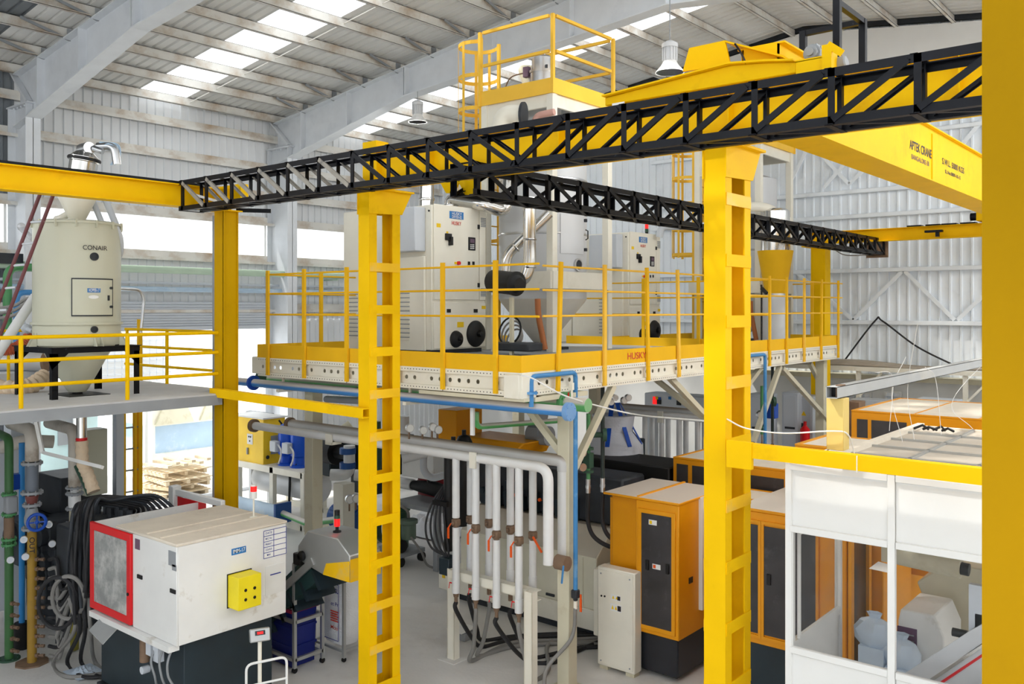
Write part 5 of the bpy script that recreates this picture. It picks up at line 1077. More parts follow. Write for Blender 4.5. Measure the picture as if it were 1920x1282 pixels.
q = PY(272, 1218, YA + .02); mb = MB(); mb.cyl(q - Z_ * .12, q + Z_ * .12, .055, n=14); mb.cyl(q + Z_ * .12, q + Z_ * .16, .06); fr = part('air_filter', mb, BRN, t); mb = MB(); mb.box(q + V((.07, -.03, -.02)), q + V((.17, .05, .14))); part('regulator', mb, GRYL, fr); mb = MB(); mb.box(q + V((.2, -.02, -.06)), q + V((.3, .05, .15))); part('regulator', mb, GRYL, fr); mb = MB(); mb.cyl(q + V((.02, -.05, -.2)), q + V((.02, .03, -.2)), .04); part('small_gauge', mb, GRYL, fr)
for k in range(3): mb = MB(); q = PY(296 + 16 * k, 1205, YA + .05); mb.tube(spline([q, q + V((.01, -.08, -.15)), q + V((.05 - .04 * k, -.06, -.32)), q + V((-.03, 0, -.45))]), .012, 6); part('air_line', mb, GRYP, t)
q = PY(205, 1160, YA); mb = MB(); mb.prism([q + V((-.1, -.02, .02)), q + V((.22, -.02, -.06)), q + V((.18, -.16, -.2)), q + V((-.14, -.16, -.12))], (0, 0, .01)); part('drip_flap', mb, ALU, t)
mb = MB(); 
for k in range(5): mb.box((x173 + .1 + k * .3, YA - .02, .0), (x173 + .22 + k * .3, YA + .12, .09))
mb.box((x173 - .2, YA - .05, .03), (XA, YA - .0, .07)); part('levelling_feet', mb, DARK, t)
# weighing scale with handle in front
p = PD(487, 1190, 9.0); t = thing('platform_scale', 'small weighing scale with red display and pipe handle', 'scale', (p.x, p.y, 0))
ax = (-p.x / 9.6, -p.y / 9.6); nn = V((.86, -.42, .3)).normalized(); rr_ = V((.42, .86, 0)).normalized(); uu = nn.cross(rr_) * -1
uu = rr_.cross(nn) * -1 if rr_.cross(nn).z < 0 else rr_.cross(nn)
bx = lambda c, a, b, d, mb: mb.add([c + rr_ * (i * a) + uu * (j * b) + nn * (k * d) for k in (-1, 1) for j in (-1, 1) for i in (-1, 1)], [(0, 2, 3, 1), (4, 5, 7, 6), (0, 1, 5, 4), (2, 6, 7, 3), (0, 4, 6, 2), (1, 3, 7, 5)])
mb = MB(); bx(p, .1, .065, .035, mb); hd = part('indicator', mb, ALU, t, bev=.01); mb = MB(); bx(p + nn * .037 + uu * .02, .05, .022, .002, mb); dsp = part('display', mb, DARK, hd); mb = MB(); bx(p + nn * .04 + uu * .02, .03, .012, .001, mb); part('digits', mb, REDL, dsp)
mb = MB(); mb.tube([p - Z_ * .06, (p.x, p.y, .1)], .02, 10); part('column', mb, CRM, t)
mb = MB(); c = PD(500, 1240, 9.0); w = rr_ * .2; mb.tube(bend([c - w - Z_ * .9, c - w, c + w + Z_ * .02, c + w - Z_ * .9], .07, 5), .013, 8); mb.tube([c - w - Z_ * .22, c + w - Z_ * .2], .012, 8); part('handle', mb, WHT, t)
mb = MB(); mb.box((p.x - .25, p.y - .3, .04), (p.x + .25, p.y + .3, .1)); part('weigh_plate', mb, ALU, t, bev=.01)
for sx in (-.2, .2):
    for sy in (-.25, .25): mb = MB(); mb.cyl((p.x + sx, p.y + sy, 0), (p.x + sx, p.y + sy, .05), .03); part('foot', mb, BLKP, t)
# inclined conveyor
t = thing('conveyor', 'inclined conveyor with metal hood and red signal light', 'conveyor', (-8.6, 6.85, 0))
y0, y1 = 6.6, 7.06; zt, zb = H - 2.66, H - 3.12
pr = [(-8.86, zb + .12), (-8.84, zb + .26), (-8.66, zt), (-8.1, zt), (-7.88, zt - .16), (-7.88, zb + .0), (-8.4, zb + .0), (-8.82, zb + .08)]
mb = MB(); mb.prism([(x, y0, z) for x, z in pr], (0, y1 - y0, 0)); hd = part('hood', mb, ALU, t, bev=.01)
mb = MB(); mb.prism([(-7.87, y0 - .004, zt - .2), (-7.87, y1, zt - .2), (-7.87, y1, zb), (-7.87, y0 - .004, zb)], (-.004 + .008, 0, 0)); mb.prism([(-8.3, y0 - .005, zb + .14), (-7.88, y0 - .005, zt - .22), (-7.88, y0 - .005, zb), (-8.36, y0 - .005, zb)], (0, .004, 0)); part('yellow_lip', mb, YELW, hd)
mb = MB(); mb.prism([(-8.75, y0 + .03, zb + .12), (-8.5, y0 + .03, zb - .1), (-10.0, y0 + .03, zb - 1.25), (-10.15, y0 + .03, zb - 1.0)], (0, y1 - y0 - .06, 0)); bl = part('trough', mb, mat('belt_green', (38, 66, 66), .5), t)
for k in range(7):
    f_ = k / 6; x = -8.62 - 1.4 * f_; z = zb - .02 - 1.08 * f_; mb = MB(); mb.prism([(x, y0 + .02, z), (x + .14, y0 + .02, z - .2), (x + .2, y0 + .02, z - .18), (x + .04, y0 + .02, z + .02)], (0, y1 - y0 - .04, 0)); part('cleat', mb, NAVY, bl)
for y in (y0, y1): mb = MB(); mb.bar((-8.55, y, zb + .12), (-10.1, y, zb - 1.05), .03, .09); part('side_rail', mb, ALU, t)
c = V((-8.75, y0 - .04, zb + .15)); mb = MB(); mb.cyl(c, c + Y_ * .06, .06); mb.box(c - V((.14, .0, .12)), c + V((.0, .1, .02))); part('drive_motor', mb, BLKP, t, bev=.01)
for x, y in ((-8.96, 6.64), (-8.96, 7.06), (-9.6, 6.64), (-9.6, 7.06)):
    mb = MB(); mb.box((x - .02, y - .02, .06), (x + .02, y + .02, zb + .02 if x > -9.3 else zb - .6)); part('leg', mb, ALU, t)
    mb = MB(); mb.cyl((x - .015, y, .035), (x + .015, y, .035), .035, n=14); part('caster', mb, BLKP, t)
for p, q in (((-8.96, 6.64), (-8.96, 7.06)), ((-9.6, 6.64), (-8.96, 6.64)), ((-9.6, 7.06), (-8.96, 7.06))):
    for z in (.16, .62): mb = MB(); mb.bar((*p, z), (*q, z), .04, .04); part('cross_rail', mb, ALU, t)
b = V((-8.35, y0 + .2, zt)); mb = MB(); mb.lathe(b, [(.05, 0), (.05, .015), (.02, .02), (.02, .07)], 12); mb.cyl(b + Z_ * .19, b + Z_ * .26, .032); part('beacon_base', mb, BLKP, t); mb = MB(); mb.cyl(b + Z_ * .07, b + Z_ * .16, .034); part('beacon_lens', mb, REDL, t); mb = MB(); mb.cyl(b + Z_ * .16, b + Z_ * .2, .034); part('beacon_lens', mb, GRND, t, label='green lens')
# blue bin with preforms
c = V((-9.28, 6.86, 0)); t = thing('blue_bin', 'deep blue plastic bin with pink rim full of clear preforms', 'bin', (c.x, c.y, 0))
w = .22; mb = MB(); z1 = .72
v = []
for s, z in ((.9, .02), (1, z1), (.95, z1), (.86, .06)): v += [(c.x - w * s, c.y - .19 * s, z), (c.x + w * s, c.y - .19 * s, z), (c.x + w * s, c.y + .19 * s, z), (c.x - w * s, c.y + .19 * s, z)]
f = [(3, 2, 1, 0)] + [(4 * k + i, 4 * k + (i + 1) % 4, 4 * k + 4 + (i + 1) % 4, 4 * k + 4 + i) for k in range(3) for i in range(4)] + [(12, 13, 14, 15)]
mb.add(v, f); part('tub', mb, BIN, t)
mb = MB(); mb.frame((c.x - w - .02, c.y - .21, z1 - .02), (2 * w + .04, 0, 0), (0, .42, 0), .03, .04); part('rim', mb, mat('crimson_rim', (150, 30, 70), .5), t)
pf = MB()
for k in range(90):
    p = V((c.x + rnd.uniform(-.17, .17), c.y + rnd.uniform(-.15, .15), z1 - .02 + rnd.uniform(-.02, .08))); d = V((rnd.uniform(-1, 1), rnd.uniform(-1, 1), rnd.uniform(-.4, .4))).normalized() * .045; pf.tube([p - d, p + d], .011, 6)
for z in (.25, .48): mb = MB(); mb.frame((c.x - w - .005, c.y - .19, z), (2 * w + .01, 0, 0), (0, .38, 0), .015, .03); part('rib', mb, BIN, t)
solo('clear_preforms', pf, mat('clear_plastic', (235, 238, 242), .2, var=.1), 'heap of clear plastic preforms in the blue bin', 'preforms', kind='stuff')
# white sack in its metal frame
c = V((-9.07, 7.47, 0)); t = thing('sack_frame', 'metal bag frame on casters beside the conveyor', 'frame', (c.x, c.y, 0))
for sx in (-.3, .3):
    for sy in (-.22, .22): mb = MB(); mb.box((c.x + sx - .018, c.y + sy - .018, .05), (c.x + sx + .018, c.y + sy + .018, 1.08)); part('leg', mb, ALU, t); mb = MB(); mb.cyl((c.x + sx - .015, c.y + sy, .03), (c.x + sx + .015, c.y + sy, .03), .03, n=12); part('caster', mb, BLKP, t)
for z in (.12, 1.07): mb = MB(); mb.frame((c.x - .32, c.y - .24, z), (.64, 0, 0), (0, .48, 0), .03, .03); part('ring_frame', mb, ALU, t)
t = thing('woven_sack', 'white printed woven sack in the metal bag frame', 'sack', (c.x, c.y, .14))
mb = MB(); n = 28; rows = [(.8, .15), (1, .3), (1.05, .55), (1.0, .8), (.98, 1.0), (.96, 1.06)]; v = []
for s, z in rows:
    for j in range(n):
        a = 2 * pi * j / n; ex = abs(cos(a)) ** .5 * (1 if cos(a) > 0 else -1); ey = abs(sin(a)) ** .5 * (1 if sin(a) > 0 else -1)
        wv = 1 + .025 * sin(5 * a + z * 9); v.append((c.x + ex * .25 * s * wv, c.y + ey * .18 * s * wv, z))
mb.add(v, [(k * n + j, k * n + (j + 1) % n, (k + 1) * n + (j + 1) % n, (k + 1) * n + j) for k in range(len(rows) - 1) for j in range(n)] + [tuple(reversed(range(n)))]); part('bag', mb, mat('sack_white', (236, 238, 242), .7, bump=.5, bscale=60), t)
ys = c.y - .205
for s, dx, z, h, m, w in (('ortu', .1, .86, .07, INKB, .16), ('et Pr', .1, .68, .05, INKB, .15), ('Moul', .1, .38, .05, INKR, .15)): text(s, (c.x + dx, ys, z), X_, Z_, h, m, t, wmax=w)
mb = MB(); mb.frame((c.x - .12, ys - .002, .22), (.3, 0, 0), (0, 0, .72), .008, .002); part('print_border', mb, INKB, t)
mb = MB(); 
for i in range(5): mb.box((c.x + .02, ys - .003, .46 + .03 * i), (c.x + .18 - .02 * (i % 2), ys - .001, .475 + .03 * i))
mb.box((c.x - .09, ys - .003, .78), (c.x - .03, ys - .001, .9)); part('red_print', mb, INKR, t)
# ---- outside the doorway and by it
t = thing('access_ladder', 'yellow vertical ladder from the floor to the hopper deck end', 'ladder', (-13.4, 6.9, 0))
LX = -13.3; ya, yb = UY(231, LX), UY(262, LX)
for y in (ya, yb): mb = MB(); mb.box((LX - .03, y - .03, 0), (LX + .03, y + .03, ZM + (.0 if y == ya else .9))); part('side_rail', mb, YELO, t)
mb = MB(); mb.box((LX - .03, yb - .1, 0), (LX + .03, yb - .06, ZM)); part('side_rail', mb, YELO, t)
z = .3
while z < ZM: mb = MB(); mb.tube([(LX, ya, z), (LX, yb, z)], .014, 6); part('rung', mb, GRYP, t); z += .33
c = V((-19.9, 11.3, 0)); t = thing('pallet_stack', 'stack of worn wooden pallets in the bright doorway', 'pallet', c)
for L in range(4):
    dx, a = rnd.uniform(-.15, .15), rnd.uniform(-.25, .25); z = .16 * L
    rot = lambda x, y: (c.x + dx + x * cos(a) - y * sin(a), c.y + x * sin(a) + y * cos(a))
    for s in (-.5, 0, .5): mb = MB(); mb.bar((*rot(-.6, s), z + .05), (*rot(.6, s), z + .05), .08, .09); part('bearer', mb, WOOD, t)
    for k in range(7): mb = MB(); x = -.55 + k * .18; mb.bar((*rot(x, -.6), z + .108), (*rot(x, .6), z + .108), .11, .022); part('plank', mb, WOOD, t)
for k in range(6): mb = MB(); mb.bar((c.x - .6 + .1 * k, c.y - .5 + .22 * k, .7 + .05 * (k % 3)), (c.x + .7, c.y - .55 + .2 * k, .78 + .06 * (k % 2)), .1, .06); part('loose_plank', mb, WOOD, t)
t = thing('cooling_unit', 'pale outdoor cooling tower with two fan cowls beyond the doorway', 'cooler', (-23.5, 13.2, 0))
mb = MB(); mb.box((-24.6, 12.0, 0), (-22.4, 14.6, .55)); mb.box((-24.6, 12.0, 1.3), (-22.4, 14.6, 2.4)); part('casing', mb, CRM, t, bev=.03)
mb = MB(); mb.box((-24.4, 12.2, .55), (-22.6, 14.4, 1.3)); part('fill_pack', mb, BLUW, t)
for y in (12.65, 13.95): mb = MB(); mb.prism([(-22.4, y - .55, 1.35), (-22.4, y + .55, 1.35), (-22.4, y + .22, 2.1), (-22.4, y - .22, 2.1)], (.08, 0, 0)); part('cowl', mb, CRMD, t)
for sx in (-24.55, -22.45):
    for sy in (12.05, 14.55): mb = MB(); mb.box((sx - .06, sy - .06, .5), (sx + .06, sy + .06, 1.35)); part('corner_post', mb, CRM, t)
t = thing('teal_container', 'pale teal container with louvred side beyond the doorway', 'container', (-23, 8.2, 0))
mb = MB(); mb.box((-24.5, 7.6, .5), (-22.4, 10.6, 2.4)); part('body', mb, TEAL, t, bev=.03)
for k in range(9): mb = MB(); mb.box((-22.4, 7.8, .8 + k * .16), (-22.36, 9.0, .9 + k * .16)); part('louvre', mb, BLUM, t)
mb = MB(); mb.box((-22.4, 9.6, 1.1), (-22.36, 10.2, 2.1)); part('mesh_window', mb, GRYP, t)
mb = MB(); mb.box((-24.4, 7.7, .0), (-22.5, 10.5, .5)); part('skid', mb, GRYP, t)
t = thing('wire_cage', 'white wire cage standing beyond the hopper deck rail', 'cage', (-21.5, 11, 0))
for k in range(13): mb = MB(); y = 9.8 + k * .18; mb.box((-21.4, y, 2.6), (-21.385, y + .015, 3.85)); part('wire', mb, GRYL, t)
for k in range(8): mb = MB(); z = 2.65 + k * .165; mb.box((-21.4, 9.8, z), (-21.385, 12.0, z + .015)); part('wire', mb, GRYL, t)
mb = MB(); mb.box((-22.4, 9.8, 2.6), (-21.45, 12.0, 3.8)); mb.box((-22.3, 9.9, 0), (-22.1, 10.1, 2.6)); mb.box((-22.3, 11.7, 0), (-22.1, 11.9, 2.6)); part('tank', mb, WHTC, t, bev=.05)
for o in (o for o in bpy.data.objects if o.name.startswith('rung')): pass
# ================================================================ UNDER THE PLATFORM: pipes, manifold rig, chiller
def dusted(name, base, dust, lo=.1, hi=.75):
    m = mat(name, base, .5, var=.06); n, l = m.node_tree.nodes, m.node_tree.links; b = n['Principled BSDF']
    src = b.inputs['Base Color'].links[0].from_socket; g = n.new('ShaderNodeNewGeometry'); s = n.new('ShaderNodeSeparateXYZ'); r = n.new('ShaderNodeMapRange'); x = n.new('ShaderNodeMix'); x.data_type = 'RGBA'
    l.new(g.outputs['Normal'], s.inputs[0]); l.new(s.outputs['Z'], r.inputs[0]); r.inputs[1].default_value = lo; r.inputs[2].default_value = hi
    l.new(r.outputs[0], x.inputs['Factor']); l.new(src, x.inputs[6]); x.inputs[7].default_value = (*lin(dust), 1); l.new(x.outputs[2], b.inputs['Base Color']); return m
BLUD = dusted('dusty_blue_pipe', (64, 136, 206), (214, 208, 204), -.15, .3); GRND2 = dusted('dusty_green_pipe', (92, 176, 104), (214, 208, 200), -.1, .35); BRND = dusted('dusty_lagging', (212, 212, 212), (150, 132, 114), .3, .9)
LAGW = dusted('lagging_dust', (232, 232, 232), (206, 198, 190), .5, 1.0)
def bflange(mb, c, ax, r, h=.03, k=6):
    ax = V(ax).normalized(); mb.lathe(c, [(r * .5, 0), (r, 0), (r, h), (r * .5, h)], 24, ax); a = ax.cross(Z_) if abs(ax.z) < .9 else V((1, 0, 0)); a.normalize(); b = ax.cross(a)
    for i in range(k): q = V(c) + (a * cos(i * 2 * pi / k + .4) + b * sin(i * 2 * pi / k + .4)) * r * .78; mb.cyl(q - ax * .012, q + ax * (h + .012), r * .09, n=6)
    return mb
YB_ = 7.66; zb_ = H - 1.1; xe = UX(1066, YB_)
t = thing('blue_header_pipe', 'dusty blue header pipe with bolted end flange under the platform edge', 'pipe', (-9, YB_, zb_))
mb = MB(); mb.tube([(-12.2, YB_, zb_), (xe, YB_, zb_)], .058, 18); part('pipe', mb, BLUD, t)
mb = bflange(MB(), (xe - .02, YB_, zb_), X_, .1, .05); mb.cyl((xe + .03, YB_, zb_), (xe + .035, YB_, zb_), .095, n=24); part('blind_flange', mb, mat('sky_blue_flange', (120, 164, 214), .45), t)
mb = bflange(MB(), (UX(474, YB_), YB_, zb_), X_, .11, .04); part('flange', mb, BLUT, t)
for x in (-10.6, -8.0): mb = MB(); mb.bar((x, YB_, zb_ + .04), (x, YB_, BB), .04, .02); mb.bar((x, YB_ - .1, zb_ - .07), (x, YB_ + 1.0, zb_ - .07), .06, .04); part('hanger', mb, CRM, t)
YG = 8.15; zg = H - 1.08; xg = UX(1103, YG)
t = thing('green_header_pipe', 'dusty green header pipe behind the blue header pipe', 'pipe', (-9, YG, zg))
mb = MB(); mb.tube([(-11.6, YG, zg), (xg, YG, zg)], .078, 18); part('pipe', mb, GRND2, t)
mb = bflange(MB(), (UX(1056, YG), YG, zg), X_, .135, .05); part('flange', mb, GRN, t); mb = bflange(MB(), (UX(490, YG), YG, zg), X_, .12, .04); part('flange', mb, GRND, t)
for u in (1042, 1072): mb = MB(); x = UX(u, YG); mb.tube([(x, YG, zg + .07), (x, YG, zg + .16)], .012, 8); mb.box((x - .02, YG - .02, zg + .16), (x + .02, YG + .02, zg + .24)); part('vent_cock', mb, CRM, t); mb = MB(); mb.bar((x - .03, YG - .02, zg + .06), (x - .03, YG - .02, zg + .13), .012, .012); part('red_lever', mb, RED, t)
mb = MB(); mb.tube([(-11.3, 8.5, zg + .02), (-6.6, 8.5, zg + .02)], .07, 14); solo('dark_header_pipe', mb, GRND2, 'third dusty header pipe in the shade under the platform', 'pipe')
pipe('small_green_pipe', [PD(893, 772, 10.6), PD(893, 800, 10.6), PD(1052, 788, 12.2)], .035, GRND2, 'small dusty green pipe rising away under the platform')
mb = MB(); a = PD(886, 762, 10.5); mb.bar(a + Z_ * .1, a - Z_ * .34, .05, .03); solo('white_bracket_strip', mb, WHT, 'white flat strip hanging from the blue header pipe', 'bracket')
pipe('dark_tray_pipe', [PD(612, 748, 13), PD(700, 752, 12)], .05, GRYP, 'grey pipe stub under the platform left of the ladder-like column')
# blue U pipe with valve and hose (one per machine)
XU = -6.0
def upipe():
    ya, yb = UY(996, XU), UY(1079, XU); t = thing('blue_u_pipe', 'thin blue pipe bent like a U beside the platform corner column', 'pipe', (XU, yb, 0)); d = yb / ray(1079, 0).y
    zt = H - .74; zl = H - (1105 - 578) / 1665 * d
    mb = MB(); mb.tube(bend([(XU, ya, zb_ + .03), (XU, ya, zt), (XU, yb, zt), (XU, yb, zl)], .07, 5), .027, 12); part('pipe', mb, BLU, t)
    mb = bflange(MB(), (XU, ya, zb_ + .17), Z_, .07, .025, 4); part('flange', mb, BLU, t)
    c = V((XU, yb, zl - .05)); mb = MB(); mb.box(c - V((.04, .04, .05)), c + V((.04, .04, .05))); mb.cyl(c - Z_ * .08, c - Z_ * .05, .028); part('valve', mb, DARK, t, bev=.01)
    mb = MB(); q = c + V((.06, .02, 0)); mb.bar(q, q - Z_ * .06, .02, .012); mb.bar(q - Z_ * .06, q - Z_ * .2, .028, .012); part('lever', mb, ORG, t, label='orange lever')
    mb = MB(); mb.cyl(c - Z_ * .17, c - Z_ * .08, .024); part('fitting', mb, CRM, t)
    mb = MB(); mb.tube(spline([c - Z_ * .15, c + V((-.02, -.05, -.5)), c + V((-.2, -.3, -.85)), (c.x + .0, c.y - .42, .03), (c.x + .5, c.y - .1, .03), (c.x + .8, c.y + .3, .03)], 10), .023, 10); part('hose', mb, GREYH, t)
    return t
u1 = upipe(); dup(u1, (0, 5.23, 0), 'thin pale blue pipe bent like a U, beyond the broad yellow column')
# manifold rig
YF_, YR_ = 8.05, 8.36; zF, zR_ = H - 1.82, H - 1.78
def rig():
    t = thing('manifold_rig', 'white lagged manifold of eight drop pipes with orange lever valves', 'manifold', (-7.2, 8.2, 0))
    xe = UX(1028, YF_); mb = MB(); mb.tube(bend([(-11.9, YF_, zF), (xe, YF_, zF), (xe, YF_, H - (1058 - 578) / 1665 * YF_ / ray(1028, 0).y)], .16, 7), .06, 18); part('front_header', mb, LAGW, t)
    xr = UX(1056, YR_); mb = MB(); mb.tube(bend([(-11.4, YR_, zR_), (xr, YR_, zR_), (xr, YR_, zR_ - .12)], .1, 5), .072, 18); part('rear_header', mb, BRND, t, label='brown dusty rear header')
    zl = H - (1040 - 578) / 1665 * YR_ / ray(1056, 0).y; mb = MB(); mb.cyl((xr, YR_, zl), (xr, YR_, zR_ - .11), .066, n=18); part('return_drop', mb, LAG, t)
    mb = MB(); mb.lathe((-11.9, YF_, zF), [(.07, -.02), (.1, -.02), (.1, .04), (.07, .04)], 20, X_); mb.lathe((-11.4, YR_, zR_), [(.07, -.02), (.1, -.02), (.1, .04), (.07, .04)], 20, X_); part('end_ring', mb, BRN, t)
    c = V((xe + .1, YF_ + .1, zl - .02)); mb = MB(); mb.cyl(c - X_ * .05, c + X_ * .1, .085, n=18); part('butterfly_valve', mb, BRN, t); mb = MB(); mb.bar(c + V((.1, -.08, 0)), c + V((.09, -.1, -.2)), .02, .015); part('blue_lever', mb, BLU, t)
    for row, Y, zh, L in ((0, YF_, zF, ((855, 979, 1111), (892, 990, 1123), (931, 1002, 1138), (973, 1013, 1148))), (1, YR_, zR_, ((882, 973, 1070), (917, 980, 1081), (957, 992, 1092), (999, 1003, 1105)))):
        for i, (u, vv, vl) in enumerate(L):
            x = UX(u, Y); d = Y / ray(u, 0).y; zv_, zl_ = H - (vv - 578) / 1665 * d, H - (vl - 578) / 1665 * d
            mb = MB(); mb.cyl((x, Y, zh), (x, Y, zv_ + .06), .047, n=16); dp = part('drop_pipe', mb, LAG, t)
            mb = MB(); mb.cyl((x, Y, zv_ - .06), (x, Y, zl_), .045, n=16); mb.cyl((x, Y, zl_), (x, Y, zl_ + .16), .05, n=16); part('lower_pipe', mb, LAG, dp)
            mb = MB(); mb.box((x - .045, Y - .045, zv_ - .045), (x + .045, Y + .045, zv_ + .045)); mb.cyl((x, Y, zv_ - .08), (x, Y, zv_ + .07), .032, n=8); mb.cyl((x, Y - .075, zv_), (x, Y - .04, zv_), .02); part('ball_valve', mb, BRN, dp, bev=.012)
            s = (x - .05, Y - .075, zv_)
            mb = MB()
            if row == 0: mb.bar((x - .01, Y - .08, zv_), (x - .05, Y - .085, zv_ - .06), .012, .012); mb.bar((x - .05, Y - .085, zv_ - .06), (x - .05, Y - .085, zv_ - .19), .026, .012)
            elif i == 3: mb.bar((x + .05, Y - .06, zv_), (x + .19, Y - .07, zv_ - .16), .02, .02)
            else: mb.bar((x - .03, Y + .07, zv_), (x - .04, Y + .08, zv_ - .14), .02, .012)
            part('lever', mb, ORG, dp, label='orange lever')
            mb = MB(); mb.cyl((x, Y, zl_ - .05), (x, Y, zl_), .03, .04, n=12); mb.cyl((x, Y, zl_ - .13), (x, Y, zl_ - .05), .022, n=12)
            if row: mb.cyl((x, Y, zl_ - .22), (x, Y, zl_ - .1), .028, n=8)
            part('coupling', mb, BRN, dp)
            mb = MB(); q = V((x - .05, Y - .03, zl_ + (.12 if row == 0 else -.04))); mb.tube([q + X_ * .05, q - X_ * .03], .008, 6); mb.bar(q - X_ * .03, q + V((-.035, -.01, -.07)), .01, .006); part('drain_cock', mb, RED, dp)
    for x, y in ((UX(850, 8.2), 8.2), (UX(995, 8.0), 8.0)):
        mb = MB(); z1 = 1.15 if x < -7 else H - (1108 - 578) / 1665 * 8.0 / ray(995, 0).y; mb.box((x - .06, y - .05, 0), (x + .06, y - .04, z1)); mb.box((x + .05, y - .05, 0), (x + .06, y + .05, z1)); mb.box((x - .06, y - .05, 0), (x - .05, y + .0, z1)); p = part('stand_post', mb, CRM, t)
        mb = MB(); mb.box((x - .14, y - .14, 0), (x + .14, y + .14, .012)); part('foot_plate', mb, CONC, p)
    x0, x1 = UX(850, 8.2), UX(1003, 8.1); mb = MB(); z = 1.1
    mb.box((x0, 8.12, z - .06), (x1, 8.13, z + .06)); mb.box((x0, 8.12, z + .05), (x1, 8.22, z + .06)); mb.box((x0, 8.12, z - .06), (x1, 8.22, z - .05)); part('cross_channel', mb, CRM, t)
    mb = MB(); mb.box((x1 - .08, 8.02, z - .08), (x1 + .0, 8.12, z + .07)); part('clamp', mb, CRM, t)
    mb = MB(); x = UX(893, YF_); mb.box((x - .05, YF_ - .075, zF - .12), (x + .05, YF_ - .05, zF + .075)); part('hanger_bracket', mb, CRM, t)
    mb = MB(); x = UX(625, YF_); mb.box((x - .07, YF_ - .09, zF - .1), (x + .07, YF_ + .09, zF - .06)); mb.box((x - .07, YF_ - .09, zF - .1), (x + .07, YF_ - .07, zF + .05)); part('hanger_bracket', mb, CRM, t)
    return t
rg1 = rig(); rg2 = dup(rg1, (-.45, 5.23, 0), 'silver lagged manifold of drop pipes in the shade left of the broad yellow column')
for k, (u, v) in enumerate(((767, 802), (792, 806), (810, 800), (820, 805))):
    c = PD(u, v, 11.7); g = thing('pressure_gauge', 'round gauge on the brown dusty header, ' + ('first', 'second', 'third', 'fourth')[k] + ' from the left', 'gauge', c)
    mb = MB(); mb.cyl(c, c + nv * .05, .055, n=18); part('case', mb, SILV, g); mb = MB(); mb.cyl(c + nv * .05, c + nv * .053, .046, n=18); part('dial', mb, PAP, g); mb = MB(); mb.tube([c, (c.x, c.y, zR_ + .06)], .014, 8); part('stem', mb, BRN, g)
# floor hoses of the rig
hs = []
for u, vl, Y in ((855, 1128, YF_), (892, 1140, YF_), (931, 1157, YF_), (973, 1166, YF_), (880, 1112, YR_), (917, 1128, YR_), (957, 1142, YR_)):
    hs.append((PY(u, vl, Y), u))
mids = [((875, 1195), (905, 1212)), ((878, 1215), (885, 1238)), ((950, 1200), (1000, 1242)), ((980, 1250), (1000, 1275)), ((882, 1180), (905, 1200)), ((905, 1195), (897, 1230)), ((965, 1190), (1000, 1232))]
ends = [((960, 1198), (1040, 1192), (1120, 1190)), ((960, 1205), (1050, 1200), (1125, 1196)), ((1040, 1240), (1070, 1225), (1125, 1202)), ((1028, 1255), (1032, 1205), (1125, 1208)), ((960, 1193), (1040, 1188), (1120, 1186)), ((960, 1212), (1045, 1206), (1125, 1202)), ((1040, 1225), (1075, 1215), (1125, 1212))]
for k, (p, u) in enumerate(hs):
    (a, b) = mids[k]; pts = [p, p - Z_ * .1, p.lerp(PZ(*b, .03), .55) - Z_ * .12, PZ(*b, .03)] + [PZ(*e, .03) for e in ends[k]]
    mb = MB(); mb.tube(spline(pts, 9), .027, 10); solo('floor_hose', mb, GREYH if k % 2 else RUB, 'rubber hose looping to the floor from the manifold, ' + ('front row first', 'front row second', 'front row third', 'front row fourth', 'rear row first', 'rear row second', 'rear row third')[k] + ' pipe from left', 'hose')
# white box with papers on the floor
c = PZ(855, 1200, 0); t = thing('parts_tray', 'small grey tray with papers on the floor by the manifold stand', 'tray', c)
mb = MB(); mb.box(c + V((-.14, .02, 0)), c + V((.14, .24, .1))); part('tray', mb, GRYP, t, bev=.01); mb = MB(); mb.prism([c + V((-.18, .0, .11)), c + V((.1, .0, .1)), c + V((.16, .26, .14)), c + V((-.16, .26, .12))], (0, 0, .006)); part('papers', mb, PAP, t)
# cream injection unit behind the rig
YI = 9.85; x0, x1 = UX(822, YI), UX(1117, YI)
t = thing('injection_unit', 'long cream machine base behind the white manifold', 'machine', ((x0 + x1) / 2, 9.5, 0))
mb = MB(); mb.box((x0, YI, .12), (x1, YI + 1.4, .4)); part('base_beam', mb, CRM, t, bev=.01)
mb = MB(); mb.box((x0 + .1, YI + .1, .0), (x1 - .1, YI + 1.3, .12)); part('dark_foot', mb, DARK, t)
xa, xb = UX(862, YI), x1
mb = MB(); mb.prism([(xa, YI + .02, .4), (xa, YI + .02, 1.1), (xa, YI + .4, 1.42), (xa, YI + 1.3, 1.42), (xa, YI + 1.3, .4)], (xb - xa, 0, 0)); hd = part('hood', mb, dusted('dusty_cream', (226, 222, 202), (188, 180, 168), .5, .9), t, bev=.01)
for u in (1000, 1092): q = UX(u, YI); mb = MB(); mb.box((q - .005, YI + .01, .42), (q + .005, YI + .02, 1.08)); part('panel_seam', mb, CRMD, hd)
q = PY(1031, 1115, YI); mb = MB(); mb.box((q.x - .07, YI - .005, q.z - .016), (q.x + .07, YI + .02, q.z + .016)); part('slot_handle', mb, DARK, hd)
mb = MB(); q = PY(832, 1078, YI); mb.box((q.x - .03, YI - .005, .3), (q.x + .03, YI, .35)); part('sticker', mb, LYEL, t)
mb = MB(); mb.box((x0 + .3, YI + .5, 1.43), (x1 + .1, YI + 1.1, 2.1)); solo('dark_machine_body', mb, DARK, 'dark machine body in the shade above the long cream base', 'machine', bev=.03)
mb = MB(); 
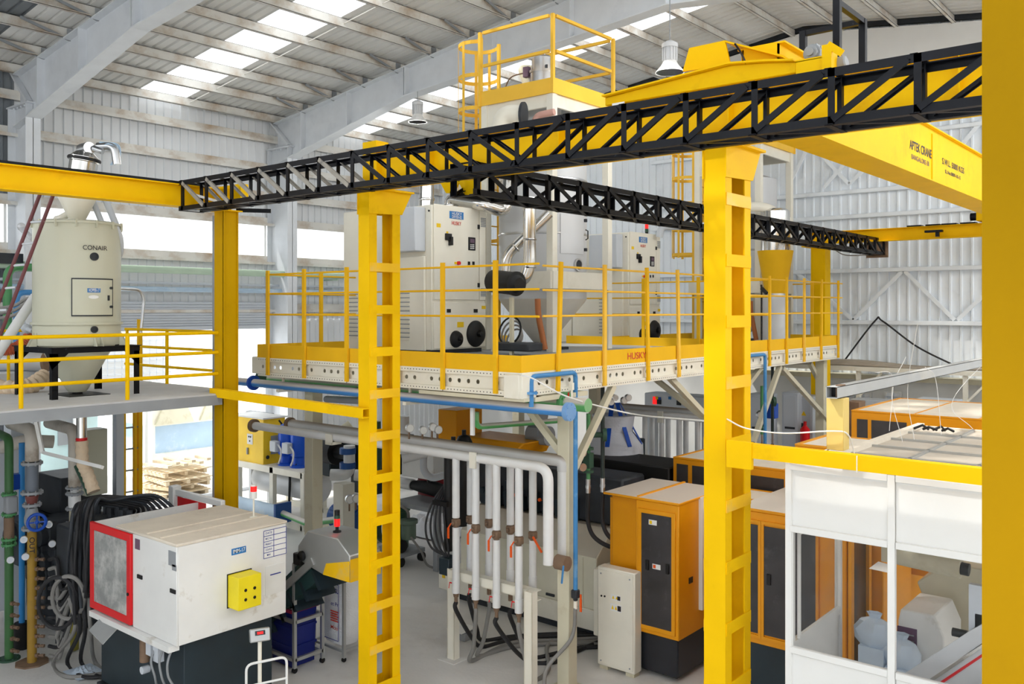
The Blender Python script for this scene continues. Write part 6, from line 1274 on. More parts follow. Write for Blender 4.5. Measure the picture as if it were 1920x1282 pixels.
for k in range(8): x = x0 + .5 + k * .24; mb.box((x, YI + .42, 1.44), (x + .14, YI + .5, 1.44 + .2 + .1 * (k % 3))); mb.cyl((x + .05, YI + .38, 1.65 + .05 * (k % 2)), (x + .05, YI + .5, 1.65 + .05 * (k % 2)), .05, n=10)
solo('valve_row', mb, NAVY, 'dark row of hydraulic valves behind the white drop pipes', 'valve')
for k in range(3): c = (x0 + .7 + .5 * k, YI + .4, 1.66); mb = MB(); mb.cyl(c, (c[0], YI + .35, c[2]), .025, n=10); solo('orange_cap', mb, ORG, 'orange cap on the dark valve row, ' + ('left', 'middle', 'right')[k] + ' one', 'cap')
mb = MB(); q = PD(925, 832, 13.2); mb.prism([q + V((-.7, -.3, -.12)), q + V((-.7, .6, -.12)), q + V((-.5, .5, .1)), q + V((-.5, -.2, .1))], (1.25, 0, 0)); solo('amber_hood', mb, CAB, 'amber sloped machine hood seen above the brown dusty header', 'hood', bev=.02)
mb = MB(); q = PD(855, 790, 14); mb.box(q - V((.2, .2, .3)), q + V((.2, .4, .2))); solo('amber_guard', mb, CAB, 'amber machine guard in the deep shade under the platform', 'guard', bev=.01)
for k, (u, v0, v1, r, d) in enumerate(((842, 838, 1032, .07, 11.6), (866, 838, 985, .1, 12.2), (850, 828, 850, .13, 12.4), (870, 815, 850, .12, 12.6))):
    mb = MB(); a, b = PD(u, v0, d), PD(u, v1, d); mb.lathe(b, [(r * .8, 0), (r, .04), (r, a.z - b.z - .1), (r * .7, a.z - b.z - .02), (r * .25, a.z - b.z), (r * .25, a.z - b.z + .07)], 22); solo('accumulator', mb, BLKP, 'black hydraulic accumulator bottle, ' + ('slim long one behind the first drop pipe', 'thicker one in the shade', 'front one of the pair above the header', 'rear one of the pair above the header')[k], 'cylinder')
for k in range(5):
    mb = MB(); mb.tube(spline([PD(836, 905 + 4 * k, 11.7), PD(812 + 5 * k, 940, 11.6), PD(798 + 9 * k, 985, 11.5), PD(808 + 8 * k, 1025, 11.4), PD(842, 1045 + 2 * k, 11.4)], 8), .014, 8); solo('black_hose', mb, RUB, ('first', 'second', 'third', 'fourth', 'fifth')[k] + ' black hose curving past the slim accumulator, counted from above', 'hose', 'black hoses beside the slim accumulator')
mb = MB(); q = PD(826, 943, 11.5); mb.box(q - V((.12, .03, .03)), q + V((.14, .03, .03))); solo('hose_clamp_bar', mb, BLKP, 'black clamp bar holding the black hoses', 'clamp')
mb = MB(); q = PD(843, 1058, 11.4); mb.box(q - V((.1, .1, .12)), q + V((.08, .1, .1))); solo('valve_block', mb, NAVY, 'dark blue valve block at the foot of the slim accumulator', 'valve', bev=.01)
# chiller on its cream frame
YK = 11.0; xk0, xk1 = UX(448, YK), UX(570, YK)
t = thing('chiller_frame', 'cream steel frame with insulated vessel and yellow control box', 'frame', ((xk0 + xk1) / 2, YK + .6, 0)); dK = YK / ray(570, 0).y
zk = lambda v: H - (v - 578) / 1665 * dK
ztop = zk(886); Yk1 = YK + 1.3
for x in (xk0, (xk0 + xk1) / 2 + .1, xk1):
    for y in (YK, Yk1): mb = MB(); mb.box((x - .06, y - .05, 0), (x + .06, y + .05, ztop)); part('post', mb, CRM, t, bev=.005)
for y in (YK, Yk1):
    for z in (.1, ztop): mb = MB(); mb.bar((xk0, y, z - .06), (xk1, y, z - .06), .1, .13); part('rail', mb, CRM, t, bev=.005)
for x in (xk0, xk1):
    for z in (.1, ztop): mb = MB(); mb.bar((x, YK, z - .06), (x, Yk1, z - .06), .1, .13); part('rail', mb, CRM, t, bev=.005)
mb = MB(); mb.box((xk0, YK, ztop - .02), (xk1, Yk1, ztop)); part('top_plate', mb, CRM, t)
c = V(((xk0 + xk1) / 2, YK + .55, .75)); mb = MB(); mb.tube([c - X_ * 1.1, c - X_ * 1.05, c + X_ * .85], [.2, .3, .3], 24); mb.lathe(c + X_ * .85, [(.34, 0), (.34, .05), (.28, .1), (.0, .16)], 24, X_); v_ = part('vessel', mb, SILP, t); 
mb = MB(); mb.bar(c + V((.35, -.31, .35)), c + V((.35, -.33, -.3)), .04, .03); mb.bar(c + V((.35, -.33, .2)), c + V((.6, -.33, .5)), .03, .02); part('valve_handle', mb, BLKP, v_)
mb = MB(); c2_ = V(((xk0 + xk1) / 2 - .2, YK - .25, .35)); mb.cyl(c2_ - X_ * 1.0, c2_ + X_ * .95, .13, n=20); lp = part('blue_pipe', mb, BLUW, t, label='pale blue water pipe'); mb = MB(); mb.box(c2_ + V((.93, -.18, -.2)), c2_ + V((.99, .2, .2))); part('flange_plate', mb, BLUM, lp); mb = MB(); mb.box(c2_ + V((-1.06, -.2, -.2)), c2_ + V((-1.0, .2, .22))); part('flange_plate', mb, BLUM, lp)
mb = MB(); mb.tube([c2_ + X_ * .98, c2_ + V((2.0, -.2, .0)), c2_ + V((3.4, -.6, .35))], .06, 14); part('green_pipe', mb, GRND2, t, label='green outlet pipe')
t2 = thing('control_box', 'yellow control box with switch on the cream chiller frame', 'control box', (xk0 + .3, YK + .2, ztop))
xb0, xb1 = UX(446, YK), UX(494, YK); mb = MB(); mb.box((xb0 - .3, YK, ztop), (xb1, YK + .55, ztop + .95)); part('case', mb, mat('bright_yellow_case', (252, 206, 40), .45), t2, bev=.01)
mb = MB(); mb.box((xb0 - .32, YK - .02, ztop + .95), (xb1 + .02, YK + .6, ztop + .98)); part('lid', mb, WHT, t2)
mb = MB(); q = PY(469, 822, YK); mb.box((q.x - .1, YK - .008, q.z - .12), (q.x + .1, YK, q.z + .1)); pl = part('meter_plate', mb, WHTC, t2); mb = MB(); 
for dx, dz in ((-.03, .04), (.03, .04), (0, -.05)): mb.box((q.x + dx - .012, YK - .02, q.z + dz - .015), (q.x + dx + .012, YK - .008, q.z + dz + .015))
part('switches', mb, BLKP, pl)
mb = MB(); q = PY(465, 845, YK); mb.box((q.x - .02, YK - .03, q.z - .07), (q.x + .02, YK, q.z + .07)); part('handle', mb, GRYP, t2)
for z in (.2, .42): mb = MB(); mb.box((xb1, YK + .18, ztop + z), (xb1 + .01, YK + .4, ztop + z + .17)); part('vent_grille', mb, GRYP, t2)
for z in (.15, .8): mb = MB(); mb.cyl((xb1, YK + .1, ztop + z), (xb1 + .015, YK + .1, ztop + z), .04); part('port', mb, DARK, t2)
for k, u in enumerate((550, 573)):
    q = PY(u, 876, YK + .5); x = q.x; y = YK + .35; ct = thing('blue_compressor', ('left', 'right')[k] + ' tall deep blue compressor with junction box on the chiller frame', 'compressor', (x, y, ztop))
    mb = MB(); mb.lathe((x, y, ztop), [(.2, 0), (.2, .04), (.15, .06), (.15, .2), (.19, .24), (.19, .75), (.16, .83), (.05, .88)], 24); part('shell', mb, mat('compressor_blue', (28, 86, 205), .3), ct)
    mb = MB(); mb.box((x - .18, y - .32, ztop + .3), (x + .02, y - .19, ztop + .52)); part('junction_box', mb, GRYL, ct, bev=.01)
    mb = MB(); mb.tube(spline([(x + .02, y - .25, ztop + .45), (x + .12, y - .25, ztop + .35), (x + .1, y - .24, ztop + .2), (x, y - .22, ztop + .05)]), .018, 8); part('conduit', mb, WHT, ct)
    mb = MB(); mb.tube([(x - .1, y - .05, ztop + .83), (x - .16, y - .1, ztop + .93)], .02, 6); part('suction_pipe', mb, BLKP, ct)
q = PY(527, 848, YK + .9); mb = MB(); mb.cyl((q.x - .7, YK + .95, ztop + .3), (q.x + .5, YK + .95, ztop + .3), .2, n=20); solo('grey_cylinder', mb, SILP, 'grey horizontal cylinder between the yellow control box and blue compressors', 'vessel')
mb = MB(); q = PD(484, 792, 20.3); mb.box((q.x - .5, q.y, q.z - .28), (q.x + .45, q.y + .12, q.z + .24)); mb.box((q.x - .4, q.y + .02, 0), (q.x - .3, q.y + .1, q.z)); mb.box((q.x + .3, q.y + .02, 0), (q.x + .4, q.y + .1, q.z)); solo('notice_stand', mb, GRYP, 'grey board on legs above the yellow control box', 'panel', bev=.01)
# pump, U pipes, carts and clutter in the middle bay
c = PZ(625, 985, .35) + V((0, .4, 0)); c.z = .42; t = thing('pump_motor', 'blue electric motor on a grey bed behind the cream post', 'motor', (c.x, c.y, 0))
mb = MB(); mb.cyl(c - X_ * .4, c + X_ * .3, .24, n=24); mb.cyl(c + X_ * .3, c + X_ * .36, .2, n=24)
for i in range(20): a = i * pi / 10; mb.bar(c + V((-.35, cos(a) * .25, sin(a) * .25)), c + V((.25, cos(a) * .25, sin(a) * .25)), .015, .03)
part('motor_body', mb, BLUM, t); mb = MB(); mb.box(c + V((-.15, -.12, .22)), c + V((.1, .12, .36))); part('terminal_box', mb, BLUM, t, bev=.02)
mb = MB(); mb.box((c.x - .8, c.y - .35, 0), (c.x + .6, c.y + .35, .16)); part('bed', mb, CRMD, t, bev=.01)
pts = [PD(612, 870, 15.6), PD(612, 900, 15.6), PD(652, 900, 15.2), PD(652, 830, 15.2)]; p0 = PD(632, 890, 15.4)
t = thing('white_u_pipe', 'white lagged U-shaped pipe with dark clamps behind the cream post', 'pipe', (p0.x, p0.y, 0))
mb = MB(); mb.tube(bend([PD(620, 890, 15.4), PD(655, 890, 15.4), PD(655, 835, 15.4)], .25, 6), .1, 18); mb.tube(bend([PD(665, 890, 15.9), PD(690, 893, 15.9)], .1), .1, 14); part('pipe', mb, LAG, t)
for v in (845, 872): q = PD(652, v, 15.4); mb = MB(); mb.lathe(q, [(.11, -.05), (.14, -.05), (.14, .05), (.11, .05)], 20); part('clamp', mb, BLUM, t)
mb = MB(); q = PD(647, 815, 15.3); mb.cyl(q + V((-.1, -.1, -.02)), q + V((.05, .1, .16)), .1, n=14); part('strainer', mb, CRMD, t)
mb = MB(); q = PD(645, 950, 15.6); mb.box((q.x - .13, q.y - .13, 0), (q.x + .13, q.y + .13, PD(645, 905, 15.6).z)); part('support', mb, CRM, t)
for k, (u, v) in enumerate(((655, 935), (667, 933))):
    c = PD(u, v, 14.6); mb = MB(); mb.cyl(c, c + nv * .06, .075, n=18); g = thing('pressure_gauge', 'round gauge on the green pipe left of the ladder-like column, ' + ('left' if k == 0 else 'right') + ' one', 'gauge', c); part('case', mb, SILV, g); mb = MB(); mb.cyl(c + nv * .06, c + nv * .064, .06, n=18); part('dial', mb, PAP, g); mb = MB(); mb.tube([c, c - Z_ * .2], .015, 6); part('stem', mb, BRN, g)
t = thing('dark_pump_set', 'dark pump set with white hose seen through the ladder-like column', 'pump', PD(700, 900, 15))
for (u, v, w, h_, m) in ((620, 855, .35, .3, NAVY), (700, 870, .3, .5, NAVY), (735, 850, .3, .35, DARK)): c = PD(u, v, 16.5); mb = MB(); mb.box(c - V((w, .3, h_)), c + V((w, .3, h_))); part('block', mb, m, t, bev=.02)
mb = MB(); c = PD(612, 845, 16); mb.cyl(c - X_ * .2, c + X_ * .3, .22, n=18); mb.cyl(c + X_ * .3, c + X_ * .6, .1, n=14); part('drum', mb, BLKP, t)
mb = MB(); mb.tube(bend([PD(705, 790, 14.5), PD(707, 880, 14.5), PD(695, 925, 14.5)], .2), .08, 14); part('dark_green_pipe', mb, GRND, t)
mb = MB(); mb.tube(bend([PD(757, 780, 14.5), PD(757, 850, 14.5)], .2), .09, 14); mb.tube(bend([PD(755, 860, 14.5), PD(800, 848, 14.5)], .2), .08, 14); part('white_pipe', mb, LAG, t)
t = thing('black_pump', 'black pump with white pipe on a low grey bed beyond the ladder-like column', 'pump', PD(805, 915, 15.5))
c = PD(808, 915, 15.5); mb = MB(); mb.tube([c - X_ * .45, c - X_ * .2, c + X_ * .1, c + X_ * .4], [.08, .11, .13, .08], 18); mb.cyl(c + Z_ * .05, c + Z_ * .3, .07); part('casing', mb, BLKP, t); mb = MB(); mb.cyl(c - X_ * 1.1, c - X_ * .45, .1, n=16); part('white_pipe', mb, LAG, t)
mb = MB(); mb.cyl(c + V((.35, .1, .05)), c + V((.75, .15, .05)), .17, n=18); part('motor', mb, BLUM, t); mb = MB(); mb.box((c.x - .6, c.y - .35, c.z - .32), (c.x + .5, c.y + .3, c.z - .24)); mb.box((c.x - .55, c.y - .3, 0), (c.x - .45, c.y - .2, c.z - .3)); mb.box((c.x + .35, c.y - .3, 0), (c.x + .45, c.y - .2, c.z - .3)); part('bed', mb, GRYP, t)
mb = MB(); mb.tube(spline([PD(795, 845, 14.6), PD(795, 880, 14.6), PD(810, 895, 14.6), PD(835, 890, 14.6)]), .06, 12); solo('bent_white_hose', mb, GRYL, 'bent pale hose above the black pump', 'hose')
c = PD(818, 880, 16.5); mb = MB(); mb.lathe((c.x, c.y, c.z - .5), [(.34, 0), (.34, .28), (.36, .3), (.34, .32), (.34, .6), (.36, .62), (.34, .64), (.34, .9), (.3, .92)], 24); solo('red_drum', mb, mat('drum_red', (150, 36, 46), .5), 'red oil drum behind the bent pale hose', 'drum')
c = PD(805, 860, 15.8); mb = MB(); mb.box((c.x - .4, c.y - .3, c.z - .3), (c.x + .4, c.y + .3, c.z + .28)); solo('white_box', mb, WHT, 'white box unit behind the brown dusty header', 'box', bev=.01)
p = PZ(745, 1050, 0); t = thing('oil_cart', 'dark green oil filter cart on wheels beside the ladder-like column', 'cart', p)
for k, (dx, dy, r, h0, h1) in enumerate(((0, 0, .2, .2, .95), (.34, -.05, .13, .45, .78))): mb = MB(); q = p + V((dx, dy, 0)); mb.lathe(q, [(r, h0), (r, h1 - .08), (r + .03, h1 - .06), (r + .03, h1), (r * .3, h1 + .03)], 22); part('filter_tank', mb, GRND if k == 0 else mat('sage_green', (106, 124, 110), .5), t)
mb = MB(); mb.box(p + V((-.3, -.3, .16)), p + V((.4, .3, .24))); part('tray', mb, GRYP, t, bev=.01); mb = MB(); mb.cyl(p + V((.1, -.25, .38)), p + V((.45, -.3, .38)), .11); part('motor', mb, BLKP, t)
for sx in (-.25, .35):
    for sy in (-.25, .25): mb = MB(); mb.cyl(p + V((sx - .03, sy, .08)), p + V((sx + .03, sy, .08)), .08, n=16); part('wheel', mb, BLKP, t)
mb = MB(); mb.tube(spline([p + V((.05, -.2, 1.0)), p + V((.2, -.2, 1.05)), p + V((.35, -.1, .95)), p + V((.34, -.05, .8))]), .025, 8); mb.tube(spline([p + V((.45, -.1, .5)), p + V((.7, -.1, .3)), p + V((.8, .0, .04)), p + V((1.2, .2, .03)), p + V((1.6, .2, .06))]), .02, 8); part('hose', mb, GREYH, t)
mb = MB(); c = PZ(715, 1030, 0) + V((0, 0, .35)); 
for k in range(5): mb.tube([c + V((cos(a) * .16, .03 * k, sin(a) * (.2 + .02 * k))) for a in [i * pi / 10 for i in range(20)]], .018, 6, closed=True)
solo('green_hose_coil', mb, GRND, 'dark green hose coil seen through the ladder-like column', 'hose')
c = PZ(800, 1000, 0); n = 16; mb = MB(); vs = [(c.x + (i / n - .5) * 1.5, c.y + .2 + (j / n - .5) * 1.1, .03 + (.5 * max(0, 1 - ((i / n - .5) ** 2 + (j / n - .5) ** 2) * 4.2)) * (.75 + .25 * sin(i * 1.9 + j * .7) * cos(j * 1.4 - i))) for j in range(n + 1) for i in range(n + 1)]
mb.add(vs, [(j * (n + 1) + i, j * (n + 1) + i + 1, (j + 1) * (n + 1) + i + 1, (j + 1) * (n + 1) + i) for j in range(n) for i in range(n)]); solo('plastic_sheet_heap', mb, mat('film_white', (232, 234, 238), .3, bump=.4, bscale=9), 'heap of clear white plastic sheeting on the floor behind the black hoses', 'sheet')
# green and dark verticals right of the corner column (one set per machine)
def risers():
    t = thing('hydraulic_risers', 'green and dark riser pipes with couplings right of the corner column', 'pipe', PD(1115, 900, 11.3)); d = 11.3
    for u, v0, v1, m, r in ((1103, 775, 902, GRN, .026), (1130, 695, 900, mat('blackish_green', (38, 50, 48), .4), .026)):
        mb = MB(); mb.tube([PD(u, v0, d), PD(u, v1, d)], r, 12); part('riser', mb, m, t); mb = MB(); mb.cyl(PD(u, v1 - 4, d), PD(u, v1 + 22, d), .03, n=12); mb.cyl(PD(u, v1 + 8, d), PD(u, v1 + 13, d), .036, n=8); part('coupling', mb, SILV, t)
        mb = MB(); e = V((.5, .55, 0)); p = PD(u, v1 + 20, d); mb.tube(spline([p, p - Z_ * .4, p + V((.1, .08, -.62)), p + V((.35, .3, -.74)), p + V((.8, .6, -.7))]), .028, 10); part('hose', mb, RUB, t)
    c = PD(1112, 815, d); mb = MB(); mb.cyl(c, c + RT * .14, .035); mb.lathe(c + RT * .12, [(.04, 0), (.085, 0), (.085, .05), (.04, .05)], 16, RT); part('branch_flange', mb, GRND, t)
    c = PD(1103, 862, d); mb = MB(); mb.box(c - V((.05, .05, .1)), c + V((.05, .05, .09))); mb.lathe(c + Z_ * .13, [(.03, 0), (.07, 0), (.07, .03), (.03, .03)], 14); mb.lathe(c - Z_ * .16, [(.03, 0), (.07, 0), (.07, .03), (.03, .03)], 14); part('solenoid_valve', mb, GRND, t)
    for v in (848, 875): 
        q = PD(1090, v, d - .1); mb = MB(); mb.cyl(q, q + nv * .05, .05, n=16); part('gauge', mb, SILV, t)
    return t
r1 = risers(); dup(r1, (0, 5.23, 0), 'green and dark riser pipes with couplings beyond the broad yellow column')
c = PD(1449, 770, 15.6); mb = MB(); mb.box(c - V((.09, .09, .13)), c + V((.07, .08, .13))); solo('blue_flow_switch', mb, BLUT, 'blue flow switch box on the far green riser', 'switch', bev=.008)
c = PD(1010, 815, 13); mb = MB(); mb.cyl(c - X_ * .15, c + X_ * .2, .14, n=18); mb.box(c + V((-.1, -.16, .0)), c + V((.1, -.1, .12))); mb.sphere(c + V((0, 0, .28)), .14); solo('small_gear_pump', mb, GRYP, 'small grey pump motor under the platform left of the corner column', 'pump')
mb = MB(); q = PD(1180, 800, 15.5)
c = PD(1150, 850, 14.2); t = thing('bulk_bag', 'white bulk bag with blue lifting straps under the platform', 'bag', (c.x, c.y, 0))
mb = MB(); n = 24; v = []
for s, z in ((.44, .9), (.5, 1.2), (.5, 1.9), (.46, 2.3), (.3, 2.5), (.34, 2.75)):
    for j in range(n): a = 2 * pi * j / n; w = 1 + .03 * sin(4 * a + z * 5); v.append((c.x + cos(a) * s * w, c.y + sin(a) * s * w, z))
mb.add(v, [(k * n + j, k * n + (j + 1) % n, (k + 1) * n + (j + 1) % n, (k + 1) * n + j) for k in range(5) for j in range(n)] + [tuple(reversed(range(n))), tuple(5 * n + j for j in range(n))]); part('bag', mb, mat('bulk_bag_white', (206, 208, 216), .8, bump=.3), t)
for k in range(3): a = -1.2 + k * .8; mb = MB(); mb.bar((c.x + cos(a) * .46, c.y + sin(a) * .46, 2.3), (c.x + cos(a) * .1, c.y + sin(a) * .1, 2.95), .07, .012); part('strap', mb, BLUT, t)
mb = MB(); mb.box((c.x - .5, c.y - .5, 0), (c.x + .5, c.y + .5, .9)); part('stand', mb, DARK, t)
c = PD(1190, 850, 14.5); mb = MB(); mb.box(c - V((.14, .1, .25)), c + V((.14, .1, .25))); mb.prism([c + V((-.14, -.1, .0)), c + V((-.4, -.1, -.2)), c + V((-.14, -.1, -.22))], (0, .2, 0)); solo('dark_blue_unit', mb, NAVY, 'small dark blue unit beside the silver drop pipes', 'machine', bev=.01)
for k, (u, v) in enumerate(((1143, 753), (1151, 745), (1168, 750), (1176, 745))):
    c = PD(u, v, 13); g = thing('pressure_gauge', 'round gauge in the shade under the platform, ' + ('leftmost', 'second', 'third', 'rightmost')[k] + ' of four', 'gauge', c); mb = MB(); mb.cyl(c, c + nv * .05, .05, n=16); part('case', mb, SILV, g); mb = MB(); mb.cyl(c + nv * .05, c + nv * .054, .04, n=16); part('dial', mb, PAP, g)
mb = MB(); mb.tube(spline([PD(978, 703, 9.45), PD(1000, 710, 9.4), PD(1060, 742, 9.6), PD(1130, 763, 10.2), PD(1200, 778, 10.4), PD(1335, 790, 7.2)]), .009, 6); solo('white_cable', mb, WHT, 'white cable sagging from the platform corner to the broad yellow column', 'cable')
mb = MB(); mb.tube(spline([PD(1362, 785, 6.85), PD(1400, 803, 6.8), PD(1470, 812, 6.6), PD(1560, 808, 6.35), PD(1590, 815, 6.4), PD(1602, 850, 6.6)]), .006, 6); solo('white_cable', mb, WHT, 'white cable strung from the broad yellow column round the pale yellow post', 'cable')
# ================================================================ RIGHT: amber guards, cabinets, white cabin, far wall equipment
YM = 9.3; XMc = UX(1272.6, YM); dM = YM / ray(1272.6, 0).y; zm = lambda v: H - (v - 578) / 1665 * dM
t = thing('amber_cabinet', 'amber machine cabinet with tall dark window door beside the cream cabinet', 'cabinet', (XMc - .4, YM + .4, 0))
zt, zb = zm(948), zm(1203); xl = UX(1192, YM); xll = UX(1140, YM + .12); yr = UY(1322, XMc)
mb = MB(); mb.box((xl, YM, zb), (XMc, yr + .5, zt)); body = part('body', mb, CAB, t, bev=.01)
mb = MB(); mb.box((xll + .06, YM + .12, zb + .36), (xl, yr + .5, zt - .02)); mb.box((xll, YM + .16, zb + .4), (xll + .06, yr, zt - .06)); part('side_bay', mb, CAB, t, bev=.01)
mb = MB(); mb.box((xll + .02, YM - .02, zt), (XMc + .02, yr + .5, zt + .03)); rf = part('roof', mb, dusted('dusty_amber_top', (236, 158, 6), (220, 206, 192), .8, .95), t, bev=.006)
mb = MB(); mb.box((xll + .5, YM, zt + .03), (xll + .53, yr + .5, zt + .045)); part('roof_joint', mb, CAB, rf)
a, b = PY(1197, 955, YM), PY(1267, 1190, YM); x0, x1 = UX(1197, YM), UX(1267, YM); z1, z0 = H - (957 - 578) / 1665 * YM / ray(1232, 0).y, H - (1184 - 578) / 1665 * YM / ray(1232, 0).y
mb = MB(); mb.frame((x0, YM, z0), (x1 - x0, 0, 0), (0, 0, z1 - z0), .05, .02); 
dr = part('door_frame', mb, CAB, t, bev=.004); mb.v
mb = MB(); mb.box((x0 + .05, YM - .012, z0 + .05), (x1 - .05, YM - .006, z1 - .05)); part('dark_window', mb, mat('smoked_window', (62, 60, 62), .3, var=.3, scale=3, dirt=(104, 102, 104), dscale=2.5), dr)
for u, v in ((1215, 1058), (1253, 1066)): q = PY(u, v, YM); mb = MB(); mb.box((q.x - .022, YM - .035, q.z - .06), (q.x + .022, YM - .01, q.z + .06)); part('grip', mb, BLKP, dr, bev=.005)
for u, v in ((1225, 979), (1232, 1062)): q = PY(u, v, YM); mb = MB(); mb.box((q.x - .055, YM - .016, q.z - .03), (q.x + .055, YM - .012, q.z + .03)); s_ = part('sticker', mb, PAP, dr); mb = MB(); mb.box((q.x - .045, YM - .018, q.z - .02), (q.x - .01, YM - .016, q.z + .02)); part('warning_mark', mb, LYEL if v < 1000 else ORG, dr)
q = PX(1295, 1087, XMc); mb = MB(); mb.box((XMc, q.y - .05, q.z - .035), (XMc + .01, q.y + .04, q.z + .035)); part('latch', mb, BLKP, body)
mb = MB(); mb.box((xl + .03, YM + .05, .05), (XMc - .04, yr + .4, zb)); part('black_base', mb, mat('shiny_black_base', (40, 42, 48), .25, var=.2), t, bev=.02)
mb = MB(); mb.box((XMc, UY(1310, XMc), zb + .25), (XMc + .05, UY(1316, XMc), zt + .02)); part('white_edge_panel', mb, WHT, t)
# cream switch cabinet in front
YS = 9.14; x0, x1 = UX(1120, YS), UX(1190, YS); d_ = YS / ray(1155, 0).y; zc = lambda v: H - (v - 578) / 1665 * d_
t = thing('switch_cabinet', 'cream floor switch cabinet left of the amber cabinet', 'cabinet', ((x0 + x1) / 2, YS + .15, 0))
mb = MB(); mb.box((x0, YS, zc(1255)), (x1, YS + .16, zc(1068))); part('case', mb, CRM, t, bev=.012)
mb = MB(); mb.box((x0 + .02, YS - .012, zc(1250)), (x1 - .02, YS, zc(1073))); dr = part('door', mb, CRM, t, bev=.004)
for u, v in ((1129, 1116), (1135, 1117)): q = PY(u, v, YS); mb = MB(); mb.cyl((q.x, YS - .02, q.z), (q.x, YS, q.z), .012, n=10); part('lock', mb, BLKP, dr)
for u, v, w, h_ in ((1156, 1120, .07, .035), (1156, 1139, .08, .045)):
    q = PY(u, v, YS); mb = MB(); mb.box((q.x - w, YS - .015, q.z - h_), (q.x + w, YS - .012, q.z + h_)); part('sticker', mb, PAP, dr)
    for k in range(2): mb = MB(); mb.prism([(q.x - w + .015 + k * .05, YS - .017, q.z - h_ * .5), (q.x - w + .05 + k * .05, YS - .017, q.z - h_ * .5), (q.x - w + .032 + k * .05, YS - .017, q.z + h_ * .6)], (0, .002, 0)); part('warning_mark', mb, LYEL, dr)
    mb = MB(); mb.box((q.x + w * .3, YS - .017, q.z - h_ * .7), (q.x + w * .9, YS - .015, q.z + h_ * .7)); part('print_block', mb, INK, dr)
for u in (1124, 1187):
    for v in (1080, 1245): q = PY(u, v, YS); mb = MB(); mb.cyl((q.x + (.03 if u < 1150 else -.04), YS - .018, zc(v)), (q.x + (.03 if u < 1150 else -.04), YS - .01, zc(v)), .01, n=8); part('screw', mb, GRYP, dr)
for x in (x0 + .08, x1 - .08): mb = MB(); mb.box((x - .06, YS + .02, 0), (x + .06, YS + .14, zc(1252))); part('foot', mb, CRMD, t)
mb = MB(); mb.box((x0 - .2, YS + .2, .3), (x0 + .1, YS + .6, 1.15)); solo('cream_side_box', mb, CRM, 'cream box behind the cream floor switch cabinet', 'box', bev=.01)
# machine guards running back behind
t = thing('machine_guard', 'long amber machine guard with dark windows and dusty tops behind the amber cabinet', 'machine', (-4, 11, 0))
def guard_box(x0, y0, x1, y1, z0, z1, wins, par, winx=()):
    mb = MB(); mb.box((x0, y0, z0), (x1, y1, z1)); b = part('guard_body', mb, CAB, par, bev=.008)
    mb = MB(); mb.box((x0 + .05, y0 + .05, z1), (x1 - .05, y1 - .05, z1 + .012)); part('top_panel', mb, DUST, b)
    mb = MB(); mb.frame((x0, y0, z1), (x1 - x0, 0, 0), (0, y1 - y0, 0), .05, .02); part('top_rim', mb, CAB, b)
    for k in range(1, int((x1 - x0) / .8) + 1):
        mb = MB(); xx = x0 + k * .8
        if xx < x1 - .1: mb.box((xx, y0 + .05, z1 + .012), (xx + .02, y1 - .05, z1 + .02)); part('top_seam', mb, CAB, b)
    for a, c, za, zc_ in wins: mb = MB(); mb.box((a, y0 - .006, za), (c, y0, zc_)); part('window', mb, MATS['smoked_window'], b)
    for a, c, za, zc_ in winx: mb = MB(); mb.box((x1, a, za), (x1 + .006, c, zc_)); part('window', mb, MATS['smoked_window'], b)
    return b
y2 = 11.2; xa = UX(1262, y2); d2_ = y2 / ray(1290, 0).y; z2t, z2b = H - (862 - 578) / 1665 * d2_, H - (892 - 578) / 1665 * d2_
guard_box(xa, y2, -2.6, y2 + 1.4, 1.5, z2t, [(xa + .06, UX(1290, y2), z2b - .1, z2t - .07), (UX(1298, y2), UX(1345, y2), z2b - .1, z2t - .07), (UX(1405, y2), UX(1470, y2), z2b - .25, z2t - .1)], t)
guard_box(XMc + .02, yr + .5, -2.9, y2 - .1, .5, zm(962), [], t)
t = thing('amber_doors', 'pair of amber framed dark doors between the broad column and the white cabin', 'machine', (-3.5, 8.6, 0))
y3 = 8.75; xa, xb = UX(1385, y3), UX(1566, y3); dd = y3 / ray(1440, 0).y; zz3 = lambda v: H - (v - 578) / 1665 * dd
mb = MB(); mb.box((xa, y3, zz3(1212)), (xb, yr + .45, zz3(962))); part('body', mb, CAB, t, bev=.01)
mb = MB(); mb.box((xa - .02, y3 - .02, zz3(962)), (xb, yr + .45, zz3(962) + .03)); part('roof', mb, dusted('dusty_amber_roof', (236, 158, 6), (222, 214, 204), .8, .95), t, bev=.005)
for k, (u0, u1) in enumerate(((1404, 1424), (1432, 1532))):
    p0, p1 = UX(u0, y3), UX(u1, y3); mb = MB(); mb.frame((p0 - .022, y3, zz3(1200)), (p1 - p0 + .044, 0, 0), (0, 0, zz3(978) - zz3(1200)), .03, .02); dr = part('door_frame', mb, CAB, t)
    mb = MB(); mb.box((p0, y3 - .012, zz3(1200) + .05), (p1, y3 - .006, zz3(978) - .05)); part('dark_window', mb, MATS['smoked_window'], dr)
    mb = MB(); q = UX(1443, y3); 
    if k: mb.box((q - .02, y3 - .03, zz3(1095)), (q + .02, y3 - .01, zz3(1075))); part('grip', mb, BLKP, dr)
mb = MB(); mb.box((xa + .05, y3 + .06, .05), (xb, yr + .3, zz3(1212))); part('black_base', mb, NAVY, t)
mb = MB(); q0 = PD(1100, 905, 13.0); mb.box((-8.2, 11.2, .0), (-6.38, 12.0, H - 2.28)); solo('black_machine_bed', mb, mat('soot_black', (22, 22, 24), .6), 'long black machine bed in the shade behind the green riser', 'machine', bev=.02)
t = thing('far_guard', 'low amber guard with windows and dusty top beyond the white cabin roof', 'machine', (-2.5, 12, 0))
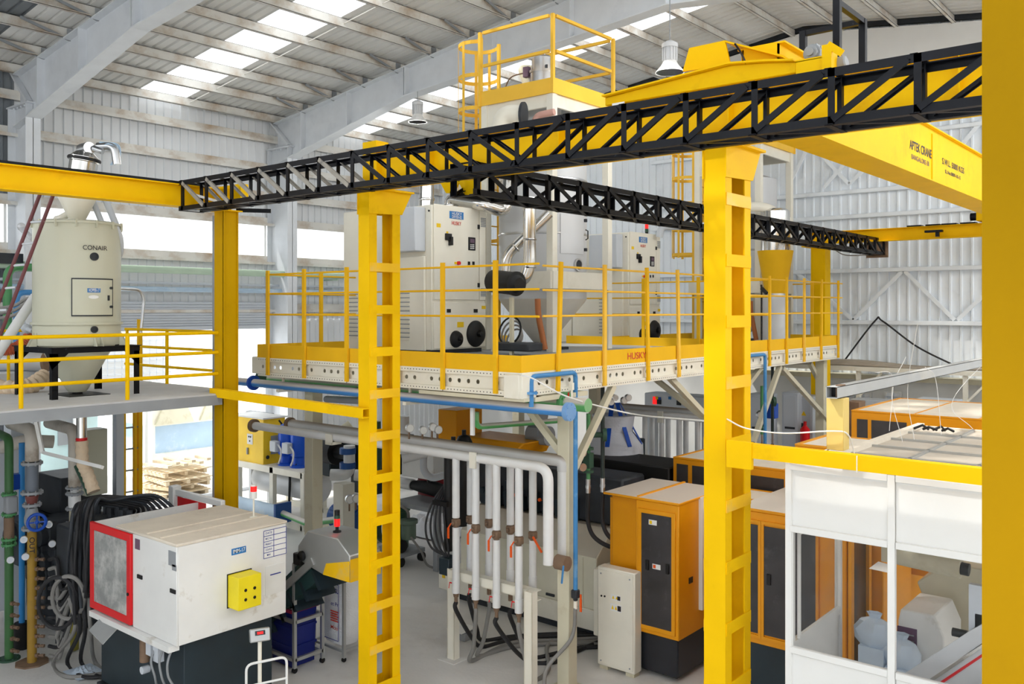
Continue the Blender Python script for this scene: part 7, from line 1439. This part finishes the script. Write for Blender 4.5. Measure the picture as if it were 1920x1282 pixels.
y4 = 12.6; d4 = y4 / ray(1640, 0).y; z4 = H - (778 - 578) / 1665 * d4 * .98
xa = UX(1596, y4); guard_box(xa, y4, xa + 3.6, y4 + 2.2, z4 - .75, z4 - .0, [(xa + .08, UX(1627, y4), z4 - .38, z4 - .1), (UX(1634, y4), UX(1700, y4), z4 - .38, z4 - .1)], t)
mb = MB(); mb.box((xa + .3, y4 + .2, 0), (xa + 3.4, y4 + 2, z4 - .7)); part('bed', mb, DARK, t)
t = thing('low_guard', 'dusty topped amber guard just behind the white cabin roof', 'machine', (-3, 10, 0)); y5 = 9.7; 
guard_box(UX(1490, y5), y5, UX(1490, y5) + 1.9, y5 + .95, 1.7, H - (838 - 578) / 1665 * y5 / ray(1520, 0).y, [], t)
# ---- white glazed cabin
YCB = 6.5; XCB = UX(1475, YCB); XE_ = .4; ZC = H - 1.165; ZCb = 0.0
t = thing('glazed_cabin', 'white partition cabin with glass panes and white panels at right', 'cabin', ((XCB + XE_) / 2, YCB + 1.3, 0))
um = 1672; xm = UX(um, YCB); xm2 = UX(1905, YCB)
dz_ = lambda u, v: PY(u, v, YCB).z
zr1, zr2 = dz_(1675, 1020), dz_(1675, 1245)
zr1 = (dz_(1480, 990) + dz_(1675, 1020)) / 2; zr2 = (dz_(1480, 1222) + dz_(1675, 1257)) / 2
def fr_bar(a, b, w=.045, h=.05): mb = MB(); mb.bar(a, b, w, h); part('frame_bar', mb, WHTC, t, bev=.004)
for x in (XCB + .02, xm, xm2, XE_): mb = MB(); mb.box((x - .025, YCB - .02, 0), (x + .025, YCB + .03, ZC)); part('post', mb, WHTC, t, bev=.004)
for z in (ZC - .025, zr1, zr2, .03):
    for a, b in ((XCB, xm), (xm, xm2), (xm2, XE_)): fr_bar((a + .03, YCB, z), (b - .025, YCB, z))
for a, b in ((XCB, xm), (xm, xm2), (xm2, XE_)):
    mb = MB(); mb.box((a + .03, YCB + .0, zr1 + .025), (b - .025, YCB + .012, ZC - .05)); part('panel', mb, WHTC, t); mb = MB(); mb.box((a + .03, YCB + .0, .05), (b - .025, YCB + .012, zr2 - .025)); part('panel', mb, WHTC, t)
    mb = MB(); mb.box((a + .03, YCB + .004, zr2 + .025), (b - .025, YCB + .01, zr1 - .025)); part('glass_pane', mb, GLASS, t)
ysd = UY(1571, XCB + .02)
for y in (YCB + .02, ysd): mb = MB(); mb.box((XCB - .0, y - .025, 0), (XCB + .05, y + .025, ZC)); part('post', mb, WHTC, t, bev=.004)
for z in (ZC - .025, zr1, zr2 + .02): mb = MB(); mb.bar((XCB + .025, YCB, z), (XCB + .025, ysd, z), .045, .05); part('frame_bar', mb, WHTC, t)
mb = MB(); mb.box((XCB + .02, YCB + .03, zr2 + .04), (XCB + .026, ysd - .025, zr1 - .025)); part('glass_pane', mb, GLASS, t)
mb = MB(); mb.box((XCB + .02, YCB + .03, 0), (XCB + .035, ysd - .025, zr2)); mb.box((XCB + .02, YCB + .03, zr1), (XCB + .035, ysd - .025, ZC)); part('panel', mb, WHTC, t)
mb = MB(); mb.frame((XCB + .05, YCB + .08, zr2 + .06), (0, ysd - YCB - .13, 0), (0, 0, zr1 - zr2 - .1), .025, .02); part('sash', mb, WHTC, t)
# suspended roof of dusty tiles on a grid
zr = H - 1.11; XR0 = UX(1587, 6.95); 
XCB0 = XCB; XCB = -2.42; mb = MB(); mb.box((XCB, YCB - .02, ZC), (XE_, 9.0, ZC + .02)); part('roof_board', mb, TILE, t)
nx, ny = 6, 5; tx, ty = (XE_ - XCB) / nx, 2.5 / ny; f0 = None
for i in range(nx):
    for j in range(ny):
        p = V((XCB + i * tx + .012, YCB + j * ty + .012, ZC + .02))
        if f0 is None: mb = MB(); mb.box(p, p + V((tx - .024, ty - .024, .012))); f0 = part('roof_tile', mb, TILE, t); p0_ = p
        else: copyof(f0, WO[f0.name] + (p - p0_), t)
for i in range(1, nx): mb = MB(); x = XCB + i * tx; mb.box((x - .012, YCB, ZC + .02), (x + .012, 9.0, ZC + .05)); part('grid_tee', mb, ALU, t)
for j in range(1, ny): mb = MB(); y = YCB + j * ty; mb.box((XCB, y - .012, ZC + .02), (XE_, y + .012, ZC + .05)); part('grid_tee', mb, ALU, t)
mb = MB(); mb.box((XCB - .02, YCB, ZC), (XCB + .04, 9.02, ZC + .07)); mb.box((XCB, 8.97, ZC), (XE_, 9.02, ZC + .05)); part('roof_edge', mb, DUST, t)
for k in range(5):
    p = PZ(1650 + rnd.uniform(-20, 180), 800 + rnd.uniform(0, 35), ZC + .05); mb = MB(); mb.tube(spline([p, p + V((rnd.uniform(-.2, .2), rnd.uniform(0, .3), rnd.uniform(.1, .5))), p + V((rnd.uniform(-.2, .3), rnd.uniform(-.2, .3), rnd.uniform(.4, 1.0)))]), .0025, 5); solo('loose_wire', mb, WHT, 'thin white wire standing up from the cabin roof, ' + ('first', 'second', 'third', 'fourth', 'fifth')[k] + ' in the tangle', 'wire', 'loose wires on the cabin roof')
p = PZ(1740, 805, ZC + .06); mb = MB()
for k in range(4): mb.tube([p + V((-.12 + .08 * k, 0, 0)), p + V((-.06 + .08 * k, .05 * (-1) ** k, .03)), p + V((.0 + .07 * k, .02, .0))], .012, 6)
solo('black_fixings', mb, BLKP, 'small black fixings lying on the cabin roof', 'fixing')
# inside the cabin
t = thing('cabin_machine_guard', 'amber door frame with dark window inside the white cabin', 'machine', (-2.3, 8.0, 0))
yq = 8.0; xa, xb = UX(1572, yq), UX(1665, yq)
xg_ = -2.75; mb = MB(); mb.frame((xg_, 8.0, .45), (0, .55, 0), (0, 0, 2.5), .07, .03); dr = part('door_frame', mb, CAB, t); mb = MB(); mb.box((xg_ - .01, 8.05, .5), (xg_, 8.5, 2.9)); part('dark_window', mb, mat('brown_window', (66, 50, 30), .2, var=.2), dr)
mb = MB(); mb.box((xg_ - .1, 8.02, .4), (xg_ - .02, 9.4, 2.95)); mb.box((xg_ - .3, 8.6, .9), (xg_ + .12, 9.5, 2.45)); part('body', mb, CAB, t, bev=.01); mb = MB(); mb.box((xg_ - .2, 8.0, 0), (xg_ + 1.5, 9.2, .4)); part('bed', mb, CRMD, t)
mb = MB(); mb.box((xg_ + .02, 8.62, .6), (xg_ + .5, 9.2, 1.3)); part('dark_block', mb, DARK, t, bev=.02)
q = PY(1652, 1070, yq - .1); mb = MB(); mb.prism([q + V((-.1, 0, 0)), q + V((.08, -.02, .0)), q + V((.1, .1, .03)), q + V((-.06, .12, .04))], (0, 0, .004)); part('paper_note', mb, PAP, t)
yq = 7.6; t = thing('dosing_machine', 'white faceted machine with purple side inside the white cabin', 'machine', (-1.9, 7.6, 0))
P = lambda u, v: PY(u, v, yq)
f = [P(1682, 1125), P(1705, 1112), P(1758, 1122), P(1777, 1150), P(1776, 1168), P(1724, 1155), P(1684, 1137)]
zb = .9; mb = MB(); o = P(1684, 1140); w = P(1770, 1150).x - o.x
mb.prism([(o.x, yq, zb), (o.x, yq, o.z - .1), (o.x + .02, yq, o.z), (o.x + w * .8, yq, o.z), (o.x + w, yq, o.z - .16), (o.x + w, yq, zb)], (0, .55, 0)); part('hood', mb, WHT, t, bev=.01)
mb = MB(); mb.box((o.x - .004, yq - .01, zb + .1), (o.x + w * .42, yq, o.z - .14)); part('purple_panel', mb, mat('plum_panel', (96, 62, 92), .5), t)
for k in range(4): mb = MB(); mb.box((o.x + w * .02, yq - .012, o.z - .2 - .05 * k), (o.x + w * .36, yq - .01, o.z - .19 - .05 * k)); part('print_line', mb, GRYP, t)
mb = MB(); mb.box((o.x - .1, yq + .05, 0), (o.x + w + .1, yq + .6, zb)); part('base', mb, CRMD, t)
mb = MB(); a, b = PY(1672, 1036, 7.7), PY(1802, 1065, 7.7); mb.cyl(a, b, .085, n=22); mb.box(a + V((-.1, .05, -.1)), a + V((.3, .15, .12))); t2 = solo('cream_barrel', mb, CRMD, 'cream barrel with black end fitting behind the cabin glass', 'barrel'); mb = MB(); d = (b - a).normalized(); mb.cyl(b, b + d * .06, .05, n=10); part('end_fitting', mb, BLKP, t2)
mb = MB(); a = PY(1800, 1095, 8.3); mb.prism([a + V((-.35, 0, -.05)), a + V((-.1, 0, .16)), a + V((.6, 0, .16)), a + V((.6, 0, -.4)), a + V((-.2, 0, -.4))], (0, .5, 0)); solo('cream_hood', mb, CRMD, 'cream sloped machine hood at the back of the cabin', 'hood', bev=.01)
t = thing('steel_chute', 'bare steel conveyor chute with a red line inside the white cabin', 'conveyor', (-1.5, 6.9, 0))
yh_ = 6.85; Q = lambda u, v, dy=0: PY(u, v, yh_ + dy)
mb = MB(); mb.prism([Q(1685, 1270), Q(1818, 1183), Q(1850, 1165), Q(1850, 1200), Q(1700, 1300)], (0, .02, 0)); part('side_plate', mb, SILP, t)
mb = MB(); mb.prism([Q(1705, 1298, -.03), Q(1850, 1202, -.03), Q(1850, 1208, -.03), Q(1715, 1300, -.03)], (0, .03, 0)); part('rim', mb, SHINY, t)
mb = MB(); mb.prism([Q(1712, 1302, -.01), Q(1850, 1207, -.01), Q(1850, 1290, -.01), Q(1790, 1340, -.01)], (0, .02, 0)); part('chute_floor', mb, SILP, t)
mb = MB(); mb.prism([Q(1750, 1286, -.015), Q(1850, 1220, -.015), Q(1850, 1226, -.015), Q(1760, 1286, -.015)], (0, .005, 0)); part('red_line', mb, RED, t); a = Q(1690, 1282)
mb = MB(); q = PY(1828, 1150, 6.9); mb.box((q.x - .04, 6.9, q.z - .3), (q.x + .2, 6.95, q.z + .2)); mb.box((q.x, 6.9, 0), (q.x + .06, 6.95, q.z)); mb.box((a.x + .02, 6.6, 0), (a.x + .06, 6.66, a.z - .3)); part('stand', mb, GRYL, t)
mb = MB(); q = PY(1800, 1187, 6.95); mb.cyl(q - X_ * .05, q + X_ * .05, .03); part('roller', mb, BLKP, t)
for k, (u, v) in enumerate(((1640, 1180), (1690, 1220))):
    c = PY(u, v, 7.5); mb = MB(); mb.box((c.x - .1, c.y - .1, 0), (c.x + .1, c.y + .1, c.z - .12))
    n = 18; pr = [(.1, -.14), (.14, -.08), (.15, .0), (.11, .07), (.04, .1), (.06, .14)]; k0 = len(mb.v)
    mb.v += [tuple(c + V((cos(j * 2 * pi / n) * r * (1 + .14 * sin(3 * j + 5 * z * 9)), sin(j * 2 * pi / n) * r * .7 * (1 + .14 * cos(4 * j + z * 20)), z))) for r, z in pr for j in range(n)]
    mb.f += [tuple(k0 + x for x in (a_ * n + j, a_ * n + (j + 1) % n, (a_ + 1) * n + (j + 1) % n, (a_ + 1) * n + j)) for a_ in range(5) for j in range(n)]
    solo('wrapped_bundle', mb, MATS['pale_plastic'], ('plastic wrapped bundle beside the dark window', 'pale blue plastic bundle in front of the faceted machine')[k] + ' inside the cabin', 'bundle')
# ---- post and square tube over the cabin
YP = 6.45; xa, xb = UX(1555, YP), UX(1587, YP); dP = YP / ray(1571, 0).y
mb = MB(); mb.box((xa, YP - .06, H - 1.02), (xb, YP + .06, H - .645)); t = thing('support_post', 'short pale yellow box post standing on the cabin tie beam', 'post', ((xa + xb) / 2, YP, H - 1.02)); part('post', mb, mat('pale_post_yellow', (222, 194, 112), .45), t, bev=.004)
mb = MB(); mb.box(((xa + xb) / 2 + .0, YP - .045, H - .65), ((xa + xb) / 2 + .04, YP + .045, H - .55)); part('saddle', mb, BRN, t)
XT = (xa + xb) / 2; zt = H - .6
t = thing('square_tube', 'grey square steel tube laid over the pale yellow post', 'beam', (XT, 9, zt)); hw = .042
mb = MB(); y0, y1 = YP - .12, 11.4
for a, b in (((XT - hw, y0, zt - hw), (XT - hw + .004, y1, zt + hw)), ((XT + hw - .004, y0, zt - hw), (XT + hw, y1, zt + hw)), ((XT - hw, y0, zt + hw - .004), (XT + hw, y1, zt + hw)), ((XT - hw, y0, zt - hw), (XT + hw, y1, zt - hw + .004))): mb.box(a, b)
part('tube', mb, mat('grey_primer', (176, 178, 178), .55, var=.05, dirt=(200, 196, 186)), t)
mb = MB(); mb.box((XT - hw + .004, y0 + .1, zt - hw + .004), (XT + hw - .004, y0 + .11, zt + hw - .004)); part('hollow_shade', mb, BLKP, t)  # black sheet standing in for shade inside the open tube end
mb = MB(); mb.box((XT - .04, 11.3, 0), (XT + .04, 11.38, zt - hw)); part('far_leg', mb, GRYP, t)
# ---- far wall: cable tray, cables, cabinets, control desk, windows
t = thing('cable_tray', 'pale cable tray heaped with grey cables along the far white wall', 'tray', (-4, YE - .6, H - 1.15)); zt = PY(1650, 690, YE - .7).z
mb = MB(); mb.box((-9, YE - .95, zt - .06), (1.5, YE - .45, zt - .04)); mb.box((-9, YE - .96, zt - .06), (1.5, YE - .95, zt + .03)); part('tray', mb, CRM, t)
for x in (-6.2, -4.2, -2.2, -.4): mb = MB(); mb.box((x, YE - .9, 0), (x + .08, YE - .82, zt - .06)); mb.bar((x + .04, YE - .86, zt - .6), (x + .5, YE - .86, zt - .08), .04, .04); part('tray_leg', mb, CRM, t)
for k in range(9):
    y = YE - .9 + .05 * k; mb = MB(); mb.tube(spline([(-8, y, zt + .02), (-6.5, y + .03 * sin(k), zt + .06 + .03 * (k % 3)), (-5, y, zt + .04), (-3.6, y + .05 * cos(k), zt + .07), (-3.0 + .1 * k, y, zt + .03), (-2.75 + .1 * k, y - .1, zt - .4), (-2.75 + .09 * k, y - .15, zt - 1.3)], 7), .03, 8); part('cable', mb, RUB if k == 4 else mat('tan_cable', (176, 166, 152), .6), t)
mb = MB(); mb.tube(spline([PY(1580, 680, YE - .3), PY(1640, 602, YE - .2), PY(1655, 602, YE - .2), PY(1720, 650, YE - .2), PY(1800, 690, YE - .3)]), .018, 7); solo('hung_cable', mb, RUB, 'black cable hung in a peak from the far ribbed wall', 'cable')
mb = MB(); mb.tube(spline([(UX(1547, Y4) + .09, Y4 + .1, ZR - .07), PY(1585, 478, 18.0), (-5.75, 18.08, H + 1.06)]), .012, 6); solo('sagging_wire', mb, GREYH, 'thin wire sagging near the far yellow column head', 'cable')
for k, (u0, u1, v0, v1, y) in enumerate(((1400, 1438, 738, 800, 16.4), (1466, 1496, 735, 806, 16.8), (1494, 1524, 742, 806, 17.0))):
    a, b = PY(u0, v0, y), PY(u1, v1, y); t = thing('grey_cabinet', 'tall pale grey electrical cabinet by the far wall, ' + ('leftmost beside the broad column', 'middle one with a dark slot', 'right one with a warning triangle')[k], 'cabinet', ((a.x + b.x) / 2, y + .3, 0))
    mb = MB(); mb.box((a.x, y, 0), (b.x, y + .5, a.z)); part('case', mb, GRYL, t, bev=.01); mb = MB(); mb.box((a.x + .03, y - .012, .1), (b.x - .03, y, a.z - .05)); dr = part('door', mb, GRYL, t, bev=.005)
    mb = MB(); 
    if k == 2: q = PY(1507, 775, y - .013); mb.prism([q + V((-.05, 0, -.04)), q + V((.05, 0, -.04)), q + V((0, 0, .05))], (0, -.003, 0)); part('warning_sign', mb, LYEL, dr); mb = MB(); q = PY(1502, 801, y - .012); mb.box(q - V((.1, .02, .09)), q + V((.1, 0, .09))); part('plate', mb, DARK, dr)
    else: q = PY((u0 + u1) / 2, 802, y - .012); mb.box(q - V((.1, .01, .02)), q + V((.1, 0, .02))); part('slot', mb, DARK, dr)
q = PY(1515, 803, 16.9); mb = MB(); mb.lathe((q.x, 16.75, q.z - .35), [(.09, 0), (.09, .35), (.03, .42), (.03, .5)], 16); solo('red_extinguisher', mb, RED, 'red fire extinguisher by the far grey cabinets', 'extinguisher')
c = PY(1265, 760, 16.6); t = thing('control_desk', 'pale grey control cabinet with lit buttons under the platform', 'cabinet', (c.x, c.y, 0))
a, b = PY(1208, 736, 16.6), PY(1330, 790, 16.6); mb = MB(); mb.box((a.x, 16.6, a.z - .5), (b.x, 17.1, a.z)); mb.box((a.x, 16.65, 0), (a.x + .1, 17.05, a.z - .5)); mb.box((b.x - .1, 16.65, 0), (b.x, 17.05, a.z - .5)); bx_ = part('case', mb, GRYL, t, bev=.02)
for u, v, m in ((1227, 746, REDL), (1232, 746, LYEL), (1237, 747, BLUT), (1228, 753, REDL), (1236, 753, BLKP), (1273, 755, BLKP), (1290, 754, BLKP), (1256, 746, LBL)): q = PY(u, v, 16.6); mb = MB(); s = .05 if v > 750 else .03; mb.box(q - V((s, .015, s)), q + V((s, 0, s))); part('button', mb, m, bx_)
c = PY(1745, 762, 17.6); t = thing('button_panel', 'pale grey control box with coloured buttons before the far wall', 'control box', (c.x, c.y, 0))
a, b = PY(1712, 748, 17.2), PY(1790, 778, 17.2); mb = MB(); mb.box((a.x, 17.2, b.z - .4), (b.x, 17.8, a.z)); bx_ = part('case', mb, GRYL, t, bev=.015); mb = MB(); mb.box((a.x + .1, 17.3, 0), (b.x - .1, 17.7, b.z - .35)); part('stand', mb, GRYL, t)
for r in range(2):
    for k in range(6): q = PY(1727 + 7.2 * k, 757 + 9 * r, 17.2); mb = MB(); mb.cyl(q - Y_ * .02, q, .032, n=10); part('button', mb, (REDL, BLKP, REDL, ORG, LYEL, BLUT)[k] if r == 0 else (BLKP, ORG, LYEL, REDL, LYEL, BLUT)[k], bx_)
mb = MB(); a, b = PY(1593, 748, 17.9), PY(1675, 770, 17.9); mb.box((a.x, 17.9, 0), (b.x, 18.4, a.z)); mb.box((a.x + .8, 17.89, .1), (a.x + .82, 17.9, a.z - .1)); solo('low_cabinet_row', mb, GRYL, 'low pale cabinet row below the far barred windows', 'cabinet', bev=.01)
mb = MB(); a, b = PY(1586, 752, 15), PY(1600, 800, 15); mb.box((a.x, 15, .0), (b.x + .1, 15.3, a.z)); solo('brown_crate', mb, BRN, 'small brown crate behind the pale yellow post', 'crate', bev=.01)
n = 0
for u0, u1 in ((1575, 1636), (1660, 1692)):
    n += 1; a, b = PY(u0, 732, YE - .02), PY(u1, 756, YE - .02); mb = MB(); mb.frame((a.x, YE - .03, b.z), (b.x - a.x, 0, 0), (0, 0, a.z - b.z), .04, .05); w = struct('window_%d' % (4 + n), mb, WHTC)
    mb = MB(); mb.box((a.x, YE - .045, b.z), (b.x, YE - .04, a.z)); part('pane', mb, mat('bright_frosted_pane', (250, 252, 255), .3, var=0), w)
    k = int((b.x - a.x) / .16)
    for i in range(1, k): x = a.x + (b.x - a.x) * i / k; mb = MB(); mb.box((x - .012, YE - .08, b.z), (x + .012, YE - .05, a.z)); part('bar', mb, GRYL, w)
    mb = MB(); mb.box((a.x, YE - .08, (a.z + b.z) / 2 - .012), (b.x, YE - .05, (a.z + b.z) / 2 + .012)); part('bar', mb, GRYL, w)
